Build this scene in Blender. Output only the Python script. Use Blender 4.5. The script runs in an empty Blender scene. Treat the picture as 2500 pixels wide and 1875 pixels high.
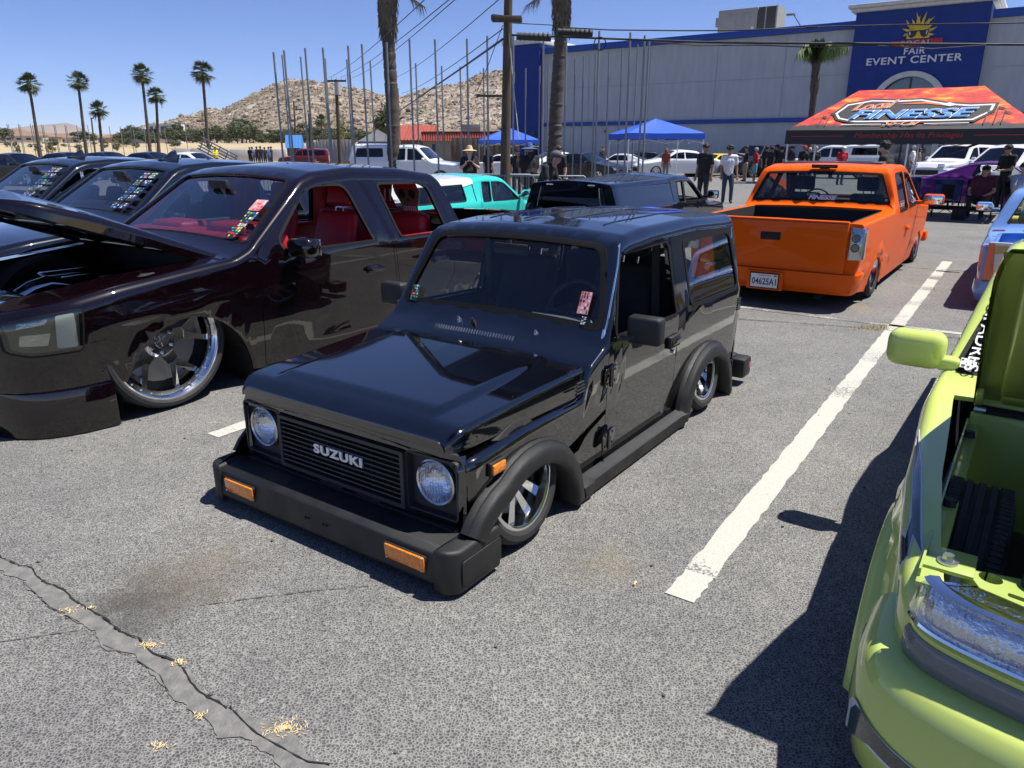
import bpy, bmesh, math, random
import numpy as np
from mathutils import Vector, Matrix, noise, geometry
rnd = random.Random(7)
PI = math.pi
R = math.radians
S = bpy.context.scene
COL = S.collection

# ------------------------------------------------------------------ camera
F_PX, HOR, CAM_H = 1800.0, 358.0, 1.72          # photograph px (2500 x 1875)
PITCH = math.atan((937.5 - HOR) / F_PX)
cam = bpy.data.cameras.new('camera')
cam.sensor_fit = 'HORIZONTAL'; cam.sensor_width = 36.0
cam.lens = 36.0 * F_PX / 2500.0
cam.clip_start = 0.05; cam.clip_end = 9000
camo = bpy.data.objects.new('camera', cam); COL.objects.link(camo)
camo.location = (0, 0, CAM_H); camo.rotation_euler = (PI / 2 - PITCH, 0, 0)
S.camera = camo
# ------------------------------------------------------------------ world, sun, exposure
SUN_EL = R(66)
wd = bpy.data.worlds.new('World'); S.world = wd; wd.use_nodes = True
nt = wd.node_tree; nt.nodes.clear()
sky = nt.nodes.new('ShaderNodeTexSky'); sky.sky_type = 'NISHITA'; sky.sun_disc = False
sky.sun_elevation = SUN_EL; sky.sun_rotation = R(90); sky.altitude = 450
sky.air_density = 0.7; sky.dust_density = 0.0; sky.ozone_density = 6.0
bg = nt.nodes.new('ShaderNodeBackground'); bg.inputs[1].default_value = 0.061
wo = nt.nodes.new('ShaderNodeOutputWorld')
wb = nt.nodes.new('ShaderNodeMix'); wb.data_type = 'RGBA'; wb.blend_type = 'MULTIPLY'; wb.inputs[0].default_value = 1.0
wb.inputs[7].default_value = (1.0, .965, 1.17, 1)      # camera white balance
nt.links.new(sky.outputs[0], wb.inputs[6]); nt.links.new(wb.outputs[2], bg.inputs[0]); nt.links.new(bg.outputs[0], wo.inputs[0])
sun = bpy.data.lights.new('sun', 'SUN'); sun.energy = 4.0; sun.angle = R(0.53); sun.color = (1, 0.955, 0.88)
suno = bpy.data.objects.new('sun', sun); COL.objects.link(suno); suno.location = (20, 0, 40)
sd = Vector((-math.cos(SUN_EL), 0.0, -math.sin(SUN_EL)))
suno.rotation_euler = sd.to_track_quat('-Z', 'Y').to_euler()
S.view_settings.view_transform = 'Standard'; S.view_settings.look = 'None'
S.view_settings.exposure = 1.0; S.view_settings.gamma = 1.0
S.render.engine = 'CYCLES'
S.cycles.max_bounces = 8; S.cycles.transparent_max_bounces = 24

# ------------------------------------------------------------------ frames
YAW = R(35)
LX = Vector((-math.sin(YAW), -math.cos(YAW), 0)); LY = Vector((math.cos(YAW), -math.sin(YAW), 0))
LO = Vector((0.048, 4.2848, 0))
def L(x, y, z=0.0):                      # parking lot frame -> world
    p = LO + LX * x + LY * y; p.z = z; return p
ROT_NEAR = math.atan2(LX.y, LX.x)        # nose towards the viewer's side of the lot
ROT_FAR = ROT_NEAR + PI
CP, SP = math.cos(PITCH), math.sin(PITCH)
def at(px, py, Y):                       # surveyed point: photograph direction at depth Y
    dx = (px - 1250.0) / F_PX; dy = -(py - 937.5) / F_PX
    d = Vector((dx, CP + dy * SP, -SP + dy * CP))
    return Vector((0, 0, CAM_H)) + d * (Y / d.y)
def gnd(px, py, z=0.0):
    dx = (px - 1250.0) / F_PX; dy = -(py - 937.5) / F_PX
    d = Vector((dx, CP + dy * SP, -SP + dy * CP))
    return Vector((0, 0, CAM_H)) + d * ((z - CAM_H) / d.z)

# ------------------------------------------------------------------ materials
MATS = {}
def nodes_of(m): return m.node_tree.nodes, m.node_tree.links
def mat(name, col=(.5, .5, .5), rough=.5, metal=0.0, coat=0.0, var=0.0, vscale=8.0, bump=0.0, bscale=60.0,
        spec=0.5, emit=None, trans=0.0, sheen=0.0, col2=None, detail=4.0, rvar=0.0, stretch=None, bdist=.01):
    if name in MATS: return MATS[name]
    m = bpy.data.materials.new(name); m.use_nodes = True
    N, K = nodes_of(m); b = N['Principled BSDF']
    b.inputs['Base Color'].default_value = (*col, 1); b.inputs['Roughness'].default_value = rough
    b.inputs['Metallic'].default_value = metal; b.inputs['Specular IOR Level'].default_value = spec
    if coat: b.inputs['Coat Weight'].default_value = coat; b.inputs['Coat Roughness'].default_value = 0.015
    if trans: b.inputs['Transmission Weight'].default_value = trans
    if sheen: b.inputs['Sheen Weight'].default_value = sheen
    if emit: b.inputs['Emission Color'].default_value = (*emit[:3], 1); b.inputs['Emission Strength'].default_value = emit[3]
    tc = None
    def coord():
        nonlocal tc
        if tc is None:
            t = N.new('ShaderNodeTexCoord'); tc = t.outputs['Object']
            if stretch:
                mp = N.new('ShaderNodeMapping'); mp.inputs['Scale'].default_value = stretch
                K.new(tc, mp.inputs[0]); tc = mp.outputs[0]
        return tc
    if var > 0 or col2:
        nz = N.new('ShaderNodeTexNoise'); nz.inputs['Scale'].default_value = vscale; nz.inputs['Detail'].default_value = detail
        K.new(coord(), nz.inputs['Vector'])
        rp = N.new('ShaderNodeValToRGB'); rp.color_ramp.elements[0].position = .3; rp.color_ramp.elements[1].position = .7
        if col2: c0, c1 = col, col2
        else: c0 = tuple(max(0, c * (1 - var)) for c in col); c1 = tuple(min(1, c * (1 + var)) for c in col)
        rp.color_ramp.elements[0].color = (*c0, 1); rp.color_ramp.elements[1].color = (*c1, 1)
        K.new(nz.outputs['Fac'], rp.inputs[0]); K.new(rp.outputs[0], b.inputs['Base Color'])
    if rvar > 0:
        n2 = N.new('ShaderNodeTexNoise'); n2.inputs['Scale'].default_value = vscale * .7; n2.inputs['Detail'].default_value = 6
        K.new(coord(), n2.inputs['Vector'])
        mr = N.new('ShaderNodeMapRange'); mr.inputs['From Min'].default_value = .35; mr.inputs['From Max'].default_value = .7
        mr.inputs['To Min'].default_value = rough; mr.inputs['To Max'].default_value = min(1, rough + rvar)
        K.new(n2.outputs['Fac'], mr.inputs[0]); K.new(mr.outputs[0], b.inputs['Roughness'])
    if bump > 0:
        n3 = N.new('ShaderNodeTexNoise'); n3.inputs['Scale'].default_value = bscale; n3.inputs['Detail'].default_value = 3
        K.new(coord(), n3.inputs['Vector'])
        bp = N.new('ShaderNodeBump'); bp.inputs['Strength'].default_value = bump; bp.inputs['Distance'].default_value = bdist
        K.new(n3.outputs['Fac'], bp.inputs['Height']); K.new(bp.outputs[0], b.inputs['Normal'])
    MATS[name] = m; return m

def glass(name, tint=(.8, .85, .85), refl=1.0, rough=0.0):
    if name in MATS: return MATS[name]
    m = bpy.data.materials.new(name); m.use_nodes = True
    N, K = nodes_of(m); N.remove(N['Principled BSDF'])
    out = N['Material Output']
    tr = N.new('ShaderNodeBsdfTransparent'); tr.inputs[0].default_value = (*tint, 1)
    gl = N.new('ShaderNodeBsdfGlossy'); gl.inputs['Roughness'].default_value = rough
    fr = N.new('ShaderNodeFresnel'); ge = N.new('ShaderNodeNewGeometry'); mr = N.new('ShaderNodeMapRange')      # same reflectance on both faces of the thin pane
    mr.inputs['To Min'].default_value = 1.52; mr.inputs['To Max'].default_value = 1 / 1.52; K.new(ge.outputs['Backfacing'], mr.inputs[0]); K.new(mr.outputs[0], fr.inputs[0])
    ml = N.new('ShaderNodeMath'); ml.operation = 'MULTIPLY'; ml.inputs[1].default_value = 1.7 * refl; ml.use_clamp = True
    mx = N.new('ShaderNodeMixShader')
    K.new(fr.outputs[0], ml.inputs[0]); K.new(ml.outputs[0], mx.inputs[0])
    K.new(tr.outputs[0], mx.inputs[1]); K.new(gl.outputs[0], mx.inputs[2]); K.new(mx.outputs[0], out.inputs[0])
    MATS[name] = m; return m

def paint(name, col, flake=None, rough=.28, metal=0.0, coat=1.0, peel=.015, ior=1.55):
    """clear-coated car paint with a little orange peel and dust"""
    if name in MATS: return MATS[name]
    m = mat(name, col, rough=rough, metal=metal, coat=coat, spec=.05)
    nodes_of(m)[0]['Principled BSDF'].inputs['Coat IOR'].default_value = ior
    N, K = nodes_of(m); b = N['Principled BSDF']
    t = N.new('ShaderNodeTexCoord')
    nz = N.new('ShaderNodeTexNoise'); nz.inputs['Scale'].default_value = 3; nz.inputs['Detail'].default_value = 8; nz.inputs['Roughness'].default_value = .7
    K.new(t.outputs['Object'], nz.inputs['Vector'])
    mr = N.new('ShaderNodeMapRange'); mr.inputs['From Min'].default_value = .4; mr.inputs['From Max'].default_value = .75
    mr.inputs['To Min'].default_value = .008; mr.inputs['To Max'].default_value = .035
    K.new(nz.outputs['Fac'], mr.inputs[0]); K.new(mr.outputs[0], b.inputs['Coat Roughness'])
    if flake:
        v = N.new('ShaderNodeTexVoronoi'); v.inputs['Scale'].default_value = 900
        K.new(t.outputs['Object'], v.inputs['Vector'])
        sp = N.new('ShaderNodeSeparateColor'); K.new(v.outputs['Color'], sp.inputs[0])
        r = N.new('ShaderNodeValToRGB'); r.color_ramp.elements[0].position = .955; r.color_ramp.elements[1].position = .985
        r.color_ramp.elements[0].color = (*col, 1); r.color_ramp.elements[1].color = (*flake, 1)
        K.new(sp.outputs[0], r.inputs[0]); K.new(r.outputs[0], b.inputs['Base Color'])
    if peel:
        n3 = N.new('ShaderNodeTexNoise'); n3.inputs['Scale'].default_value = 140; n3.inputs['Detail'].default_value = 1
        K.new(t.outputs['Object'], n3.inputs['Vector'])
        bp = N.new('ShaderNodeBump'); bp.inputs['Strength'].default_value = peel; bp.inputs['Distance'].default_value = .002
        K.new(n3.outputs['Fac'], bp.inputs['Height']); K.new(bp.outputs[0], b.inputs['Coat Normal'])
    return m

RUBBER = mat('tyre_rubber', (.018, .018, .019), .75, var=.3, vscale=30, bump=.2, bscale=200)
CHROME = mat('chrome', (.82, .83, .85), .06, 1.0, rvar=.1, vscale=14)
ALU = mat('brushed_aluminium', (.62, .63, .65), .22, 1.0, rvar=.12)
STEEL = mat('galvanised_steel', (.20, .215, .225), .5, .4, var=.2, vscale=5)
TRIM = mat('black_plastic_trim', (.011, .011, .012), .55, bump=.25, bscale=350, rvar=.2, vscale=20, var=.15)
FLARE = mat('textured_black_plastic', (.0105, .011, .012), .42, bump=.25, bscale=500, rvar=.22, vscale=9, var=.2)
BLACK = mat('matt_black', (.008, .008, .008), .8)
DARKINT = mat('black_cloth_interior', (.014, .014, .015), .85, bump=.3, bscale=180, var=.2, vscale=15)
SEAL = mat('window_rubber', (.004, .004, .004), .65, spec=.3)
GLASS = glass('clear_car_glass', (.86, .91, .90), 1.0)
TINT = glass('tinted_car_glass', (.08, .09, .1), 1.1)
MIDT = glass('lightly_tinted_glass', (.42, .48, .52), 1.0)
MIRR = mat('mirror_glass', (.9, .9, .92), .01, 1.0)
AMBER = mat('amber_lens', (.85, .22, .01), .15, coat=1, bump=.5, bscale=130, var=.25, vscale=60)
REDL = mat('red_lens', (.45, .01, .012), .15, coat=1, bump=.4, bscale=130)
LENS = glass('clear_lens', (.86, .89, .92), 1.6, .02)
REFL = mat('lamp_reflector', (.78, .8, .84), .12, 1.0, bump=.7, bscale=35)
WHITE = mat('white_print', (.78, .78, .78), .4)

# ------------------------------------------------------------------ object helpers
def obj(name, me, m=None, parent=None, loc=None, rot=None):
    if isinstance(me, bpy.types.Mesh):
        me.name = name
        if m is not None and len(me.materials) == 0: me.materials.append(m)
    o = bpy.data.objects.new(name, me); COL.objects.link(o)
    if parent is not None: o.parent = parent
    if loc is not None: o.location = loc
    if rot is not None: o.rotation_euler = rot
    return o
def tag(o, label, cat, group=None):
    o['label'] = label; o['category'] = cat
    if group: o['group'] = group
    return o
def struct(o): o['kind'] = 'structure'; return o
def stuff(o): o['kind'] = 'stuff'; return o
def empty(name, label, cat, loc=(0, 0, 0), rotz=0.0, group=None):
    o = bpy.data.objects.new(name, None); COL.objects.link(o); o.empty_display_size = .2
    o.location = loc; o.rotation_euler = (0, 0, rotz)
    return tag(o, label, cat, group)
def copy_tree(o, parent=None):
    c = o.copy(); COL.objects.link(c); c.parent = parent
    for ch in list(o.children): copy_tree(ch, c)
    return c

class MB:
    """collects simple solids into one mesh"""
    def __init__(s): s.V = []; s.F = []; s.M = []; s.mats = []
    def _mi(s, m):
        if m is None: return 0
        if m not in s.mats: s.mats.append(m)
        return s.mats.index(m)
    def add(s, V, F, m=None):
        n = len(s.V); s.V += [tuple(v) for v in V]; i = s._mi(m)
        for f in F: s.F.append(tuple(k + n for k in f)); s.M.append(i)
        return s
    def box(s, c, d, m=None, rot=None, bev=0.0, seg=2, taper=None):
        x, y, z = d[0] / 2, d[1] / 2, d[2] / 2
        t = taper or (1, 1)
        V = [(-x, -y, -z), (x, -y, -z), (x, y, -z), (-x, y, -z), (-x * t[0], -y * t[1], z), (x * t[0], -y * t[1], z), (x * t[0], y * t[1], z), (-x * t[0], y * t[1], z)]
        F = [(0, 3, 2, 1), (4, 5, 6, 7), (0, 1, 5, 4), (1, 2, 6, 5), (2, 3, 7, 6), (3, 0, 4, 7)]
        if bev > 0:
            bm = bmesh.new(); vs = [bm.verts.new(v) for v in V]
            for f in F: bm.faces.new([vs[k] for k in f])
            bmesh.ops.bevel(bm, geom=bm.edges[:] , offset=bev, segments=seg, profile=.5, affect='EDGES')
            bm.verts.index_update()
            V = [v.co.copy() for v in bm.verts]; F = [[v.index for v in f.verts] for f in bm.faces]; bm.free()
        Mx = Matrix.Translation(Vector(c)) @ (rot.to_4x4() if rot is not None else Matrix())
        return s.add([Mx @ Vector(v) for v in V], F, m)
    def cyl(s, a, b, r0, r1=None, n=12, m=None, caps=True):
        a, b = Vector(a), Vector(b); r1 = r0 if r1 is None else r1
        d = (b - a).normalized(); u = d.orthogonal().normalized(); w = d.cross(u)
        V = []; F = []
        for k in range(n):
            t = 2 * PI * k / n; q = u * math.cos(t) + w * math.sin(t)
            V.append(a + q * r0); V.append(b + q * r1)
        for k in range(n):
            j = (k + 1) % n; F.append((2 * k, 2 * j, 2 * j + 1, 2 * k + 1))
        if caps: F.append([2 * k for k in range(n)][::-1]); F.append([2 * k + 1 for k in range(n)])
        return s.add(V, F, m)
    def tube(s, P, r, n=8, m=None, closed=False, caps=True):
        P = [Vector(p) for p in P]; rr = r if isinstance(r, (list, tuple)) else [r] * len(P)
        V = []; F = []; up = None; c = len(P)
        for i, p in enumerate(P):
            a = P[(i - 1) % c] if (i > 0 or closed) else p; b = P[(i + 1) % c] if (i < c - 1 or closed) else p
            d = (b - a).normalized()
            u = d.orthogonal().normalized() if up is None else (up - d * up.dot(d)).normalized()
            up = u; w = d.cross(u)
            for k in range(n):
                t = 2 * PI * k / n; V.append(p + (u * math.cos(t) + w * math.sin(t)) * rr[i])
        for i in range(c if closed else c - 1):
            j = (i + 1) % c
            for k in range(n):
                l = (k + 1) % n; F.append((i * n + k, i * n + l, j * n + l, j * n + k))
        if caps and not closed: F.append(list(range(n))[::-1]); F.append([(c - 1) * n + k for k in range(n)])
        return s.add(V, F, m)
    def lathe(s, prof, n=32, axis='y', c=(0, 0, 0), m=None, closed=False):
        """prof = (radius, along) pairs"""
        V = []; F = []; c = Vector(c); k = len(prof)
        for i in range(n):
            t = 2 * PI * i / n; ct, st = math.cos(t), math.sin(t)
            for r, h in prof:
                if axis == 'y': V.append(c + Vector((r * ct, h, r * st)))
                elif axis == 'x': V.append(c + Vector((h, r * ct, r * st)))
                else: V.append(c + Vector((r * ct, r * st, h)))
        for i in range(n):
            j = (i + 1) % n
            for q in range(k if closed else k - 1):
                p = (q + 1) % k; F.append((i * k + q, i * k + p, j * k + p, j * k + q))
        return s.add(V, F, m)
    def prism(s, poly, h0, h1, fn=None, m=None):
        """polygon (a,b) extruded from h0 to h1; fn(a,b,h)->xyz"""
        fn = fn or (lambda a, b, h: (a, b, h)); n = len(poly)
        V = [fn(a, b, h0) for a, b in poly] + [fn(a, b, h1) for a, b in poly]
        tri = geometry.tessellate_polygon([[Vector((a, b, 0)) for a, b in poly]])
        F = [tuple(t)[::-1] for t in tri] + [tuple(i + n for i in t) for t in tri]
        F += [(i, (i + 1) % n, (i + 1) % n + n, i + n) for i in range(n)]
        return s.add(V, F, m)
    def sphere(s, c, r, m=None, n=14, k=8, rot=None):
        r = r if isinstance(r, (tuple, list)) else (r, r, r); V = []; F = []
        Mx = rot or Matrix.Identity(3)
        for j in range(k + 1):
            ph = PI * j / k
            for i in range(n):
                t = 2 * PI * i / n
                V.append(Vector(c) + Mx @ Vector((r[0] * math.sin(ph) * math.cos(t), r[1] * math.sin(ph) * math.sin(t), r[2] * math.cos(ph))))
        for j in range(k):
            for i in range(n):
                l = (i + 1) % n
                if j == 0: F.append((i, (j + 1) * n + i, (j + 1) * n + l))
                elif j == k - 1: F.append((j * n + i, (j + 1) * n + i, j * n + l))
                else: F.append((j * n + i, (j + 1) * n + i, (j + 1) * n + l, j * n + l))
        return s.add(V, F, m)
    def mesh(s, name, m=None, smooth=35):
        me = bpy.data.meshes.new(name); me.from_pydata(s.V, [], s.F)
        for q in (s.mats or ([m] if m else [])): me.materials.append(q)
        if len(s.mats) > 1: me.polygons.foreach_set('material_index', s.M)
        bm = bmesh.new(); bm.from_mesh(me); bmesh.ops.recalc_face_normals(bm, faces=bm.faces[:]); bm.to_mesh(me); bm.free()
        if smooth:
            me.polygons.foreach_set('use_smooth', [True] * len(me.polygons)); me.set_sharp_from_angle(angle=R(smooth))
        me.update(); return me
    def build(s, name, m=None, parent=None, smooth=35, loc=None, rot=None):
        return obj(name, s.mesh(name, m, smooth), m, parent, loc, rot)

# ------------------------------------------------------------------ sheets: panels cut out of a smooth surface
def pip(P, poly):
    x, y = P[:, 0], P[:, 1]; r = np.zeros(len(P), bool); n = len(poly); j = n - 1
    for i in range(n):
        xi, yi = poly[i]; xj, yj = poly[j]
        if yi != yj:
            c = ((yi > y) != (yj > y)) & (x < (xj - xi) * (y - yi) / (yj - yi) + xi); r ^= c
        j = i
    return r
def rpoly(P, r, n=4):
    """round the corners of a polygon; r number or list"""
    out = []; c = len(P)
    for i, p in enumerate(P):
        rr = r[i] if isinstance(r, (list, tuple)) else r
        p = Vector(p[:2]); a = Vector(P[i - 1][:2]) - p; b = Vector(P[(i + 1) % c][:2]) - p
        la, lb = a.length, b.length
        if rr <= 0 or la < 1e-6 or lb < 1e-6: out.append(tuple(p)); continue
        d = min(rr, la * .48, lb * .48); A = p + a / la * d; B = p + b / lb * d
        for k in range(n + 1):
            t = k / n; q = A * (1 - t) ** 2 + p * 2 * t * (1 - t) + B * t * t; out.append((q.x, q.y))
    return out
def inset(P, d):
    """polygon moved inwards by d (outwards when negative)"""
    n = len(P); A = sum(P[i][0] * P[(i + 1) % n][1] - P[(i + 1) % n][0] * P[i][1] for i in range(n))
    sg = 1 if A > 0 else -1; out = []
    for i in range(n):
        p0, p1, p2 = Vector(P[i - 1][:2]), Vector(P[i][:2]), Vector(P[(i + 1) % n][:2])
        a = (p1 - p0); b = (p2 - p1)
        if a.length < 1e-9 or b.length < 1e-9: out.append(tuple(p1)); continue
        a.normalize(); b.normalize()
        na = Vector((-a.y, a.x)) * sg; nb = Vector((-b.y, b.x)) * sg; m = na + nb
        if m.length < 1e-6: m = na
        m.normalize(); k = d / max(.35, m.dot(na)); out.append((p1.x + m.x * k, p1.y + m.y * k))
    return out
def dense(P, step):
    out = []; n = len(P)
    for i in range(n):
        a, b = P[i], P[(i + 1) % n]; l = math.hypot(b[0] - a[0], b[1] - a[1]); k = max(1, int(l / step))
        for q in range(k): out.append((a[0] + (b[0] - a[0]) * q / k, a[1] + (b[1] - a[1]) * q / k))
    return out
def sheet(outer, holes, fn, us, vs, t=0.0, off=0.0, mirror=False, step=.06, flip=False, both=False, edge_skip=None):
    """triangulated panel; fn(u,v arrays)->(N,3).  t = edge depth inwards.  returns mesh with analytic normals"""
    outer = dense(outer, step); holes = [dense(h, step) for h in holes]
    pts = []; ed = []
    for poly in [outer] + holes:
        b = len(pts); pts += [Vector((p[0], p[1])) for p in poly]; ed += [(b + i, b + (i + 1) % len(poly)) for i in range(len(poly))]
    G = np.array([(u, v) for u in us for v in vs], float) if len(us) and len(vs) else np.zeros((0, 2))
    if len(G):
        k = pip(G, outer)
        for h in holes: k &= ~pip(G, h)
        pts += [Vector((p[0], p[1])) for p in G[k]]
    v2, e2, f2, *_ = geometry.delaunay_2d_cdt(pts, ed, [], 0, 1e-5)
    UV = np.array([(v.x, v.y) for v in v2]); T = np.array(f2, int)
    cen = UV[T].mean(1); k = pip(cen, outer)
    for h in holes: k &= ~pip(cen, h)
    a = UV[T]; ar = np.abs((a[:, 1, 0] - a[:, 0, 0]) * (a[:, 2, 1] - a[:, 0, 1]) - (a[:, 2, 0] - a[:, 0, 0]) * (a[:, 1, 1] - a[:, 0, 1]))
    T = T[k & (ar > 1e-9)]
    if len(T) > 200:                     # drop slivers cut loose by overlapping holes
        par = list(range(len(UV)))
        def fd(i):
            while par[i] != i: par[i] = par[par[i]]; i = par[i]
            return i
        for a_, b_, c_ in T.tolist(): ra = fd(a_); par[fd(b_)] = ra; par[fd(c_)] = ra
        rt = np.array([fd(i) for i in T[:, 0].tolist()]); un, ct = np.unique(rt, return_counts=True); T = T[np.isin(rt, un[ct >= 12])]
    us_, T = np.unique(T, return_inverse=True); T = T.reshape(-1, 3); UV = UV[us_]
    u, v = UV[:, 0], UV[:, 1]; e = 2e-3
    P = fn(u, v); du = fn(u + e, v) - fn(u - e, v); dv = fn(u, v + e) - fn(u, v - e)
    N = np.cross(du, dv); N /= np.maximum(1e-12, np.linalg.norm(N, axis=1))[:, None]
    a = UV[T]; sg = (a[:, 1, 0] - a[:, 0, 0]) * (a[:, 2, 1] - a[:, 0, 1]) - (a[:, 2, 0] - a[:, 0, 0]) * (a[:, 1, 1] - a[:, 0, 1])
    T[sg < 0] = T[sg < 0][:, ::-1]
    if flip: N = -N; T = T[:, ::-1]
    P = P + N * off
    V = [tuple(p) for p in P]; F = [tuple(int(i) for i in q) for q in T]; LN = [tuple(N[i]) for f in F for i in f]
    if t > 0 or both:
        cnt = {}
        for f in F:
            for i in range(3):
                a_, b_ = f[i], f[(i + 1) % 3]; cnt[(a_, b_)] = 1
        be = [q for q in cnt if (q[1], q[0]) not in cnt]
        if edge_skip is not None: be = [q for q in be if not (edge_skip(UV[q[0]]) and edge_skip(UV[q[1]]))]
        Q = P - N * t
        for a_, b_ in be:
            n0 = len(V); A, B = P[a_], P[b_]; C_, D = Q[b_], Q[a_]
            V += [tuple(A), tuple(D), tuple(C_), tuple(B)]
            F.append((n0, n0 + 1, n0 + 2, n0 + 3))
            nn = np.cross(D - A, C_ - A); nn = nn / max(1e-12, np.linalg.norm(nn)); LN += [tuple(nn)] * 4
        if both:
            n0 = len(V); V += [tuple(p) for p in Q]
            for f in T:
                g = (int(f[2]) + n0, int(f[1]) + n0, int(f[0]) + n0); F.append(g); LN += [tuple(-N[i - n0]) for i in g]
    if mirror:
        n0 = len(V); V += [(x, -y, z) for x, y, z in V]
        k = 0; F2 = []; LN2 = []
        for f in F:
            F2.append(tuple(i + n0 for i in f[::-1])); ln = LN[k:k + len(f)][::-1]; k += len(f)
            LN2 += [(a_, -b_, c_) for a_, b_, c_ in ln]
        F += F2; LN += LN2
    me = bpy.data.meshes.new('panel'); me.from_pydata(V, [], F)
    me.polygons.foreach_set('use_smooth', [True] * len(me.polygons))
    me.normals_split_custom_set(LN); me.update()
    return me
def rng(a, b, step): n = max(2, int(abs(b - a) / step) + 1); return list(np.linspace(a, b, n))
def curve(pts, smooth=0.0):
    """piecewise linear function smoothed over +-smooth"""
    xs = np.array([p[0] for p in pts], float); ys = np.array([p[1] for p in pts], float)
    o = np.argsort(xs, kind='stable'); xs, ys = xs[o], ys[o]
    if smooth <= 0: return lambda x: np.interp(x, xs, ys)
    st = smooth / 6; X = np.arange(xs[0] - smooth * 3, xs[-1] + smooth * 3, st); Yv = np.interp(X, xs, ys)
    # extend linearly past the ends so smoothing keeps the slope
    m0 = (ys[1] - ys[0]) / max(1e-9, xs[1] - xs[0]); m1 = (ys[-1] - ys[-2]) / max(1e-9, xs[-1] - xs[-2])
    Yv = np.where(X < xs[0], ys[0] + (X - xs[0]) * m0, Yv); Yv = np.where(X > xs[-1], ys[-1] + (X - xs[-1]) * m1, Yv)
    k = np.exp(-.5 * (np.arange(-12, 13) / 5.0) ** 2); k /= k.sum()
    Yp = np.pad(Yv, 12, mode='edge'); Ys = np.convolve(Yp, k, 'valid')
    return lambda x: np.interp(x, X, Ys)

class Loft:
    """car skin: section (side - rounded shoulder - top) carried along x"""
    K = .8
    def __init__(s, top, half, bot, belt, tumble=.2, under=.08, r=.08, crown=.03, tsm=.04, wsm=.06, crease=None):
        s.zt = curve(top, tsm); s.w = curve(half, wsm); s.zb = curve(bot, .05) if isinstance(bot, (list, tuple)) else (lambda x: np.full_like(np.asarray(x, float), bot))
        s.belt = curve(belt, .1) if isinstance(belt, (list, tuple)) else (lambda x: np.full_like(np.asarray(x, float), belt))
        s.tumble, s.under, s.crown = tumble, under, crown
        s.r = curve(r, .1) if isinstance(r, (list, tuple)) else (lambda x: np.full_like(np.asarray(x, float), r))
        s.crease = crease
    def side(s, x, z):
        w, b, zb = s.w(x), s.belt(x), s.zb(x)
        lo = np.clip((b - z) / np.maximum(.05, b - zb), 0, 1.5); hi = np.maximum(0, z - b)
        y = w - s.under * lo ** 2.2 - s.tumble * hi * np.minimum(1, hi / .08)
        if s.crease: y = y + s.crease(x, z)
        return y
    def zs(s, x):
        zt, zb = s.zt(x), s.zb(x); r = np.minimum(s.r(x), .4 * (zt - zb)); return zt - s.crown - r, r
    def P(s, x, q):
        q = q / s.K; zs, r = s.zs(x); zb = s.zb(x); ys = s.side(x, zs)
        a = np.clip(q, -.2, 1); t = np.clip(q - 1, 0, 1) * PI / 2; c = np.clip(q - 2, 0, 1.2)
        z1 = zb + a * (zs - zb); y = np.where(q <= 1, s.side(x, z1), ys - r * (1 - np.cos(t)))
        z = np.where(q <= 1, z1, zs + r * np.sin(t))
        yt = ys - r; f = 1 - c
        y = np.where(q > 2, yt * f, y); z = np.where(q > 2, zs + r + s.crown * (1 - f * f), z)
        return np.stack([x, y, z], 1)
    def sz(s, poly):
        """side polygon (x,z) -> (x,q)"""
        P = np.array(dense(poly, .04)); zs, r = s.zs(P[:, 0]); zb = s.zb(P[:, 0]); return [(float(x), float(q)) for x, q in zip(P[:, 0], (P[:, 1] - zb) / (zs - zb) * s.K)]
    def sy(s, poly):
        """top polygon (x, fraction of half width, 0 = centre) -> (x,q)"""
        return [(x, (3 - f) * s.K) for x, f in poly]
    def q(s, v): return v * s.K
    GV = [.0, .12, .24, .36, .48, .6, .72, .84, .95, 1.0, 1.15, 1.3, 1.45, 1.6, 1.75, 1.9, 2.0, 2.15, 2.4, 2.7, 2.95]
    def make(s, outer, holes, dx=.06, t=.012, off=0, mirror=True, both=False, gv=None):
        xs = [p[0] for p in outer]
        return sheet(outer, holes, s.P, rng(min(xs), max(xs), dx), [g * s.K for g in (gv or s.GV)], t=t, off=off, mirror=mirror, flip=True, both=both,
                     edge_skip=lambda p: p[1] > 2.98 * s.K, step=dx)
    def one(s, outer, holes=(), side=1, dx=.06, t=.012, off=0, both=False, gv=None):
        """panel on one side only (side +1 = left, -1 = right)"""
        me = s.make(outer, list(holes), dx, t, off, False, both, gv)
        return me if side > 0 else flip_y(me)
def flip_y(me):
    V = [(v.co.x, -v.co.y, v.co.z) for v in me.vertices]; F = []; LN = []
    ln = [tuple(c.vector) for c in me.corner_normals]
    for p in me.polygons:
        li = list(p.loop_indices)[::-1]; F.append([me.loops[i].vertex_index for i in li]); LN += [(ln[i][0], -ln[i][1], ln[i][2]) for i in li]
    m2 = bpy.data.meshes.new('panel'); m2.from_pydata(V, [], F); m2.polygons.foreach_set('use_smooth', [True] * len(m2.polygons))
    m2.normals_split_custom_set(LN); m2.update(); bpy.data.meshes.remove(me); return m2
def arc(cx, cz, r, a0, a1, n=16, rz=None):
    rz = rz or r
    return [(cx + r * math.cos(R(a0 + (a1 - a0) * i / n)), cz + rz * math.sin(R(a0 + (a1 - a0) * i / n))) for i in range(n + 1)]

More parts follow.
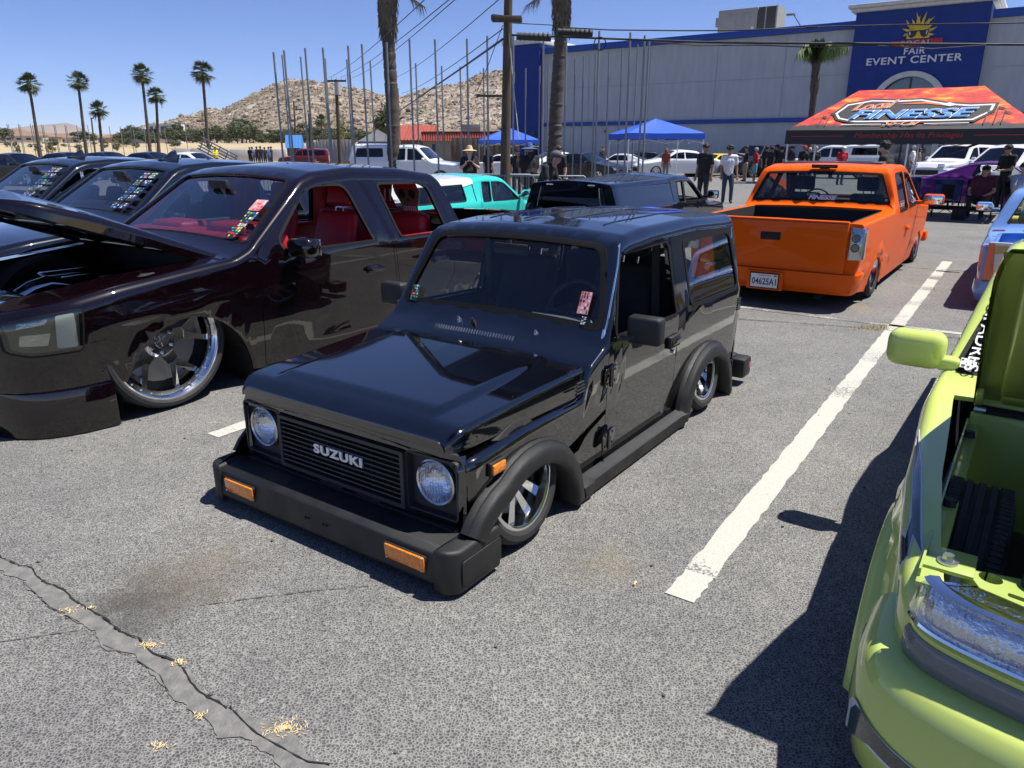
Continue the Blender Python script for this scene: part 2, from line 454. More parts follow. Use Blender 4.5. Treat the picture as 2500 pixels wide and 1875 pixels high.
def text_mesh(body, size=1.0, bold=0.0, shear=0.0, spacing=1.0, ext=0.0, bev=0.0, align='CENTER'):
    c = bpy.data.curves.new('lettering', 'FONT'); c.body = body; c.size = size; c.offset = bold; c.shear = shear
    c.space_character = spacing; c.extrude = ext; c.bevel_depth = bev; c.align_x = align; c.align_y = 'CENTER'; c.resolution_u = 3
    o = bpy.data.objects.new('lettering', c); COL.objects.link(o)
    me = bpy.data.meshes.new_from_object(o.evaluated_get(bpy.context.evaluated_depsgraph_get()))
    bpy.data.objects.remove(o); bpy.data.curves.remove(c); return me
def warp(me, fn):
    for v in me.vertices: v.co = fn(v.co)
    me.update(); return me
def place_text(name, body, m, parent, origin, xdir, ydir, size, width=None, **kw):
    """lettering laid in the plane xdir/ydir, centred on origin"""
    me = text_mesh(body, size, **kw); xd, yd = Vector(xdir).normalized(), Vector(ydir).normalized(); n = xd.cross(yd)
    k = 1.0
    if width:
        xs = [v.co.x for v in me.vertices]; k = width / max(1e-6, max(xs) - min(xs)); c = (max(xs) + min(xs)) / 2
    else: c = 0
    o = Vector(origin)
    warp(me, lambda p: o + xd * ((p.x - c) * k) + yd * p.y + n * p.z)
    return obj(name, me, m, parent)
# ------------------------------------------------------------------ wheels
WCACHE = {}
def rot_poly(poly, a): c, s = math.cos(a), math.sin(a); return [(x * c - z * s, x * s + z * c) for x, z in poly]
def wheel_meshes(key, Rt, Rr, w, style, fin, detail=1):
    if key in WCACHE: return WCACHE[key]
    h = w / 2; n = 48 if detail else 22; out = []
    sw = (Rt - Rr); tp = [(Rr - .012, h * .86), (Rr + .004, h * .95), (Rr + sw * .35, h * 1.06), (Rr + sw * .7, h * 1.03), (Rt - .018, h * .93), (Rt - .004, h * .8)]
    if detail:
        for g in (.52, .18, -.18, -.52):
            tp += [(Rt, h * (g + .09)), (Rt - .009, h * (g + .07)), (Rt - .009, h * (g - .07)), (Rt, h * (g - .09))]
    tp += [(Rt - .004, -h * .8), (Rt - .018, -h * .93), (Rr + sw * .5, -h * 1.05), (Rr - .012, -h * .86)]
    b = MB().lathe(tp, n, 'y', m=RUBBER)
    if detail == 2:          # tread blocks on the shoulder
        for k in range(110):
            a = 2 * PI * k / 110; r_ = Matrix.Rotation(-a, 3, 'Y')
            for sy in (-1, 1): b.box(r_ @ Vector((Rt - .0075, sy * h * .72, 0)), (.016, h * .34, Rt * .04), RUBBER, rot=r_)
    out.append(('tyre', b.mesh('tyre', None, 30)))
    rp = [(Rr - .004, h * .86), (Rr + .008, h * .90), (Rr + .008, h * .95), (Rr - .006, h * .96), (Rr - .016, h * .9), (Rr - .02, h * .55), (Rr - .03, h * .2), (Rr - .035, -h * .8), (Rr, -h * .9)]
    b = MB().lathe(rp, n, 'y', m=fin)
    out.append(('rim', b.mesh('rim', None, 40)))
    b = MB(); yf = h * .62
    def dish(d0, d1): return lambda a, c, hh: (a, hh + d0 + d1 * (math.hypot(a, c) / Rr) ** 2, c)
    if style == 'five':
        for k in range(5):
            a = 2 * PI * k / 5 + .3
            for sg in (-1, 1):
                pol = [(.05, sg * .012), (Rr * .5, sg * .02), (Rr - .012, sg * .035), (Rr - .012, sg * .085), (Rr * .55, sg * .062), (.06, sg * .045)]
                b.prism(rot_poly(pol, a), yf - .05, yf, dish(-.02, .012), fin)
        b.lathe([(.0, yf - .01), (.05, yf - .012), (.062, yf - .03), (.062, yf - .07)], 20, 'y', m=fin)
    elif style == 'split':       # wide three-piece wheel with Y spokes
        sp = mat('polished_dark_aluminium', (.62, .63, .66), .12, 1.0)
        for k in range(5):
            a = 2 * PI * k / 5 - .25
            b.prism(rot_poly([(.07, -.05), (Rr * .52, -.035), (Rr * .52, .04), (.07, .06)], a), yf - .06, yf - .02, dish(-.03, .02), sp)
            b.prism(rot_poly([(Rr * .45, -.034), (Rr - .03, -.135), (Rr - .03, -.095), (Rr * .58, -.004), (Rr * .48, .012)], a), yf - .055, yf - .018, dish(-.03, .02), fin)
            b.prism(rot_poly([(Rr * .45, .04), (Rr * .48, -.012), (Rr * .6, .02), (Rr - .03, .085), (Rr - .03, .125)], a), yf - .055, yf - .016, dish(-.03, .02), fin)
            b.prism(rot_poly([(Rr * .72, -.07), (Rr * .8, -.075), (Rr * .8, .062), (Rr * .72, .05)], a), yf - .05, yf - .022, dish(-.03, .02), fin)
        b.lathe([(0, yf - .012), (.05, yf - .012), (.052, yf - .022), (.1, yf - .024), (.115, yf - .04), (.115, yf - .08)], 30, 'y', m=sp)
        for k in range(6):
            a = 2 * PI * k / 6; b.cyl((.085 * math.cos(a), yf - .03, .085 * math.sin(a)), (.085 * math.cos(a), yf - .004, .085 * math.sin(a)), .013, .011, 6, CHROME)
        star = []
        for k in range(10):
            a = 2 * PI * k / 10 + PI / 2; q = .04 if k % 2 == 0 else .017; star.append((q * math.cos(a), q * math.sin(a)))
        b.prism(star, yf - .013, yf - .007, lambda a, c, hh: (a, hh, c), CHROME)
        for k in range(30):
            a = 2 * PI * k / 30; q = Rr - .032; b.cyl((q * math.cos(a), h * .6, q * math.sin(a)), (q * math.cos(a), h * .66, q * math.sin(a)), .008, .007, 6, CHROME)
        b.lathe([(Rr - .05, h * .45), (Rr - .05, h * .6), (Rr - .015, h * .62)], n, 'y', m=fin)
    elif style == 'lace':
        for k in range(8):
            a = 2 * PI * k / 8
            b.prism(rot_poly([(.05, -.02), (Rr - .015, -.032), (Rr - .015, .032), (.05, .02)], a), yf - .05, yf - .01, dish(-.02, .03), fin)
        b.lathe([(0, yf), (.05, yf - .005), (.06, yf - .05)], 16, 'y', m=fin)
    else:
        for k in range(5):
            a = 2 * PI * k / 5
            b.prism(rot_poly([(.03, -.03), (Rr - .015, -.05), (Rr - .015, .05), (.03, .03)], a), yf - .04, yf - .01, dish(-.02, .02), fin)
    out.append(('spokes', b.mesh('spokes', None, 30)))
    b = MB().lathe([(0, 0), (Rr * .72, 0), (Rr * .72, -.025), (0, -.025)], 24, 'y', c=(0, h * .05, 0), m=mat('brake_disc_steel', (.25, .25, .26), .4, .9))
    b.lathe([(Rr - .03, -h * .3), (0, -h * .3)], 20, 'y', m=BLACK)
    out.append(('brake_disc', b.mesh('brake_disc', None, 30)))
    WCACHE[key] = out; return out
def wheel(parent, x, y, Rt, Rr, w, style='five', fin=None, camber=0.0, steer=0.0, detail=1, z=None, spin=0.0):
    """y sign gives the outer side"""
    fin = fin or CHROME
    ms = wheel_meshes((Rt, Rr, w, style, fin.name, detail), Rt, Rr, w, style, fin, detail)
    e = bpy.data.objects.new('wheel', ms[0][1]); COL.objects.link(e); e.parent = parent
    sg = 1 if y > 0 else -1
    e.location = (x, y, z if z is not None else Rt + abs(math.sin(camber)) * w * .5)
    e.rotation_euler = (Matrix.Rotation(steer + (0 if sg > 0 else PI), 3, 'Z') @ Matrix.Rotation(camber, 3, 'X') @ Matrix.Rotation(spin, 3, 'Y')).to_euler()
    for nm, me in ms[1:]:
        o = bpy.data.objects.new(nm, me); COL.objects.link(o); o.parent = e
    return e

def bprism(poly, h0, h1, fn, bev=.01, seg=3):
    """extruded polygon with rounded edges -> (V,F)"""
    bm = bmesh.new(); n = len(poly)
    A = [bm.verts.new(fn(a, b, h0)) for a, b in poly]; B = [bm.verts.new(fn(a, b, h1)) for a, b in poly]
    bm.faces.new(A[::-1]); bm.faces.new(B)
    for i in range(n): bm.faces.new((A[i], A[(i + 1) % n], B[(i + 1) % n], B[i]))
    bmesh.ops.recalc_face_normals(bm, faces=bm.faces[:])
    ee = [e for e in bm.edges if len(e.link_faces) == 2 and e.calc_face_angle(0) > .5]
    if bev > 0: bmesh.ops.bevel(bm, geom=ee, offset=bev, segments=seg, profile=.5, affect='EDGES')
    bm.verts.index_update(); V = [v.co.copy() for v in bm.verts]; F = [[v.index for v in f.verts] for f in bm.faces]; bm.free(); return V, F
XY = lambda a, b, h: (a, b, h)
XZ = lambda a, b, h: (a, h, b)
YZ = lambda a, b, h: (h, a, b)
def sweep(path, prof, side=1):
    """path (x,z) with outward normals; prof = (radial, y) -> V,F for wheel-arch flares"""
    V = []; F = []; n = len(path); k = len(prof)
    for i, p in enumerate(path):
        a = Vector(path[max(0, i - 1)]); b = Vector(path[min(n - 1, i + 1)]); d = (b - a).normalized(); nn = Vector((d.y, -d.x))
        if nn.y < 0 and abs(nn.y) > .3: nn = -nn
        for r_, y in prof: V.append((p[0] + nn.x * r_, y * side, p[1] + nn.y * r_))
    for i in range(n - 1):
        for q in range(k - 1): F.append((i * k + q, i * k + q + 1, (i + 1) * k + q + 1, (i + 1) * k + q))
    F.append(list(range(k))); F.append([(n - 1) * k + q for q in range(k)][::-1])
    return V, F
def seat(parent, x, y, z, m, hgt=.62, w=.46, head=True, facing=1):
    b = MB(); b.box((x, y, z + .08), (.5, w, .16), m, bev=.05, seg=3)
    s_ = obj('seat', b.mesh('seat', m, 50), m, parent)
    b = MB(); r_ = Matrix.Rotation(-.28 * facing, 3, 'Y')
    b.box((x - .27 * facing, y, z + .14 + hgt / 2), (.13, w, hgt), m, rot=r_, bev=.05, seg=3, taper=(.8, .88))
    bk = obj('backrest', b.mesh('backrest', m, 50), m, s_)
    if head:
        b = MB(); b.box((x - .39 * facing, y, z + .26 + hgt), (.1, w * .56, .19), m, rot=r_, bev=.04, seg=3)
        for q in (-.05, .05): b.cyl((x - .36 * facing, y + q, z + .1 + hgt), (x - .385 * facing, y + q, z + .2 + hgt), .007, None, 6, CHROME)
        b.build('headrest', m, s_, 50)
    return s_
def steering(parent, x, y, z, m, r=.18):
    b = MB(); P = []
    for k in range(24):
        t = 2 * PI * k / 24; v = Vector((0, r * math.cos(t), r * math.sin(t))); P.append(Matrix.Rotation(-.45, 3, 'Y') @ v + Vector((x, y, z)))
    b.tube(P, .014, 8, m, closed=True)
    for k in (0, 12, 18): b.cyl(P[k], (x + .03, y, z - .01), .012, .012, 6, m)
    b.cyl((x + .02, y, z - .01), (x + .35, y, z - .16), .03, .03, 8, m)
    return b.build('steering_wheel', m, parent, 50)
def decal(name, parent, o, xd, yd, w, h, cols, nx, ny, seed=0, m=None):
    """small printed sticker: a backing and irregular printed patches"""
    o, xd, yd = Vector(o), Vector(xd).normalized(), Vector(yd).normalized(); n = xd.cross(yd); b = MB(); r = random.Random(seed)
    def quad(a0, a1, b0, b1, k, mm): b.add([o + xd * a + yd * q + n * k for a, q in ((a0, b0), (a1, b0), (a1, b1), (a0, b1))], [(0, 1, 2, 3)], mm)
    quad(-w / 2, w / 2, -h / 2, h / 2, .0005, cols[0])
    for i in range(nx):
        for j in range(ny):
            if r.random() < .8:
                x0 = -w / 2 + w * (i + .1 + .2 * r.random()) / nx; y0 = -h / 2 + h * (j + .1 + .2 * r.random()) / ny
                quad(x0, x0 + w / nx * (.4 + .45 * r.random()), y0, y0 + h / ny * (.4 + .4 * r.random()), .0015, r.choice(cols[1:]))
    return obj(name, b.mesh(name, None, 0), None, parent)
PR = [mat('print_' + n, c, .5) for n, c in (('white', (.7, .7, .7)), ('red', (.6, .05, .05)), ('black', (.02, .02, .02)), ('teal', (.05, .4, .38)), ('blue', (.05, .15, .5)), ('green', (.2, .5, .08)), ('pink', (.7, .3, .33)), ('yellow', (.75, .6, .1)))]

# ------------------------------------------------------------------ black compact off-roader (the subject)
SAM_PAINT = paint('gloss_black_paint', (.0010, .0010, .0012), rough=.2, ior=2.1)
def samurai():
    car = empty('compact_off_roader', 'small boxy gloss black lowered off-roader with white SUZUKI lettering on its grille', 'off-roader', L(0, 0), ROT_NEAR)
    cr = lambda x, z: .014 * np.exp(-((z - .535) / .009) ** 2) + np.where(x < -.66, .011, 0) * np.exp(-((z - .665) / .008) ** 2) - .004 * np.exp(-((z - .125) / .006) ** 2)
    top = [(-1.80, 1.29), (-1.55, 1.295), (-1.0, 1.32), (-.35, 1.315), (-.08, 1.295), (.035, 1.262), (.285, .80), (.33, .775), (.505, .695), (.53, .57), (1.0, .572), (1.36, .555), (1.45, .535)]
    half = [(-1.80, .70), (-1.76, .735), (-1.68, .75), (1.36, .75), (1.42, .735), (1.45, .70)]
    B = Loft(top, half, .09, .74, tumble=.2, under=.03, r=[(-1.8, .075), (-.1, .075), (.1, .04), (.5, .03), (1.5, .045)], crown=.025, tsm=.018, wsm=.02, crease=cr)
    fw, rw = (1.06, .30), (-1.10, .30)
    archf = arc(fw[0] - .05, .02, .385, 0, 180, 20, .375); archr = arc(rw[0] - .03, .02, .40, 0, 180, 20, .385)
    fa = [(x, z) for x, z in archf] + [(fw[0] - .435, -.2), (fw[0] + .335, -.2)]
    ra = [(x, z) for x, z in archr] + [(rw[0] - .43, -.2), (rw[0] + .37, -.2)]
    q3 = 3 * B.K
    outer = B.sz([(1.45, .20), (1.45, .30), (1.45, .44)]) + [(1.45, B.K), (1.45, 2 * B.K), (1.45, q3), (-1.66, q3), (-1.68, 2 * B.K), (-1.69, B.K)] + B.sz([(-1.73, .95), (-1.765, .66), (-1.775, .20), (-1.5, .11), (-.7, .09), (.6, .09), (1.3, .16)])
    door = rpoly([(.285, .105), (.30, .55), (.295, .70), (.235, .80), (.075, 1.215), (-.61, 1.225), (-.60, .70), (-.60, .30), (-.55, .105)], [.06, 0, 0, 0, .03, .05, 0, 0, .12])
    dwin = rpoly([(.205, .79), (.055, 1.185), (-.565, 1.195), (-.565, .765)], [.02, .03, .05, .02])
    qwin = rpoly([(-.80, .775), (-.78, 1.175), (-1.60, 1.165), (-1.66, .765)], [.06, .06, .09, .08])
    ws = [(.052, .0 - .1), (.052, .84), (.062, .90), (.085, .925), (.215, .95), (.238, .945), (.252, .91), (.256, .84), (.256, -.1)]
    hl = [B.sz(fa), B.sz(ra), B.sz(door), B.sz(qwin), B.sy(ws)]
    body = obj('body_shell', B.make(outer, hl, .05, t=.02), SAM_PAINT, car)
    hl2 = [B.sz(fa), B.sz(ra), B.sz(inset(dwin, -.03)), B.sz(qwin), B.sy(ws)]
    outer2 = B.sz([(.45, .12), (.45, .45)]) + [(.45, B.K), (.45, q3), (-1.65, q3), (-1.67, B.K)] + B.sz([(-1.74, .66), (-1.74, .13)])
    obj('cabin_lining', B.make(outer2, hl2, .09, t=0, off=-.03), DARKINT, car)
    for sd in (1, -1):
        d = obj('door', B.one(B.sz(inset(door, .0045)), [B.sz(dwin)], sd, .05, t=.03), SAM_PAINT, car)
        fr = rpoly(inset(dwin, -.004), 0)
        obj('window_seal', B.one(B.sz(inset(dwin, -.012)), [B.sz(inset(dwin, .008))], sd, .08, t=.01, off=.003), SEAL, d)
        if sd < 0: obj('window_glass', B.one(B.sz(inset(dwin, -.005)), [], sd, .1, t=0, off=-.012), GLASS, d)
        y = .757 * sd
        b = MB(); b.box((-.525, y, .612), (.15, .03, .075), TRIM, bev=.012); b.box((-.525, y + .018 * sd, .612), (.115, .02, .03), SAM_PAINT, bev=.006)
        b.build('handle', TRIM, d); MB().cyl((-.535, y - .01 * sd, .545), (-.535, y + .004 * sd, .545), .012, None, 14, CHROME).build('lock', CHROME, d)
        for hz in (.60, .255):
            b = MB()
            V, F = bprism(rpoly([(.215, hz - .05), (.345, hz - .06), (.35, hz + .045), (.215, hz + .055)], .03), .0, .012, lambda a, c, h: (a, (.752 + h) * sd, c), .004, 2); b.add(V, F, SAM_PAINT)
            b.cyl((.287, .768 * sd, hz - .055), (.287, .768 * sd, hz + .05), .010, None, 10, SAM_PAINT)
            for q in ((.25, .03), (.25, -.03), (.325, .025), (.325, -.035)): b.cyl((q[0], .755 * sd, hz + q[1]), (q[0], .77 * sd, hz + q[1]), .008, .006, 6, SAM_PAINT)
            b.build('hinge', SAM_PAINT, d)
        g = obj('quarter_window', B.one(B.sz(inset(qwin, -.006)), [], sd, .1, t=0, off=-.006), GLASS, car)
        obj('window_seal', B.one(B.sz(inset(qwin, -.014)), [B.sz(inset(qwin, .012))], sd, .08, t=.008, off=.003), SEAL, g)
        b = MB()
        for k in range(6): b.box((-1.70, .752 * sd, .60 + k * .016), (.055, .012, .006), TRIM, bev=.002)
        b.build('vent', TRIM, car)
        # flares, sill skirt
        prof = [(-.035, .70), (-.035, .79), (-.028, .803), (-.012, .808), (.03, .803), (.05, .79), (.062, .768), (.072, .765), (.078, .745), (.078, .735)]
        ext = [(fw[0] + .345, .16)] + archf[1:-1] + [(fw[0] - .425, .0)]
        pf = [(fw[0] + .375, .195), (fw[0] + .345, .235), (fw[0] + .295, .275), (fw[0] + .24, .305)] + archf[6:-1] + [(fw[0] - .435, .035)]
        b = MB(); b.add(*sweep(pf, prof, sd), FLARE); b.build('fender_flare', FLARE, car, 50)
        prr = [(rw[0] + .385, .06)] + archr[1:-1] + [(rw[0] - .445, .02)]
        b = MB(); b.add(*sweep(prr, prof, sd), FLARE); b.build('fender_flare', FLARE, car, 50)
        sec = [(.74, .13), (.775, .118), (.795, .10), (.79, .045), (.775, .012), (.70, .012), (.68, .08)]
        b = MB(); V = []; F = []
        xs_ = [.60, .52, .48, -.66, -.70, -.80]; dz = [0, 0, 0, 0, .0, .05]; oy = [.01, .012, 0, 0, .012, .014]
        for i, x in enumerate(xs_):
            for q, (yy, zz) in enumerate(sec): V.append((x - (.03 if (i < 2 and q > 2 and q < 6) else 0), (yy + (oy[i] if 1 <= q <= 4 else 0)) * sd, zz + (dz[i] if q > 2 else 0)))
        k = len(sec)
        for i in range(len(xs_) - 1):
            for q in range(k): F.append((i * k + q, i * k + (q + 1) % k, (i + 1) * k + (q + 1) % k, (i + 1) * k + q))
        F += [list(range(k)), [5 * k + q for q in range(k)]]
        b.add(V, F, FLARE); b.build('sill_skirt', FLARE, car, 25)
        m_ = MB(); m_.box((1.268, .752 * sd, .452), (.105, .02, .062), TRIM, bev=.006); mk = m_.build('side_marker', TRIM, car)
        MB().box((1.268, .763 * sd, .452), (.088, .014, .045), AMBER, bev=.005).build('lens', AMBER, mk)
        # mirror
        b = MB(); b.box((.14, .875 * sd, .828), (.085, .185, .145), FLARE, bev=.02, seg=3, taper=(1, 1)); mi = b.build('mirror', FLARE, car, 50)
        b = MB(); b.tube([(.20, .745 * sd, .775), (.19, .80 * sd, .785), (.17, .83 * sd, .80)], .013, 8, FLARE); b.build('mirror_arm', FLARE, mi)
        b = MB(); b.box((.0955, .875 * sd, .828), (.004, .16, .12), MIRR); b.build('mirror_glass', MIRR, mi)
        for q in (0,):
            b = MB()
            for k in range(4): b.box((.585, .752 * sd, .60 + k * .017 - .01), (.085 - .006 * k, .014, .007), TRIM, bev=.003)
            b.build('vent', TRIM, car)
    # windscreen
    wsg = [(.048, -.0), (.048, .86), (.06, .925), (.085, .945), (.215, .97), (.245, .96), (.258, .92), (.261, .84), (.261, 0)]
    g = obj('windscreen', B.make(B.sy(wsg), [], .03, t=0, off=-.010), GLASS, car)
    wo = [(.036, 0), (.036, .87), (.05, .945), (.08, .965), (.22, .985), (.252, .975), (.264, .93), (.267, .84), (.267, 0)]
    wi = [(.056, -.1), (.056, .83), (.066, .885), (.088, .905), (.212, .935), (.232, .93), (.246, .90), (.250, .83), (.250, -.1)]
    obj('window_seal', B.make(B.sy(wo), [B.sy(wi)], .008, t=.006, off=.004), SEAL, g)
    # rear end
    RE = lambda u, v: np.stack([-1.77 + .03 * (u / .7) ** 2 + np.where(v > .66, (v - .66) * .155, 0), u, v], 1)
    ro = rpoly([(-.735, .2), (.735, .2), (.74, .70), (.64, 1.27), (-.64, 1.27), (-.74, .70)], [.04, .04, .05, .08, .08, .05])
    rw_ = rpoly([(-.56, .80), (.56, .80), (.52, 1.19), (-.52, 1.19)], .06)
    obj('rear_panel', sheet(ro, [rw_], RE, rng(-.7, .7, .1), rng(.2, 1.25, .1), t=.02, flip=True), SAM_PAINT, car)
    obj('rear_window', sheet(inset(rw_, -.006), [], RE, [], [], off=-.008, flip=True), GLASS, car)
    b = MB(); b.box((-1.86, 0, .16), (.13, 1.44, .13), FLARE, bev=.025); b.build('rear_bumper', FLARE, car)
    for sd in (1, -1):
        b = MB(); b.box((-1.855, .755 * sd, .135), (.17, .12, .15), FLARE, bev=.022); c_ = b.build('bumper_end', FLARE, car)
        b = MB(); b.box((-1.90, .812 * sd, .145), (.055, .012, .05), REDL, bev=.005); b.build('reflector', REDL, c_)
        b = MB(); b.box((-1.62, .70 * sd, .14), (.015, .14, .2), TRIM, bev=.004); b.build('mud_flap', TRIM, car)
    # bonnet
    ht = [(.48, .70), (.505, .700), (1.30, .662), (1.395, .655), (1.435, .637), (1.475, .60)]
    HB = Loft(ht, [(.48, .725), (1.38, .69), (1.45, .675), (1.475, .65)], .555, .6, tumble=.05, under=0, r=.028, crown=.008, tsm=.014, wsm=.015)
    def rid(p):
        x, y, z = p[:, 0], p[:, 1], p[:, 2]
        yc = .50; wgt = np.clip((yc + .03 - y) / .06, 0, 1); wgt = wgt * wgt * (3 - 2 * wgt); fx = np.clip((1.40 - x) / .10, 0, 1); fx = fx * fx * (3 - 2 * fx)
        topm = np.clip((z - .63) / .02, 0, 1)
        z2 = z + .017 * wgt * fx * topm; return np.stack([x, y, z2], 1)
    op = HB.P; HB.P = lambda x, q: rid(op(x, q))
    gv = [0, .3, .6, .9, 1, 1.25, 1.5, 1.75, 2.0, 2.1, 2.2, 2.24, 2.26, 2.28, 2.3, 2.32, 2.34, 2.36, 2.4, 2.5, 2.7, 2.95]
    bon = obj('bonnet', HB.make([(.505, 0), (1.475, 0), (1.475, q3), (.505, q3)], [], .03, t=.01, gv=gv), SAM_PAINT, car)
    V, F = bprism(rpoly([(-.645, .557), (.645, .557), (.64, .58), (.61, .604), (-.61, .604), (-.64, .58)], .01), 1.43, 1.4762, YZ, .004, 2)
    b = MB(); b.add(V, F, SAM_PAINT); b.build('bonnet_lip', SAM_PAINT, bon, 40)
    for y in (-.50, .28):
        b = MB(); b.box((.515, y, .712), (.028, .06, .010), SAM_PAINT, bev=.003); b.box((.485, y, .708), (.03, .045, .010), SAM_PAINT, bev=.003); b.build('bonnet_hinge', SAM_PAINT, bon)
    # scuttle louvres, washer nozzles, lines
    b = MB()
    for k in range(30):
        y = -.31 + k * .0185; x = .405; z = float(B.zt(np.array([x]))[0]) + .001
        b.box((x - .005, y, z + .002), (.035, .005, .006), ALU, rot=Matrix.Rotation(.42, 3, 'Y') @ Matrix.Rotation(.35, 3, 'Z'))
    b.build('scuttle_louvre', ALU, car)
    for (x, y) in ((.33, -.19), (.33, -.09), (.34, .34)):
        b = MB(); z = float(B.zt(np.array([x]))[0]); b.cyl((x, y, z - .01), (x + .008, y, z + .012), .015, .013, 12, CHROME if abs(y + .09) > .01 else TRIM); b.cyl((x + .008, y, z + .01), (x + .014, y, z + .028), .009, .006, 10, CHROME if abs(y + .09) > .01 else TRIM); b.build('wiper_spindle', CHROME, car)
    # aerial on the left windscreen pillar
    b = MB(); b.tube([(.268, .70, .79), (.24, .705, .86), (.115, .685, 1.13), (.08, .675, 1.245)], [.008, .006, .004, .003], 8, CHROME)
    b.cyl((.275, .70, .775), (.262, .70, .83), .013, .009, 10, CHROME); b.build('aerial', CHROME, car)
    # roof grooves and drip rail
    for sd in (1, -1):
        P = []
        for k in range(26):
            x = .02 - 1.68 * k / 25; zs, r_ = B.zs(np.array([x])); y = float(B.side(np.array([x]), zs)[0]); P.append((x, (y + .006) * sd, float(zs[0]) + .004))
        b = MB(); b.tube(P, .009, 6, SAM_PAINT); b.build('drip_rail', SAM_PAINT, car, 60)
        for yy in (.14, .40):
            P = [(x, yy * sd, float(B.zt(np.array([x]))[0]) - .025 * (yy / .58) ** 2 + .001) for x in np.linspace(-.25, -1.45, 12)]
            b = MB(); b.tube(P, .0045, 6, SAM_PAINT); b.build('roof_rib', SAM_PAINT, car, 60)
    # front panel
    FP = lambda u, v: np.stack([1.452 - .02 * (np.abs(u) / .7) ** 4 - np.where(v > .50, (v - .50) ** 2 * 3.0, 0), u, v], 1)
    fo = rpoly([(-.715, .215), (.715, .215), (.72, .49), (.68, .552), (-.68, .552), (-.72, .49)], [.03, .03, .04, .03, .03, .04])
    bez = lambda s_: rpoly([(s_ * .41, .245), (s_ * .69, .25), (s_ * .69, .515), (s_ * .41, .51)], .02)
    gr = rpoly([(-.405, .245), (.405, .245), (.405, .51), (-.405, .51)], .008)
    obj('front_panel', sheet(fo, [bez(1), bez(-1), gr], FP, rng(-.7, .7, .07), rng(.2, .56, .03), t=.04), SAM_PAINT, car)
    GF = mat('grille_plastic', (.03, .031, .033), .5, bump=.2, bscale=300)
    gl = empty_part('grille', car)
    V, F = ring_prism(rpoly([(-.408, .238), (.408, .238), (.408, .500), (-.408, .500)], .01), rpoly([(-.388, .256), (.388, .256), (.388, .484), (-.388, .484)], .008), 1.435, 1.468, YZ)
    b = MB(); b.add(V, F, GF); b.build('grille_frame', GF, gl, 30)
    for k in range(9):
        b = MB(); b.box((1.455, 0, .275 + k * .0235), (.022, .78, .006), GF, rot=Matrix.Rotation(-.25, 3, 'Y')); b.build('slat', GF, gl)
    for y in (-.2, 0.0, .2):
        b = MB(); b.box((1.44, y, .37), (.012, .008, .23), GF); b.build('grille_bar', GF, gl)
    fn_ = mat('radiator_fins', (.1, .1, .1), .5, .6)
    b = MB(); b.box((1.36, 0, .36), (.02, .8, .32), BLACK); b.build('radiator', BLACK, car)
    b = MB()
    for row in range(6):
        for k in range(26):
            y = -.12 + k * .0125
            b.box((1.373, y, .275 + row * .036), (.004, .0035, .02), fn_)
    b.build('radiator_fins', fn_, car, 0)
    for seg_ in (-.14, .1):
        b = MB()
        for k in range(11): b.box((1.452, seg_ + k * .0135, .205), (.006, .005, .028), ALU)
        b.build('cooler_fins', ALU, car, 0)
    place_text('lettering', 'SUZUKI', mat('bright_badge', (.75, .76, .78), .25, .3), gl, (1.474, .012, .392), (0, 1, 0), (0, 0, 1), .058, width=.315, bold=.0024, ext=.004, spacing=1.12)
    for s_ in (1, -1):
        hb = obj('headlight_bezel', sheet(bez(s_), [arc(s_ * .558, .392, .103, 0, 360, 28)[:-1]], lambda u, v: np.stack([1.418 + .0 * u, u, v], 1), [], [], t=.02), GF, car)
        V, F = ring_prism(bez(s_), inset(bez(s_), .008), 1.418, 1.452, YZ); b = MB(); b.add(V, F, GF); b.build('bezel_rim', GF, hb, 30)
        hlp = MB(); hlp.lathe([(.0, -.06), (.05, -.052), (.085, -.02), (.094, .0)], 32, 'x', c=(1.432, s_ * .558, .392), m=REFL); hd = hlp.build('headlight', REFL, car, 60)
        b = MB(); b.lathe([(.092, .0), (.104, .0), (.104, .014), (.098, .018), (.091, .012)], 36, 'x', c=(1.425, s_ * .558, .392), m=ALU); b.build('headlight_ring', ALU, hd, 40)
        b = MB(); b.lathe([(.0, .026), (.03, .0245), (.06, .019), (.08, .012), (.093, .004)], 36, 'x', c=(1.428, s_ * .558, .392), m=HLENS); b.build('lens', HLENS, hd, 80)
    # front bumper
    bm_ = MB(); V, F = bprism(rpoly([(1.44, .205), (1.575, .205), (1.612, .185), (1.622, .06), (1.612, .045), (1.60, .03), (1.5, .03), (1.44, .06)], .008), -.705, .705, XZ, .006, 2); bm_.add(V, F, FLARE); bu = bm_.build('front_bumper', FLARE, car, 35)
    for s_ in (1, -1):
        pl = rpoly([(1.46, .695 * s_), (1.626, .695 * s_), (1.628, .75 * s_), (1.585, .80 * s_), (1.31, .80 * s_), (1.31, .765 * s_), (1.46, .765 * s_)], [.01, .01, .03, .05, .008, .008, .01])
        V, F = bprism(pl, .018, .215, XY, .018, 3); b = MB(); b.add(V, F, FLARE); ec = b.build('bumper_end', FLARE, bu, 45)
        V, F = bprism(rpoly([(1.31, .05), (1.57, .05), (1.57, .165), (1.31, .165)], .02), .0, .006, lambda a, c, h: (a, (.799 + h) * s_, c), .004, 2); b = MB(); b.add(V, F, FLARE); b.build('bumper_panel', FLARE, bu, 45)
        b = MB(); b.box((1.604, .545 * s_, .128), (.04, .229, .077), BLACK, bev=.006, rot=Matrix.Rotation(.07, 3, 'Y')); sg_ = b.build('turn_signal', BLACK, car)
        b = MB(); b.box((1.6235, .545 * s_, .128), (.016, .218, .068), AMBER, bev=.006, rot=Matrix.Rotation(.07, 3, 'Y')); b.build('lens', AMBER, sg_)
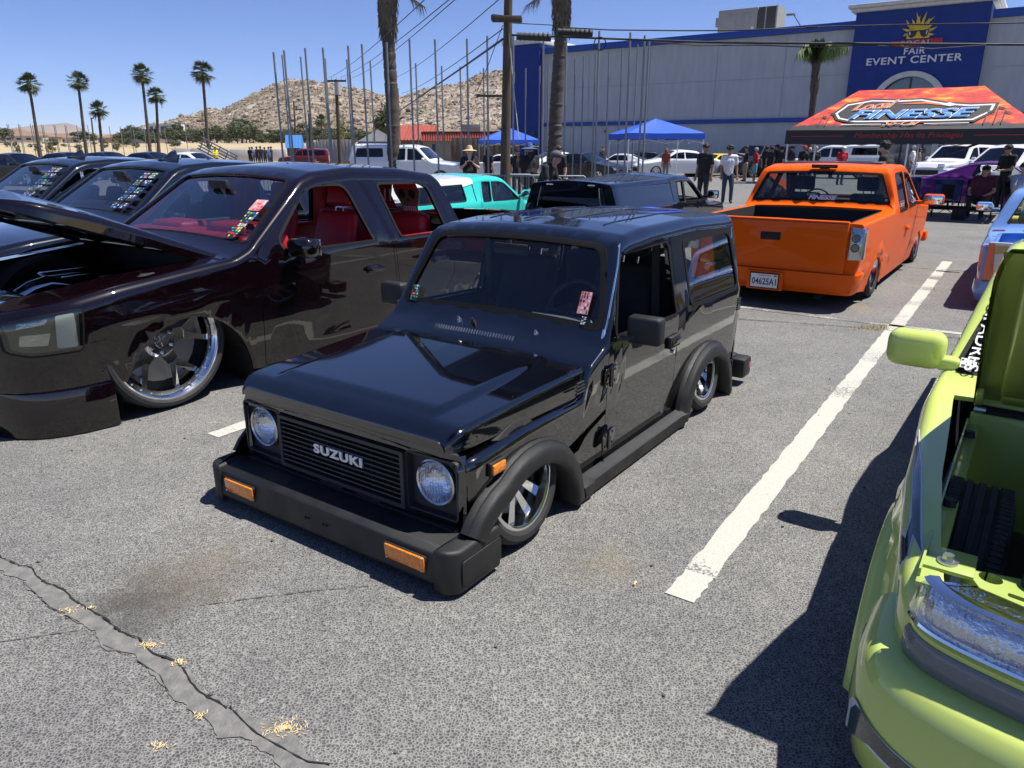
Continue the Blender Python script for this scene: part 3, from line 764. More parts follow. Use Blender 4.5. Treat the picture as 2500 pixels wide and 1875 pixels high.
        for q in (.1, -.1): MB().cyl((1.62, (.545 + q * .95) * s_, .103), (1.634, (.545 + q * .95) * s_, .103), .004, None, 6, ALU).build('screw', ALU, sg_)
    for y in (-.07, -.05, .05, .07): MB().cyl((1.612, y, .12), (1.6228, y, .12), .005, None, 8, BLACK).build('plate_hole', BLACK, bu)
    # wheels
    for y in (1, -1):
        wheel(car, fw[0], .645 * y, .292, .222, .20, 'five', CHROME, camber=R(9), steer=R(0), z=.293)
        wheel(car, rw[0], .64 * y, .292, .222, .20, 'five', CHROME, camber=R(11), z=.293)
        for wx, wz in ((fw[0], .4), (rw[0], .42)):
            V, F = sweep([(p[0], p[1] - .005) for p in arc(wx - .045, .03, .375, 0, 180, 16, .37)], [(0, .73), (0, .38), (.03, .38), (.03, .73)], y); b = MB(); b.add(V, F, BLACK); b.build('wheel_well', BLACK, car)
            b = MB(); b.box((wx - .04, .37 * y, .2), (.76, .02, .36), BLACK); b.build('inner_panel', BLACK, car)
    b = MB(); b.box((-.1, 0, .13), (3.0, .72, .06), BLACK); b.box((-.05, 0, .13), (1.2, 1.38, .06), BLACK); b.box((1.38, 0, .20), (.16, 1.36, .03), BLACK); b.build('floor_pan', BLACK, car)
    b = MB(); b.box((.48, 0, .40), (.03, 1.38, .5), BLACK); b.build('bulkhead', BLACK, car)
    # interior
    DASH = mat('grey_green_dash', (.13, .16, .155), .7, bump=.2, bscale=200)
    b = MB(); b.box((.205, 0, .755), (.17, 1.26, .09), DASH, bev=.03, seg=3); b.box((.175, .36, .805), (.14, .40, .07), DASH, bev=.03, seg=3)
    da = b.build('dashboard', DASH, car, 50)
    b = MB()
    for k in range(12): b.box((.262, -.55 + k * .1, .801), (.03, .085, .005), TRIM)
    b.build('demister_vent', TRIM, da)
    steering(car, -.02, .36, .83, TRIM)
    for y in (.36, -.36): seat(car, -.33, y, .35, DARKINT, .55, .46)
    b = MB(); b.box((-1.15, 0, .50), (.45, 1.0, .14), DARKINT, bev=.05); b.box((-1.38, 0, .73), (.12, 1.0, .5), DARKINT, bev=.05); b.build('rear_seat', DARKINT, car, 50)
    b = MB(); b.box((.06, -.02, 1.165), (.03, .24, .065), TRIM, bev=.012); b.cyl((.07, -.02, 1.19), (.03, -.02, 1.25), .008, None, 6, TRIM); b.build('rear_view_mirror', TRIM, car)
    for y in (.50, -.52):
        b = MB(); b.box((-.55, y * 1.22, .9), (.02, .045, .6), TRIM, rot=Matrix.Rotation(.05, 3, 'X')); b.build('seat_belt', TRIM, car)
    # stickers on the glass
    n_ = Vector((.9, 0, .43)).normalized(); up = Vector((-.43, 0, .9))
    def wsp(x, y): return Vector((x + .004, y, float(B.zt(np.array([x]))[0]) - .018))
    decal('sticker', car, wsp(.235, -.60) + n_ * .012, (0, 1, 0), up, .055, .10, [PR[2], PR[1], PR[3], PR[0]], 4, 6, 1)
    decal('sticker', car, wsp(.20, .555) + n_ * .012, (0, 1, 0), up, .065, .12, [PR[6], PR[0], PR[1], PR[2]], 4, 6, 2)
    decal('sticker', car, wsp(.245, .575) + n_ * .012, (0, 1, 0), up, .03, .045, [PR[2], PR[0]], 2, 5, 3)
    return car
def empty_part(name, parent):
    o = bpy.data.objects.new(name, None); COL.objects.link(o); o.parent = parent; o.empty_display_size = .05; return o
def ring_prism(po, pi, h0, h1, fn):
    n = len(po); assert len(pi) == n
    V = [fn(a, b, h0) for a, b in po] + [fn(a, b, h0) for a, b in pi] + [fn(a, b, h1) for a, b in po] + [fn(a, b, h1) for a, b in pi]; F = []
    for i in range(n):
        j = (i + 1) % n
        F += [(i, n + i, n + j, j), (2 * n + i, 2 * n + j, 3 * n + j, 3 * n + i), (i, j, 2 * n + j, 2 * n + i), (n + i, 3 * n + i, 3 * n + j, n + j)]
    return V, F
def lens_mat():
    m = glass('fluted_lens', (.88, .92, .96), 1.6, .03); N, K = nodes_of(m)
    t = N.new('ShaderNodeTexCoord'); w = N.new('ShaderNodeTexWave'); w.inputs['Scale'].default_value = 22; w.bands_direction = 'Y'; w.inputs['Distortion'].default_value = .4
    K.new(t.outputs['Object'], w.inputs['Vector']); bp = N.new('ShaderNodeBump'); bp.inputs['Strength'].default_value = .5; bp.inputs['Distance'].default_value = .01
    K.new(w.outputs['Fac'], bp.inputs['Height'])
    for n in N:
        if n.type == 'BSDF_GLOSSY': K.new(bp.outputs[0], n.inputs['Normal'])
    return m
HLENS = lens_mat()
samurai()
# ------------------------------------------------------------------ generic lofted vehicle
def end_cap(B, x, sgn, qs=None):
    """closes the loft at station x"""
    qs = qs or [0, .25, .5, .75, 1, 1.2, 1.4, 1.6, 1.8, 2, 2.5, 3]
    P = B.P(np.full(len(qs), x), np.array(qs) * B.K); V = [tuple(p) for p in P] + [(p[0], -p[1], p[2]) for p in P[:-1][::-1]]
    F = [tuple(range(len(V)))] ; b = MB(); b.add(V, F); return b
def vehicle(name, label, cat, loc, rot, pm, top, half, bot, belt, x0, x1, arches=(), doors=(), wins=(), ws=None, rwin=None, cuts=(), gl=None, gls=None,
            lining=None, tumble=.3, under=.05, r=.08, crown=.03, tsm=.03, wsm=.05, dx=.07, crease=None, seals=True, group=None, caps=True, wells=True, glws=None, lip=True, handles=True, wellm=None, lin_x=None):
    car = empty(name, label, cat, loc, rot, group)
    B = Loft(top, half, bot, belt, tumble, under, r, crown, tsm, wsm, crease)
    gl = gl or TINT; q3 = 3 * B.K
    ah = []
    for (ax, az, ar, arz) in arches: ah.append(B.sz(arc(ax, az, ar, 0, 180, 18, arz) + [(ax - ar, -.5), (ax + ar, -.5)]))
    th = []
    for (a, c, f0, f1) in cuts: th.append(B.sy([(a, -.1), (a, f0), (c, f1), (c, -.1)]))
    wsp = rwp = None
    def trap(t):                  # (x_top, x_bottom, f_top, f_bottom)
        a, c, f0, f1 = t; d = (c - a) * .1
        return [(a, -.1), (a, f0 - .05), (a + d * .5, f0 - .008), (a + d, f0), (c - d, f1), (c - d * .4, f1 - .006), (c, f1 - .04), (c, -.1)]
    if ws: wsp = trap(ws); th.append(B.sy(wsp))
    if rwin: rwp = trap(rwin); th.append(B.sy(rwp))
    outer = [(x1, 0)] + [(x1, B.K * .5), (x1, B.K), (x1, 2 * B.K), (x1, q3), (x0, q3), (x0, 2 * B.K), (x0, B.K), (x0, B.K * .5), (x0, 0)]
    dh = [B.sz(d[0]) for d in doors]; wh = [B.sz(w) for w in wins]
    obj('body_shell', B.make(outer, ah + th + dh + wh, dx, t=.02), pm, car)
    if lining:
        lx0, lx1 = lin_x; o2 = [(lx1, .0), (lx1, B.K), (lx1, q3), (lx0, q3), (lx0, B.K), (lx0, 0)]
        h2 = ah + th + [B.sz(inset(w, -.02)) for d in doors for w in d[1]] + wh
        obj('cabin_lining', B.make(o2, h2, dx * 1.5, t=0, off=-.035), lining, car)
    for sd in (1, -1):
        for d in doors:
            o = obj('door', B.one(B.sz(inset(d[0], .005)), [B.sz(w) for w in d[1]], sd, dx, t=.03), pm, car)
            for w in d[1]:
                if seals: obj('window_seal', B.one(B.sz(inset(w, -.012)), [B.sz(inset(w, .01))], sd, dx * 1.5, t=.008, off=.003), SEAL, o)
                if gls is None or gls[0] is not None: obj('window', B.one(B.sz(inset(w, -.006)), [], sd, dx * 2, t=0, off=-.012), (gls[0] if gls else gl), o)
            if handles and len(d) > 2:
                hx, hz = d[2]; y = float(B.side(np.array([hx]), np.array([hz]))[0]); b = MB()
                b.box((hx, (y + .004) * sd, hz), (.17, .02, .06), pm, bev=.008); b.box((hx, (y + .028) * sd, hz), (.19, .018, .03), pm, bev=.007); b.build('handle', pm, o)
        for w in wins:
            o = obj('window', B.one(B.sz(inset(w, -.006)), [], sd, dx * 2, t=0, off=-.01), gl, car)
            if seals: obj('window_seal', B.one(B.sz(inset(w, -.012)), [B.sz(inset(w, .01))], sd, dx * 1.5, t=.008, off=.003), SEAL, o)
        if wells:
            for (ax, az, ar, arz) in arches:
                W = float(B.side(np.array([ax]), np.array([.35]))[0])
                V, F = sweep([(p[0], p[1]) for p in arc(ax, az, ar + .012, 0, 180, 14, arz + .012)], [(0, W - .03), (0, W - .45), (.02, W - .45), (.02, W - .03)], sd); b = MB(); b.add(V, F, wellm or BLACK); b.build('wheel_well', wellm or BLACK, car)
    wg = lambda pp: [(x, max(0, f)) for x, f in pp]
    for pp, nm in ((wsp, 'windscreen'), (rwp, 'rear_window')):
        if pp is None: continue
        lo, hi = min(p[0] for p in pp), max(p[0] for p in pp); e = .006; fx = max(.008, min(dx, (hi - lo) / 8))
        big = [(x + (-e if x < (lo + hi) / 2 else e), f + (.012 if f > 0 else 0)) for x, f in wg(pp)]; sm = [(x + (e if x < (lo + hi) / 2 else -e), f - .012) for x, f in pp]
        o = obj(nm, B.make(B.sy(big), [], fx, t=0, off=-.012), (glws or gl) if nm == 'windscreen' else gl, car)
        if seals: obj('window_seal', B.make(B.sy(big), [B.sy(sm)], fx, t=.006, off=.003), SEAL, o)
    if caps:
        end_cap(B, x0, -1).build('tail_panel', pm, car, 30); end_cap(B, x1, 1).build('nose_panel', pm, car, 30)
    return car, B
def mirror_part(car, pm, x, y, z, sd, d=(.12, .24, .16), arm=.1, glass_back=True):
    b = MB(); b.box((x, (y + arm + d[1] / 2) * sd, z), d, pm, bev=min(d) * .38, seg=4); m_ = b.build('mirror', pm, car, 60)
    b = MB(); b.box((x, (y + arm / 2) * sd, z - d[2] * .3), (d[0] * .7, arm + .06, d[2] * .35), pm, bev=.015); b.build('mirror_arm', pm, m_, 60)
    b = MB(); b.box((x - d[0] * .5 + .004, (y + arm + d[1] / 2) * sd, z), (.012, d[1] * .86, d[2] * .8), MIRR, bev=.004); b.build('mirror_glass', MIRR, m_)
    return m_

# ------------------------------------------------------------------ full-size dark trucks
RED = mat('red_leather', (.42, .012, .02), .45, bump=.25, bscale=90, var=.15, vscale=6)
PURPLE = paint('black_purple_flake_paint', (.0014, .0009, .0018), flake=(.08, .006, .014), rough=.3, ior=1.65)
BLKT = paint('black_truck_paint', (.0012, .0013, .0018), rough=.25, ior=2.0)
def big_truck(name, label, loc, pm, seatm, kind):
    top = [(-5.0, .98), (-3.17, .985), (-3.13, 1.03), (-3.0, 1.47), (-2.92, 1.515), (-2.5, 1.57), (-1.9, 1.592), (-1.5, 1.565), (-1.33, 1.515), (-.69, 1.055), (-.55, 1.00), (-.4, .99), (.3, .93), (.72, .865), (.93, .80), (1.02, .70)]
    half = [(-5.0, .95), (-3.2, .985), (-2, 1.0), (.35, 1.0), (.58, .975), (.75, .91), (.88, .80), (.97, .60), (1.02, .36), (1.035, .1)]
    dF = rpoly([(-.745, .12), (-.73, .70), (-.735, 1.0), (-.84, 1.085), (-1.285, 1.43), (-1.42, 1.475), (-1.93, 1.487), (-2.05, 1.2), (-2.135, .94), (-2.19, .5), (-2.17, .12)], [.04, 0, 0, .03, .04, 0, .02, 0, 0, 0, .04])
    wF = rpoly([(-1.0, .965), (-.96, 1.055), (-1.33, 1.385), (-1.45, 1.425), (-1.775, 1.425), (-1.92, .96)], [.03, .05, .08, .03, .10, .03])
    dR = rpoly([(-2.2, .12), (-2.215, .5), (-2.16, .94), (-2.075, 1.2), (-1.955, 1.487), (-2.78, 1.468), (-2.93, 1.2), (-3.0, .95), (-3.0, .55), (-2.83, .3), (-2.8, .12)], [.03, 0, 0, 0, .02, .06, 0, 0, 0, 0, .04])
    wR = rpoly([(-2.255, .955), (-2.14, 1.415), (-2.70, 1.402), (-2.80, 1.36), (-2.90, .95)], [.03, .06, .04, .08, .03])
    cr = lambda x, z: .022 * np.exp(-((z - .70) / .06) ** 2) * np.exp(-((x + .1) / .55) ** 4) + .012 * np.exp(-((np.hypot((x + .14) / .52, (z - .02) / .62) - 1) / .06) ** 2) - .012 * np.exp(-((z - .30) / .04) ** 2) * (x < -.8)
    op = (kind == 'open')
    cuts = [(-.56, .93, .84, .70)] if op else []
    cuts.append((-4.85, -3.25, .84, .84))
    car, B = vehicle(name, label, 'truck', loc, ROT_NEAR, pm, top, half, [(-5, .18), (-3, .1), (-.8, .1), (.35, .28), (1.05, .30)], .93, -5.0, 1.03, arches=[(-.14, .02, .50, .60), (-3.7, .02, .5, .58)],
        doors=[(dF, [wF], (-1.89, .725)), (dR, [wR], (-2.77, .70))], ws=(-1.315, -.725, .955, .965), rwin=(-3.115, -3.005, .9, .9), cuts=cuts, gl=GLASS, gls=[None] if op else [None], glws=MIDT if not op else glass('blue_tinted_screen', (.55, .62, .78), 1.25),
        lining=seatm, lin_x=(-3.05, -.74), tumble=.37, under=.06, r=[(-5, .05), (-3.1, .06), (-2.9, .11), (-1.2, .10), (-.6, .06), (.6, .10), (1.05, .12)], crown=.035, tsm=.03, wsm=.04, dx=.05 if op else .08, crease=cr)
    # rear door window glass stays up on the hidden side only
    wm = mat('polished_aluminium', (.75, .76, .78), .08, 1.0, rvar=.08)
    for y in (1, -1):
        wheel(car, 0.0, .80 * y, .462, .395, .25, 'split', wm, camber=R(3), steer=R(3), detail=1, z=.463, spin=.5)
        wheel(car, -3.7, .80 * y, .462, .395, .25, 'split', wm, camber=R(2), detail=1, z=.463)
    # lower bumper, headlights
    for sd in (1, -1):
        hlq = rpoly([(.555, .545), (.53, .83), (.56, .858), (.80, .845), (.90, .80), (.885, .57), (.80, .54)], [.03, .03, .02, .02, .02, .02, .02])
        h = obj('headlight', B.one(B.sz(hlq), [], sd, .05, t=0, off=.003), mat('smoked_reflector', (.16, .165, .14), .25, .5), car)
        obj('headlight_bezel', B.one(B.sz(inset(hlq, -.012)), [B.sz(inset(hlq, .012))], sd, .04, t=.01, off=.010), SEAL, h)
        obj('lens', B.one(B.sz(hlq), [], sd, .05, t=.012, off=.012), glass('smoked_lens', (.62, .64, .58), 1.3), h)
        obj('turn_lens', B.one(B.sz(rpoly([(.575, .57), (.575, .82), (.665, .82), (.68, .57)], .02)), [], sd, .05, off=.007), mat('frosted_lens', (.75, .78, .8), .35), h)
        for hz in (.76, .63): obj('lamp', B.one(B.sz(rpoly([(.72, hz - .035), (.70, hz + .04), (.83, hz + .035), (.84, hz - .03)], .01)), [], sd, .05, off=.007), REFL, h)
    pl = [(x, float(B.side(np.array([x]), np.array([.33]))[0]) + .012) for x in (.40, .5, .6, .7, .78, .85, .91, .96, 1.0, 1.02)]
    poly = [(x, y) for x, y in pl] + [(1.04, .3), (1.04, -.3)] + [(x, -y) for x, y in pl[::-1]]
    b = MB(); V, F = bprism(poly, .006, .298, XY, .008, 2); b.add(V, F, pm); lb = b.build('front_bumper', pm, car, 40)
    for k in range(8):
        b = MB(); b.box((1.03, 0, .06 + k * .025), (.04, .9, .008), ALU); b.build('grille_bar', ALU, lb)
    b = MB(); b.box((1.0, 0, .62), (.05, 1.0, .22), BLACK, bev=.01); g = b.build('grille', BLACK, car)
    for k in range(7):
        b = MB(); b.box((1.03, 0, .53 + k * .03), (.02, .98, .012), CHROME, bev=.003); b.build('grille_bar', CHROME, g)
    # mirrors
    for sd in (1, -1):
        y = .93; m_ = mirror_part(car, pm, -1.06, y - .02, 1.0, sd, (.15, .26, .15), .07)
    # cabin
    b = MB(); b.box((-.98, 0, .995), (.46, 1.60, .18), seatm, bev=.06, seg=3); b.box((-1.04, .38, 1.09), (.30, .5, .12), seatm, bev=.05, seg=3); b.box((-1.02, -.42, 1.08), (.28, .46, .10), seatm, bev=.045, seg=3); b.build('dashboard', seatm, car, 60)
    steering(car, -1.28, .38, .97, seatm)
    for y in (.4, -.4): seat(car, -1.72, y, .42, seatm, .62, .52)
    b = MB(); b.box((-2.6, 0, .52), (.52, 1.5, .18), seatm, bev=.06); b.box((-2.88, 0, .82), (.16, 1.5, .58), seatm, bev=.06); b.build('rear_seat', seatm, car, 60)
    for sd in (1, -1):
        b = MB(); b.box((-2.04, .86 * sd, 1.18), (.14, .05, .62), seatm, bev=.015, rot=Matrix.Rotation(.32 * sd, 3, 'X')); b.build('pillar_trim', seatm, car, 60)
        for (xa, xb) in ((-1.0, -1.95), (-2.25, -2.9)):
            b = MB(); b.box(((xa + xb) / 2, .90 * sd, .93), (abs(xa - xb), .09, .04), seatm, bev=.012); b.build('door_card', seatm, car, 60)
    b = MB(); b.box((-1.9, 0, .2), (2.5, 1.8, .06), BLACK); b.box((.2, 0, .22), (1.2, .9, .06), BLACK); b.box((-.62, 0, .58), (.04, 1.8, .75), BLACK); b.build('floor_pan', BLACK, car)
    b = MB(); b.box((-4.05, 0, .55), (1.6, 1.55, .04), TRIM); b.build('bed_floor', TRIM, car)
    b = MB(); b.box((-1.16, 0, 1.425), (.04, .24, .07), TRIM, bev=.015); b.build('rear_view_mirror', TRIM, car)
    return car, B
def gmc():
    car, B = big_truck('lowered_crew_truck', 'black purple flake crew truck with red interior, bonnet propped open and huge polished wheels', (-3.085, 5.35, 0), PURPLE, RED, 'open')
    # open bonnet, hinged at the scuttle
    HB = Loft([(0, .05), (.9, .075), (1.25, .055), (1.42, .015), (1.48, -.05)], [(0, .80), (.6, .79), (1.2, .72), (1.42, .58), (1.48, .48)], -.06, .0, tumble=0, under=0, r=.05, crown=.03, tsm=.03, wsm=.05)
    hp = empty_part('bonnet', car); hp.location = (-.58, 0, .955); hp.rotation_euler = (0, -R(20.5), 0)
    def bulge(p):
        y = np.abs(p[:, 1]); w = np.clip((.52 - y) / .14, 0, 1); w = w * w * (3 - 2 * w); t = np.clip((p[:, 2] - .0) / .03, 0, 1); q = p.copy(); q[:, 2] += .03 * w * t * np.clip(p[:, 0] / .3, 0, 1); return q
    op = HB.P; HB.P = lambda x, q: bulge(op(x, q))
    obj('bonnet_skin', HB.make([(0, 0), (1.48, 0), (1.48, 3 * HB.K), (0, 3 * HB.K)], [], .06, t=0), PURPLE, hp)
    obj('bonnet_liner', HB.make([(0, 0), (1.48, 0), (1.48, 3 * HB.K), (0, 3 * HB.K)], [], .1, t=0, off=-.03), SAM_PAINT, hp)
    b = MB(); b.box((.7, .3, -.035), (1.1, .05, .03), SAM_PAINT, bev=.01); b.box((.7, -.3, -.035), (1.1, .05, .03), SAM_PAINT, bev=.01); b.box((.9, 0, -.035), (.05, .9, .03), SAM_PAINT, bev=.01); b.box((.3, 0, -.035), (.05, 1.2, .03), SAM_PAINT, bev=.01); b.build('bonnet_brace', SAM_PAINT, hp)
    V, F = bprism(rpoly([(-.5, .0), (.5, .0), (.46, .04), (-.46, .04)], .01), -.04, .03, lambda a, c, h: (1.40 + c, a, h), .01, 2); b = MB(); b.add(V, F, PURPLE); b.build('bonnet_nose', PURPLE, hp, 50)
    # engine bay
    b = MB()
    V, F = bprism(rpoly([(.62, -.62), (.98, -.5), (.98, .5), (.62, .62)], .03), .80, .835, XY, .01, 2); b.add(V, F, CHROME); rc = b.build('radiator_cover', CHROME, car, 40)
    for y in (-.3, 0, .3): MB().box((.8, y, .838), (.28, .03, .012), SAM_PAINT, bev=.004).build('cover_rib', SAM_PAINT, rc)
    b = MB(); b.tube([(.60, .34, .80), (.52, .34, .84), (.42, .33, .86), (.28, .30, .82), (.15, .26, .80), (.05, .22, .80)], .055, 14, mat('polished_pipe', (.3, .32, .34), .08, 1.0)); b.build('intake_pipe', None, car, 60)
    b = MB(); b.box((-.05, 0, .66), (.7, .55, .28), BLACK, bev=.05); b.box((-.05, .17, .83), (.6, .12, .07), SAM_PAINT, bev=.02); b.box((-.05, -.17, .83), (.6, .12, .07), SAM_PAINT, bev=.02); b.build('engine', BLACK, car, 50)
    MB().box((-.4, .5, .80), (.22, .2, .18), BLACK, bev=.02).build('battery', BLACK, car)
    # red brake caliper with lettering
    ca = mat('red_caliper', (.5, .012, .02), .35, coat=.6)
    b = MB(); V, F = bprism(rpoly([(-.17, .19), (-.06, .15), (-.04, .28), (-.17, .33), (-.26, .22)], .03), .0, .06, lambda a, c, h: (a, .83 + h, .463 + c), .01, 2); b.add(V, F, ca); cp = b.build('brake_caliper', ca, car, 50)
    place_text('lettering', 'wilwood', WHITE, cp, (-.14, .893, .70), (-.75, 0, .66), (.66, 0, .75), .055, ext=.001)
    # stickers on the screen, picture on the rear window
    def wp(f, y): x = -.725 - .59 * f; return Vector((x, y, float(B.zt(np.array([x]))[0]) - .03))
    n_ = Vector((.61, 0, .79)); up = Vector((-.79, 0, .61))
    for i, (f, y, w, h, cs) in enumerate(((.10, .70, .13, .11, [PR[2], PR[1], PR[3], PR[7]]), (.33, .715, .14, .12, [PR[2], PR[4], PR[5], PR[0]]), (.21, .72, .09, .03, [PR[0], PR[2]]), (.52, .69, .14, .12, [PR[6], PR[0], PR[1]]))):
        decal('sticker', car, wp(f, y) + n_ * .03, (0, 1, 0), up, w, h, cs, 4, 4, 20 + i)
    # skull picture on the inside of the rear window
    def rp(y, z): x = -3.13 + (z - 1.03) * .29; return Vector((x + .03, y, z))
    e = empty_part('window_picture', car)
    bone = mat('print_bone', (.20, .165, .12), .6)
    def flat(poly, mm, k=0): b = MB(); b.add([rp(y, z) + Vector((.004 * k, 0, 0)) for y, z in poly], [tuple(range(len(poly)))], mm); b.build('print', mm, e, 0)
    sk = [(.36 + .17 * math.cos(t), 1.30 + .12 * math.sin(t)) for t in np.linspace(-.5, PI + .5, 18)] + [(.25, 1.17), (.26, 1.08), (.46, 1.08), (.47, 1.17)]
    flat(sk, bone, 1)
    for dy in (-.07, .07): flat([(.36 + dy + .045 * math.cos(t), 1.27 + .045 * math.sin(t)) for t in np.linspace(0, 2 * PI, 12)[:-1]], PR[2], 2)
    flat([(.34, 1.2), (.38, 1.2), (.36, 1.235)], PR[2], 2)
    for k in range(6): flat([(.275 + .03 * k, 1.10), (.295 + .03 * k, 1.10), (.295 + .03 * k, 1.15), (.275 + .03 * k, 1.15)], PR[0], 2)
    flat([(.19, 1.32), (.53, 1.32), (.50, 1.42), (.36, 1.45), (.22, 1.42)], PR[1], 3)
    flat([(-.55, 1.10), (.18, 1.12), (.14, 1.25), (.2, 1.38), (-.1, 1.33), (-.5, 1.42)], mat('print_dark_red', (.2, .01, .015), .6), 1)
    r_ = random.Random(4)
    for k in range(9):
        y = -.5 + .075 * k; z = 1.15 + .05 * r_.random(); flat([(y, z), (y + .02, z), (y + .06, z + .12), (y + .035, z + .13)], PR[0], 2)
    return car
gmc()
def truck2():
    g = L(-2.0, 0)
    base = Vector((-3.085, 5.35, 0)) - LY * 2.95 - LX * .75
    car, B = big_truck('black_crew_truck', 'black crew truck with shark fin aerial and sticker rows, beside the purple flake truck', base, BLKT, DARKINT, 'shut')
    zt = float(B.zt(np.array([-1.62]))[0])
    V, F = bprism(rpoly([(-.11, 0), (.12, 0), (-.02, .10), (-.07, .115)], .01), -.016, .016, lambda a, c, h: (-1.72 + a, .12 + h, zt - .005 + c), .006, 2); b = MB(); b.add(V, F, BLKT); b.box((-1.71, .12, zt + .006), (.26, .09, .02), BLKT, bev=.008); b.build('shark_fin_aerial', BLKT, car, 60)
    n_ = Vector((.61, 0, .79)); up = Vector((-.79, 0, .61))
    for i in range(5):
        for j in range(2):
            f = .14 + .17 * i; x = -.725 - .59 * f; p = Vector((x, .68 - .16 * j - .012 * i, float(B.zt(np.array([x]))[0]) - .03)) + n_ * .03
            decal('sticker', car, p, (0, 1, 0), up, .13, .09, [PR[2], PR[0], PR[(i + j) % 6 + 1], PR[4]], 4, 3, 40 + i * 2 + j)
    # front left door swung open about its hinge
    dr = [c for c in car.children if c.name.startswith('door')][0]; hg = Vector((-.745, .98, 0)); dr.rotation_euler = (0, 0, -R(36)); dr.location = hg - Matrix.Rotation(-R(36), 3, 'Z') @ hg
    c3 = copy_tree(car); c3.location = base - LY * 3.0 - LX * .4; c3['label'] = 'black truck at the end of the row, beyond the shark fin truck'
    return car
truck2()
# ------------------------------------------------------------------ bands following a plan curve
def band(path, sec, close_ends=True):
    """path (x,y) plan points, outward = left normal when walking; sec (outward, z) closed"""
    V = []; F = []; n = len(path); k = len(sec)
    for i in range(n):
        a = Vector(path[max(0, i - 1)]); b = Vector(path[min(n - 1, i + 1)]); d = (b - a).normalized(); nn = Vector((d.y, -d.x))
        for o, z in sec: V.append((path[i][0] + nn.x * o, path[i][1] + nn.y * o, z))
    for i in range(n - 1):
        for q in range(k): F.append((i * k + q, i * k + (q + 1) % k, (i + 1) * k + (q + 1) % k, (i + 1) * k + q))
    if close_ends: F += [list(range(k)), [(n - 1) * k + q for q in range(k)][::-1]]
    return V, F
def smooth_path(P, n=24):
    """Catmull-Rom through plan points"""
    P = [Vector(p) for p in P]; out = []
    for i in range(len(P) - 1):
        p0, p1, p2, p3 = P[max(0, i - 1)], P[i], P[i + 1], P[min(len(P) - 1, i + 2)]
        for k in range(max(2, n // (len(P) - 1))):
            t = k / max(2, n // (len(P) - 1))
            out.append(.5 * ((2 * p1) + (p2 - p0) * t + (2 * p0 - 5 * p1 + 4 * p2 - p3) * t * t + (3 * p1 - p0 - 3 * p2 + p3) * t ** 3))
    out.append(P[-1]); return [tuple(p) for p in out]
BED = mat('bed_liner', (.012, .012, .012), .8, bump=.4, bscale=150)
def bed_box(car, x0, x1, w, z0, z1, m, tubs=None):
    b = MB(); b.box(((x0 + x1) / 2, 0, z0), (x1 - x0, 2 * w, .03), m); b.build('bed_floor', m, car)
    for sd in (1, -1):
        b = MB(); b.box(((x0 + x1) / 2, w * sd, (z0 + z1) / 2), (x1 - x0, .02, z1 - z0), m); b.build('bed_wall', m, car)
        if tubs is not None: b = MB(); b.box((tubs, (w - .1) * sd, z0 + .12), (.7, .2, .24), m, bev=.05); b.build('wheel_tub', m, car)
    b = MB(); b.box((x1, 0, (z0 + z1) / 2), (.02, 2 * w, z1 - z0), m); b.box((x0, 0, (z0 + z1) / 2), (.02, 2 * w, z1 - z0), m); b.build('bed_end', m, car)

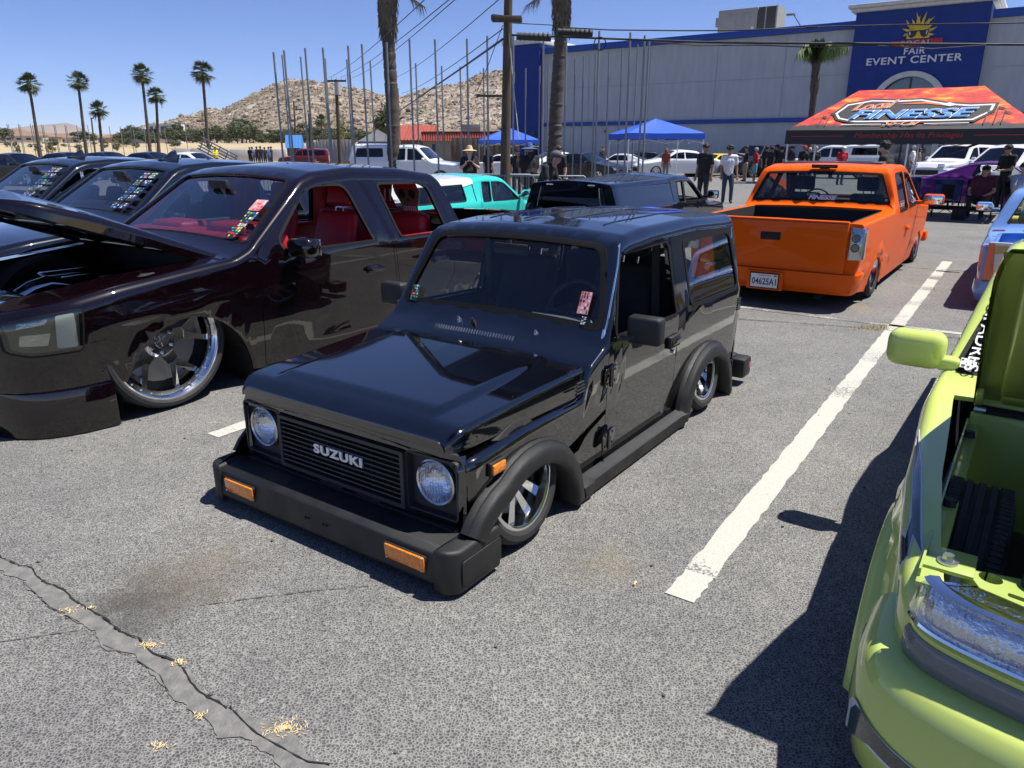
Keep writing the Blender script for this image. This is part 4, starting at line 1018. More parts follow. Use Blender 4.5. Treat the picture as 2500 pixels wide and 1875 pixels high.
# ------------------------------------------------------------------ orange pickup
ORANGE = paint('satin_orange_paint', (.72, .10, .004), rough=.45, coat=.22)
def orange():
    loc = L(-7.8, 0.0); P = ORANGE
    top = [(-2.86, .965), (-1.0, .965), (-.875, 1.0), (-.79, 1.41), (-.72, 1.475), (-.4, 1.515), (.4, 1.505), (.62, 1.45), (1.22, 1.0), (1.3, .95), (2.4, .88), (2.68, .82), (2.72, .75)]
    half = [(-2.86, .93), (-2.80, .945), (-1.7, .955), (.5, .955), (2.4, .94), (2.6, .91), (2.72, .82)]
    dr = rpoly([(.10, .22), (.08, .92), (.20, 1.43), (.62, 1.40), (1.2, .97), (1.24, .6), (1.2, .22)], [.03, 0, .05, .04, 0, 0, .05])
    wd = rpoly([(.13, .935), (.23, 1.385), (.62, 1.36), (1.10, .955)], [.03, .05, .05, .03])
    we = rpoly([(-.60, .925), (-.47, 1.385), (.12, 1.395), (.02, .93)], [.04, .06, .05, .04])
    cr = lambda x, z: .012 * np.exp(-((z - .36) / .02) ** 2) + .02 * np.exp(-((np.hypot((x + 1.68) / .47, (z - .05) / .50) - 1) / .08) ** 2) * (z > .1)
    car, B = vehicle('orange_pickup', 'satin orange extended cab pickup with black bed, behind the black off-roader', 'pickup truck', loc, ROT_FAR, P, top, half, [(-2.9, .22), (-2, .12), (2.3, .12), (2.7, .2)], .93, -2.82, 2.70,
        arches=[(-1.68, .02, .43, .46), (1.8, .02, .43, .46)], doors=[(dr, [wd], (.22, .66))], wins=[we], ws=(.64, 1.2, .95, .96), rwin=(-.868, -.782, .965, .93), cuts=[(-2.745, -.94, .865, .865)], gl=TINT, gls=[TINT],
        lining=DARKINT, lin_x=(-.84, 1.2), tumble=.33, under=.05, r=[(-2.9, .03), (-.95, .03), (-.75, .07), (.6, .08), (1.3, .05), (2.7, .06)], crown=.02, tsm=.02, wsm=.03, dx=.06, crease=cr)
    for o in [c for c in car.children if c.name.startswith('rear_window')]: o.data.materials[0] = glass('cab_rear_glass', (.62, .68, .70), 1.0)
    for o in [c for c in car.children if c.name.startswith('windscreen')]: o.data.materials[0] = GLASS
    bed_box(car, -2.74, -.95, .80, .45, .955, BED, -1.7)
    # tailgate, roll pan, lights, plate
    xt = -2.825
    V, F = bprism(rpoly([(-.80, .41), (.80, .41), (.80, .968), (-.80, .968)], .015), xt - .03, xt + .03, YZ, .012, 3); b = MB(); b.add(V, F, P); tg = b.build('tailgate', P, car, 40)
    b = MB(); b.box((xt - .0315, -.0, .775), (.012, .22, .085), BLACK, bev=.004); b.build('handle', BLACK, tg)
    b = MB(); b.box((xt - .028, 0, .945), (.012, 1.56, .006), TRIM); b.build('seam', TRIM, tg)
    pth = smooth_path([(-2.55, -.965), (-2.75, -.95), (-2.86, -.86), (-2.885, -.5), (-2.89, 0), (-2.885, .5), (-2.86, .86), (-2.75, .95), (-2.55, .965)], 32)
    b = MB(); V, F = band([(x, y) for x, y in pth], [(.0, .41), (-.008, .395), (-.02, .28), (-.07, .18), (-.13, .17), (-.13, .41)]); V2 = [(x, y, z) for x, y, z in V]; b.add(V2, F, P)
    # outward side check: path runs right to left along the tail, outward is -x
    b2 = MB(); V, F = band(pth[::-1], [(.0, .41), (.0, .40), (-.01, .30), (-.06, .18), (-.13, .17), (-.13, .41)]); b2.add(V, F, P); b2.build('roll_pan', P, car, 40)
    pf = mat('black_plate_frame', (.01, .01, .01), .4); pw = mat('licence_plate_white', (.72, .72, .70), .4)
    b = MB(); b.box((-2.893, 0, .283), (.05, .40, .21), P, bev=.01); pr_ = b.build('plate_recess', P, car)
    b = MB(); b.box((-2.922, 0, .283), (.012, .325, .178), pf, bev=.004); pl = b.build('licence_plate', pf, car)
    b = MB(); b.box((-2.929, 0, .283), (.003, .30, .15), pw); b.build('plate_face', pw, pl)
    ink = mat('plate_ink', (.02, .03, .12), .5)
    place_text('lettering', '04625A1', ink, pl, (-2.932, 0, .27), (0, -1, 0), (0, 0, 1), .10, width=.27, bold=.002)
    place_text('lettering', 'California', PR[1], pl, (-2.932, 0, .343), (0, -1, 0), (0, 0, 1), .032, width=.14, shear=.3)
    for y, m_ in ((-.12, PR[1]), (.12, PR[0])): MB().box((-2.9305, y, .343), (.002, .035, .018), m_).build('plate_sticker', m_, pl)
    TL = mat('tail_lamp_chrome', (.6, .61, .62), .2, .9, bump=.4, bscale=50)
    for sd in (1, -1):
        V, F = bprism(rpoly([(sd * .822, .565), (sd * .965, .575), (sd * .965, .90), (sd * .822, .915)], .012), -2.84, -2.70, YZ, .012, 2); b = MB(); b.add(V, F, TL); t_ = b.build('tail_lamp', TL, car, 40)
        V, F = bprism(rpoly([(sd * .818, .56), (sd * .97, .57), (sd * .97, .905), (sd * .818, .92)], .014), -2.85, -2.70, YZ, .014, 2); b = MB(); b.add(V, F, LENS); b.build('lens', LENS, t_, 40)
        for z in (.80, .70):
            b = MB(); b.lathe([(0, .0), (.035, .0), (.042, -.012), (.046, -.004)], 18, 'x', c=(-2.845, sd * .885, z), m=mat('smoked_lamp_bowl', (.2, .2, .2), .3, .6)); b.build('lamp', None, t_, 60)
    for sd in (1, -1):
        wheel(car, -1.68, .80 * sd, .345, .25, .24, 'five', CHROME, camber=R(2), z=.346)
        wheel(car, 1.8, .80 * sd, .34, .25, .22, 'five', CHROME, camber=R(4), z=.341)
        m_ = mirror_part(car, P, 1.02, .92, 1.0, sd, (.10, .26, .15), .09)
    b = MB(); b.box((.05, 0, 1.508), (.85, 1.15, .03), SAM_PAINT, bev=.012); b.box((-.28, 0, 1.512), (.3, 1.25, .02), SAM_PAINT, bev=.008, rot=Matrix.Rotation(-.06, 3, 'Y')); b.build('sunroof', SAM_PAINT, car)
    b = MB(); b.box((-.745, 0, 1.475), (.05, .32, .045), BLACK, bev=.008); br = b.build('brake_lamp', BLACK, car); b = MB(); b.box((-.772, 0, 1.472), (.01, .28, .028), glass('dark_lens', (.2, .05, .05), 1), bev=.003); b.build('lens', None, br)
    # cab
    for y in (.42, -.42): seat(car, .42, y, .45, DARKINT, .52, .5)
    b = MB(); b.box((-.35, 0, .62), (.4, 1.5, .3), DARKINT, bev=.06); b.build('rear_seat', DARKINT, car, 60)
    b = MB(); b.box((1.05, 0, .90), (.35, 1.6, .14), DARKINT, bev=.05); b.build('dashboard', DARKINT, car, 60); steering(car, .82, .4, .95, TRIM)
    b = MB(); b.box((.2, 0, .2), (2.3, 1.7, .05), BLACK); b.box((1.28, 0, .55), (.04, 1.75, .7), BLACK); b.box((1.95, 0, .35), (1.3, .8, .4), BLACK); b.build('floor_pan', BLACK, car)
    # lettering on the rear window
    place_text('lettering', 'FINESSE', WHITE, car, (-.868, -.05, 1.085), (0, -1, 0), (.2, 0, .98), .075, width=.36, shear=.35, bold=.003)
    place_text('lettering', 'Local', mat('print_grey', (.4, .42, .45), .5), car, (-.86, .10, 1.125), (0, -1, 0), (.2, 0, .98), .055, shear=.35, bold=.001)
    b = MB(); b.box((2.74, 0, .33), (.12, 1.7, .2), P, bev=.04); b.build('front_bumper', P, car)
    for sd in (1, -1): MB().box((2.62, .90 * sd, .33), (.25, .12, .16), P, bev=.03).build('bumper_end', P, car)
    return car
orange()

# ------------------------------------------------------------------ lime pickup with its bonnet up
LIME = paint('lime_green_paint', (.50, .60, .15), rough=.35)
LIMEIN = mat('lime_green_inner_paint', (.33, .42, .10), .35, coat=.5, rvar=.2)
def lime():
    loc = L(.85, 3.08); P = LIME
    top = [(-3.9, .80), (-2.25, .80), (-2.18, .84), (-2.06, 1.23), (-1.95, 1.285), (-1.6, 1.30), (-1.44, 1.255), (-.90, .80), (-.82, .765), (-.7, .745), (.3, .705), (.70, .655), (.80, .60)]
    half = [(-3.9, .86), (-1.2, .91), (-.7, .905), (-.1, .865), (.5, .82), (.70, .795), (.77, .765), (.80, .72)]
    dr = rpoly([(-.86, .16), (-.84, .74), (-.93, .80), (-1.45, 1.21), (-1.98, 1.21), (-2.05, .80), (-2.02, .16)], [.04, 0, 0, .05, .06, 0, .05])
    wd = rpoly([(-1.0, .80), (-1.47, 1.17), (-1.92, 1.175), (-1.97, .78)], [.04, .04, .06, .03])
    cr = lambda x, z: .02 * np.exp(-((z - .66) / .05) ** 2) * (x < .6) + .045 * np.exp(-((np.hypot((x - .05) / .47, (z - .05) / .52) - 1) / .10) ** 2) * (z > .08)
    car, B = vehicle('lime_pickup', 'lime green lowered pickup with its bonnet propped up over an open engine bay', 'pickup truck', loc, ROT_NEAR, P, top, half, .10, .70, -3.88, .80,
        arches=[(.05, .02, .42, .46), (-2.75, .02, .42, .46)], doors=[(dr, [wd], (-1.9, .6))], ws=(-1.425, -.905, .96, .985), rwin=(-2.165, -2.075, .9, .88), cuts=[(-.735, .815, .935, .95), (-3.75, -2.32, .85, .85)], gl=MIDT, gls=[None],
        lining=DARKINT, lin_x=(-2.1, -.9), tumble=.26, under=.05, r=[(-3.9, .04), (-2.2, .05), (-1.9, .08), (-1.4, .06), (-.95, .03), (-.5, .05), (.8, .06)], crown=.012, tsm=.02, wsm=.03, dx=.05, crease=cr)
    # striped graphic along the side, laid on the skin
    GR = mat('dark_green_graphic', (.012, .03, .032), .25, coat=1); SV = mat('silver_leaf_stripe', (.42, .42, .36), .35, .6, bump=.5, bscale=120); OL = mat('pale_outline', (.55, .56, .62), .3, coat=.5)
    for sd in (-1, 1):
        def gs(poly, m_, o): obj('graphic', B.one(poly, [], sd, .04, off=o), m_, car)
        k = B.K
        gs([(.66, .93 * k), (.66, .99 * k), (.0, 1.10 * k), (-1.6, 1.06 * k), (-1.6, .95 * k), (.0, .96 * k)], SV, .0015)
        gs([(.62, 1.02 * k), (.60, 1.5 * k), (.50, 1.7 * k), (.64, 1.97 * k), (.05, 1.86 * k), (-.35, 1.35 * k), (-.1, 1.2 * k)], OL, .002)
        gs([(.605, 1.08 * k), (.585, 1.5 * k), (.485, 1.68 * k), (.58, 1.9 * k), (.05, 1.80 * k), (-.28, 1.38 * k), (-.1, 1.27 * k)], GR, .003)
        gs([(.46, 1.28 * k), (.50, 1.45 * k), (.40, 1.62 * k), (.0, 1.55 * k), (-.25, 1.36 * k), (-.1, 1.28 * k)], OL, .0036)
        gs([(.44, 1.32 * k), (.475, 1.45 * k), (.39, 1.58 * k), (.0, 1.51 * k), (-.22, 1.35 * k), (-.1, 1.31 * k)], P, .0042)
    # bonnet, hinged at the scuttle
    hp = empty_part('bonnet', car); hp.location = (-.76, 0, .745); hp.rotation_euler = (0, -R(33.5), 0)
    HB = Loft([(0, .02), (.8, .045), (1.2, .03), (1.36, -.01)], [(0, .75), (.7, .745), (1.2, .735), (1.36, .71)], -.035, 0, 0, 0, .025, .02, .03, .03)
    full = [(0, 0), (1.36, 0), (1.36, 3 * HB.K), (0, 3 * HB.K)]
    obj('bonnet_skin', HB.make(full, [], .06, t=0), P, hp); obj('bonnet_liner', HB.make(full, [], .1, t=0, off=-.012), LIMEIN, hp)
    b = MB()
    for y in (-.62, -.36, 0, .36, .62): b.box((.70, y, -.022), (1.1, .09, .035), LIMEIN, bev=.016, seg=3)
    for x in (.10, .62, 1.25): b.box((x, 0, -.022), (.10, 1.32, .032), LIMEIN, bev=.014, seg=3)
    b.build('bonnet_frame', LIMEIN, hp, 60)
    for y in (-.52, -.2, .2, .52):
        for x in (.62, .1): MB().cyl((x, y, -.0395), (x, y, -.036), .018, None, 14, BLACK).build('drain_hole', BLACK, hp)
    for sd in (1, -1):
        b = MB(); b.box((-.70, .73 * sd, .74), (.26, .025, .03), LIMEIN, bev=.006, rot=Matrix.Rotation(-.6, 3, 'Y')); b.box((-.80, .73 * sd, .70), (.08, .03, .10), LIMEIN, bev=.006)
        for q in (-.78, -.62): b.cyl((q, .74 * sd, .70 + .03), (q, .70 * sd, .73), .012, None, 8, ALU)
        b.build('bonnet_hinge', LIMEIN, car)
    # scuttle, firewall, bay
    b = MB(); b.box((-.80, 0, .72), (.14, 1.50, .04), P, bev=.018, seg=3); b.box((-.86, 0, .755), (.08, 1.5, .02), BLACK, bev=.005); b.build('scuttle', P, car, 60)
    b = MB(); b.tube([(-.70, -.74, .70), (-.70, -.4, .692), (-.70, 0, .69), (-.70, .4, .692), (-.70, .74, .70)], .028, 10, BLACK); b.build('bonnet_seal', BLACK, car, 60)
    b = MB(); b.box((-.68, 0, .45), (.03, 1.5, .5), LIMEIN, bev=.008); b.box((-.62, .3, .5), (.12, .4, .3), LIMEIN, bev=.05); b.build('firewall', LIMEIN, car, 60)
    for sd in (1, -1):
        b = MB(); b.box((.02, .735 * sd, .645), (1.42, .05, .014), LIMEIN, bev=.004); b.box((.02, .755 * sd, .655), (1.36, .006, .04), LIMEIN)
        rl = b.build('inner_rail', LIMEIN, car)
        for x in (-.5, .2): MB().cyl((x, .735 * sd, .65), (x, .735 * sd, .675), .022, .016, 10, TRIM).build('bump_stop', TRIM, rl)
        b = MB(); b.box((.58, .70 * sd, .655), (.13, .13, .012), LIMEIN, bev=.004); pl = b.build('rail_plate', LIMEIN, car)
        b = MB(); b.cyl((.60, .70 * sd, .66), (.60, .70 * sd, .668), .026, None, 18, ALU); b.cyl((.60, .70 * sd, .668), (.60, .70 * sd, .685), .016, .014, 6, ALU); b.build('bolt', ALU, pl)
    rs = [(.60, -.66), (.68, -.62), (.72, -.40), (.70, 0), (.72, .40), (.68, .62), (.60, .66), (.55, .5), (.53, .3), (.56, 0), (.53, -.3), (.55, -.5)]
    hs = []
    for y in (-.60, -.36, .36, .60): hs.append(arc(.625 if abs(y) < .5 else .61, y, .028, 0, 360, 16)[:-1])
    hs.append(rpoly([(.655, -.56), (.675, -.56), (.675, -.50), (.655, -.50)], .008))
    obj('radiator_support', sheet(rs, hs, lambda u, v: np.stack([u, v, .648 + .0 * u + .01 * np.cos(v * 9)], 1), rng(.5, .75, .05), rng(-.66, .66, .08), t=.03, step=.05), LIMEIN, car)
    MB().cyl((.585, -.50, .65), (.585, -.50, .685), .035, .032, 18, TRIM).build('rubber_stop', TRIM, car)
    b = MB(); b.box((.66, 0, .42), (.06, 1.1, .4), BLACK); b.build('radiator', BLACK, car)
    b = MB(); b.box((-.05, 0, .36), (.9, .5, .3), BLACK, bev=.06); b.box((-.1, .1, .54), (.5, .34, .1), SAM_PAINT, bev=.04); b.build('engine', BLACK, car, 60)
    b = MB(); P_ = smooth_path([(.35, -.42), (.30, -.48), (.20, -.47), (.1, -.4), (.05, -.3)], 16); b.tube([(x, y, .60 - .08 * abs(x - .3)) for x, y in P_], .035, 12, SAM_PAINT); b.build('intake_pipe', SAM_PAINT, car, 60)
    b = MB(); b.box((0, 0, .14), (1.5, 1.3, .04), BLACK); b.box((-1.6, 0, .16), (1.6, 1.6, .05), BLACK); b.build('floor_pan', BLACK, car)
    # front: bumper, lamp strip, headlights
    pth = smooth_path([(.50, -.855), (.72, -.85), (.86, -.80), (.95, -.66), (1.02, -.35), (1.05, 0), (1.02, .35), (.95, .66), (.86, .80), (.72, .85), (.50, .855)], 60)
    b = MB(); V, F = band(pth, [(-.16, .13), (-.03, .10), (.0, .14), (.02, .26), (.012, .40), (-.01, .452), (-.03, .468), (-.06, .474), (-.20, .476)]); b.add(V, F, P); bu = b.build('front_bumper', P, car, 50)
    def strip(p0, p1, i0, i1, sec, nm, m_, par): b = MB(); V, F = band(pth[i0:i1], sec); b.add(V, F, m_); return b.build(nm, m_, par, 45)
    n = len(pth)
    strip(0, 0, 0, n, [(-.085, .46), (-.085, .50), (-.09, .56), (-.13, .585), (-.22, .585), (-.22, .46)], 'grille_surround', P, car)
    for i0, i1 in ((9, int(n * .42)), (n - int(n * .42), n - 9)):
        lp = strip(0, 0, i0, i1, [(-.078, .478), (-.075, .492), (-.078, .538), (-.085, .548), (-.10, .548), (-.10, .478)], 'parking_lamp', mat('ribbed_clear_lens', (.16, .165, .165), .25, .1, coat=1, bump=.6, bscale=90, stretch=(1, 1, 6)), car)
        hl_ = strip(0, 0, i0, i1, [(-.105, .585), (-.10, .60), (-.12, .668), (-.14, .68), (-.22, .68), (-.22, .585)], 'headlight', REFL, car)
        strip(0, 0, i0, i1, [(-.085, .585), (-.078, .60), (-.095, .672), (-.115, .684), (-.118, .682), (-.10, .668), (-.085, .60), (-.09, .585)], 'lens', HLENS, hl_)
        strip(0, 0, i0, i1, [(-.108, .682), (-.10, .687), (-.112, .694), (-.135, .694), (-.135, .682)], 'chrome_trim', CHROME, hl_)
        strip(0, 0, i0, i1, [(-.085, .578), (-.077, .581), (-.08, .588), (-.12, .588), (-.12, .578)], 'chrome_trim', CHROME, hl_)
    # bumper graphic
    for rev in (0, 1):
        a, c = (9, int(n * .45)); pp = pth[a:c] if not rev else [(x, -y) for x, y in pth[a:c]]
        for off_, z0, z1, m_ in ((.0225, .20, .335, OL), (.024, .207, .328, GR)):
            V = []; F = []
            q = pp if off_ < .023 else pp[1:]
            for i in range(len(q)):
                aa = Vector(q[max(0, i - 1)]); bb = Vector(q[min(len(q) - 1, i + 1)]); d = (bb - aa).normalized(); nn = Vector((d.y, -d.x)) if not rev else Vector((-d.y, d.x))
                t = i / (len(q) - 1); za = z0 + .06 * min(1, 4 * t) * (1 - .4 * t) - .04 * t; zb = z1 - .10 * t + (.0 if t > .08 else -.05 * (1 - t / .08))
                for z in (za, zb): V.append((q[i][0] + nn.x * off_, q[i][1] + nn.y * off_, z))
            for i in range(len(q) - 1): F.append((2 * i, 2 * i + 2, 2 * i + 3, 2 * i + 1))
            b = MB(); b.add(V, F, m_); b.build('graphic', m_, bu, 60)
    # wheels, mirrors
    for sd in (1, -1):
        wheel(car, .06, .675 * sd, .335, .21, .20, 'five', CHROME, camber=R(3), detail=2, z=.336)
        wheel(car, -2.75, .70 * sd, .335, .21, .21, 'five', CHROME, z=.336)
        mirror_part(car, P, -.96, .86, .865, sd, (.13, .235, .165), .03)
        V, F = sweep(arc(.05, .02, .43, 8, 172, 18, .47), [(.0, .80), (.0, .905), (.012, .915), (.03, .91), (.055, .885), (.06, .84)], sd); b = MB(); b.add(V, F, P); b.build('arch_flare', P, car, 60)
    for y in (.38, -.38): seat(car, -1.62, y, .36, DARKINT, .5, .46)
    b = MB(); b.box((-1.02, 0, .74), (.26, 1.5, .12), DARKINT, bev=.04); b.build('dashboard', DARKINT, car, 60); steering(car, -1.28, .38, .8, TRIM)
    # windscreen banner, reads down the pillar
    sl = Vector((.54, 0, -.455)).normalized()
    x = -1.10; z = float(B.zt(np.array([x]))[0]) - .012
    place_text('lettering', 'COMPADRES', WHITE, car, (x + .02, -.765, z + .016), sl + Vector((0, -.10, 0)), Vector((.10, 1, 0)), .075, width=.50, bold=.0005)
    decal('sticker', car, (-.925, -.80, .835), (0, 1, 0), (-.76, 0, .65), .06, .05, [PR[0], PR[2]], 3, 3, 5)
    bed_box(car, -3.72, -2.34, .72, .4, .78, BED)
    return car
lime()

# ------------------------------------------------------------------ blue custom mini truck
def blue():
    BL = paint('sky_blue_paint', (.16, .30, .62), rough=.35); BB = mat('bright_blue_bed', (.02, .16, .55), .3, coat=.8); PB = mat('pale_blue_tub', (.35, .55, .80), .3, coat=.8)
    MAR = mat('maroon_stripe', (.12, .01, .02), .3, coat=1); LEO = mat('leopard_print', (.55, .30, .03), .35, coat=1)
    N, K = nodes_of(LEO); b_ = N['Principled BSDF']; t = N.new('ShaderNodeTexCoord'); v = N.new('ShaderNodeTexVoronoi'); v.inputs['Scale'].default_value = 26; rp = N.new('ShaderNodeValToRGB')
    rp.color_ramp.elements[0].position = .22; rp.color_ramp.elements[0].color = (.05, .02, .01, 1); rp.color_ramp.elements[1].position = .34; rp.color_ramp.elements[1].color = (.55, .30, .03, 1)
    K.new(t.outputs['Object'], v.inputs['Vector']); K.new(v.outputs['Distance'], rp.inputs[0]); K.new(rp.outputs[0], b_.inputs['Base Color'])
    ORG = mat('orange_fade', (.62, .10, .03), .3, coat=1); GOLD = mat('gold_print', (.45, .30, .10), .3, coat=1); CRE = mat('cream_paint', (.62, .60, .55), .3, coat=1)
    YI = mat('yellow_interior', (.60, .50, .08), .6)
    loc = L(-8.6, 2.78)
    top = [(-2.5, .73), (-1.35, .74), (-1.24, .80), (-1.02, 1.20), (-.9, 1.26), (-.2, 1.28), (.1, 1.22), (.6, .85), (.7, .80), (1.7, .74), (2.0, .6)]
    half = [(-2.52, .80), (-2.4, .84), (-1, .85), (1.4, .84), (1.9, .78), (2.0, .7)]
    dr = rpoly([(-.88, .15), (-.9, .78), (-.78, 1.2), (.08, 1.17), (.58, .82), (.6, .15)], [.03, 0, .06, .04, 0, .05]); wd = rpoly([(-.82, .80), (-.74, 1.16), (.06, 1.13), (.46, .80)], .04)
    car, B = vehicle('blue_mini_truck', 'sky blue custom mini truck with leopard print tailgate and yellow interior', 'pickup truck', loc, ROT_FAR, BL, top, half, .08, .72, -2.5, 1.95, arches=[(-1.6, .0, .38, .40), (1.25, .0, .38, .40)],
        doors=[(dr, [wd], (-.7, .6))], ws=(.12, .57, .94, .95), rwin=(-1.21, -1.03, .86, .86), cuts=[(-2.42, -1.34, .86, .86)], gl=GLASS, gls=[GLASS], lining=YI, lin_x=(-1.1, .5), tumble=.38, under=.06, r=[(-2.5, .04), (-1.3, .04), (-1, .1), (0, .1), (2, .06)], crown=.03, dx=.07)
    bed_box(car, -2.40, -1.36, .72, .38, .725, BB)
    for sd in (1, -1): MB().box((-1.75, .60 * sd, .50), (.6, .22, .24), PB, bev=.06, seg=3).build('wheel_tub', PB, car, 60)
    obj('stripe', B.make([(-1.30, 2.0 * B.K), (-1.255, 2.0 * B.K), (-1.255, 3 * B.K), (-1.30, 3 * B.K)], [], .05, off=.003), MAR, car)
    # tailgate with graphics
    xt = -2.51
    V, F = bprism(rpoly([(-.76, .30), (.76, .30), (.76, .735), (-.76, .735)], .02), xt - .02, xt + .02, YZ, .012, 2); b = MB(); b.add(V, F, CRE); tg = b.build('tailgate', CRE, car, 40)
    def fl(poly, m_, k): b = MB(); b.add([(xt - .0215 - .0012 * k, y, z) for y, z in poly], [tuple(range(len(poly)))[::-1]], m_); b.build('graphic', m_, tg, 0)
    fl([(-.75, .70), (.75, .70), (.75, .60), (.3, .66), (-.2, .62), (-.75, .67)], GOLD, 1); fl([(-.74, .62), (-.35, .68), (.1, .60), (.6, .67), (.2, .55), (-.3, .60), (-.5, .545)], LEO, 2)
    fl([(-.75, .50), (-.45, .455), (-.1, .44), (.3, .50), (.7, .42), (.75, .36), (.2, .40), (-.3, .37), (-.75, .43)], GOLD, 1); fl([(-.75, .475), (-.5, .45), (-.6, .42), (-.75, .43)], LEO, 2)
    fl([(-.76, .32), (-.66, .32), (-.70, .72), (-.76, .72)], ORG, 3); fl([(.76, .32), (.66, .32), (.70, .72), (.76, .72)], ORG, 3)
    fl([(-.76, .305), (.76, .305), (.76, .325), (-.76, .335)], MAR, 3)
    for sd in (1, -1):
        k = B.K; obj('graphic', B.one([(-2.5, .25 * k), (-2.5, .9 * k), (-1.9, .7 * k), (-2.1, .3 * k)], [], sd, .06, off=.002), ORG, car)
        obj('graphic', B.one([(-2.5, .02 * k), (-2.5, .25 * k), (-1.9, .25 * k), (-1.9, .02 * k)], [], sd, .06, off=.002), CRE, car)
    pth = smooth_path([(-2.2, .845), (-2.42, .83), (-2.53, .74), (-2.56, .4), (-2.565, 0), (-2.56, -.4), (-2.53, -.74), (-2.42, -.83), (-2.2, -.845)], 32)
    b = MB(); V, F = band(pth, [(.0, .31), (.01, .2), (-.02, .09), (-.1, .05), (-.1, .31)]); b.add(V, F, BL); b.build('roll_pan', BL, car, 50)
    for sd in (1, -1): wheel(car, -1.6, .72 * sd, .29, .215, .19, 'lace', CHROME, z=.291); wheel(car, 1.25, .72 * sd, .29, .215, .19, 'lace', CHROME, z=.291); mirror_part(car, BL, .42, .86, .92, sd, (.10, .20, .12), .06)
    for y in (.36, -.36): seat(car, -.45, y, .3, YI, .5, .48)
    b = MB(); b.box((.45, 0, .74), (.3, 1.4, .12), YI, bev=.04); b.build('dashboard', YI, car, 60); steering(car, .18, .36, .84, YI)
    b = MB(); b.box((-.2, 0, .14), (1.6, 1.5, .05), BLACK); b.build('floor_pan', BLACK, car)
    return car
blue()

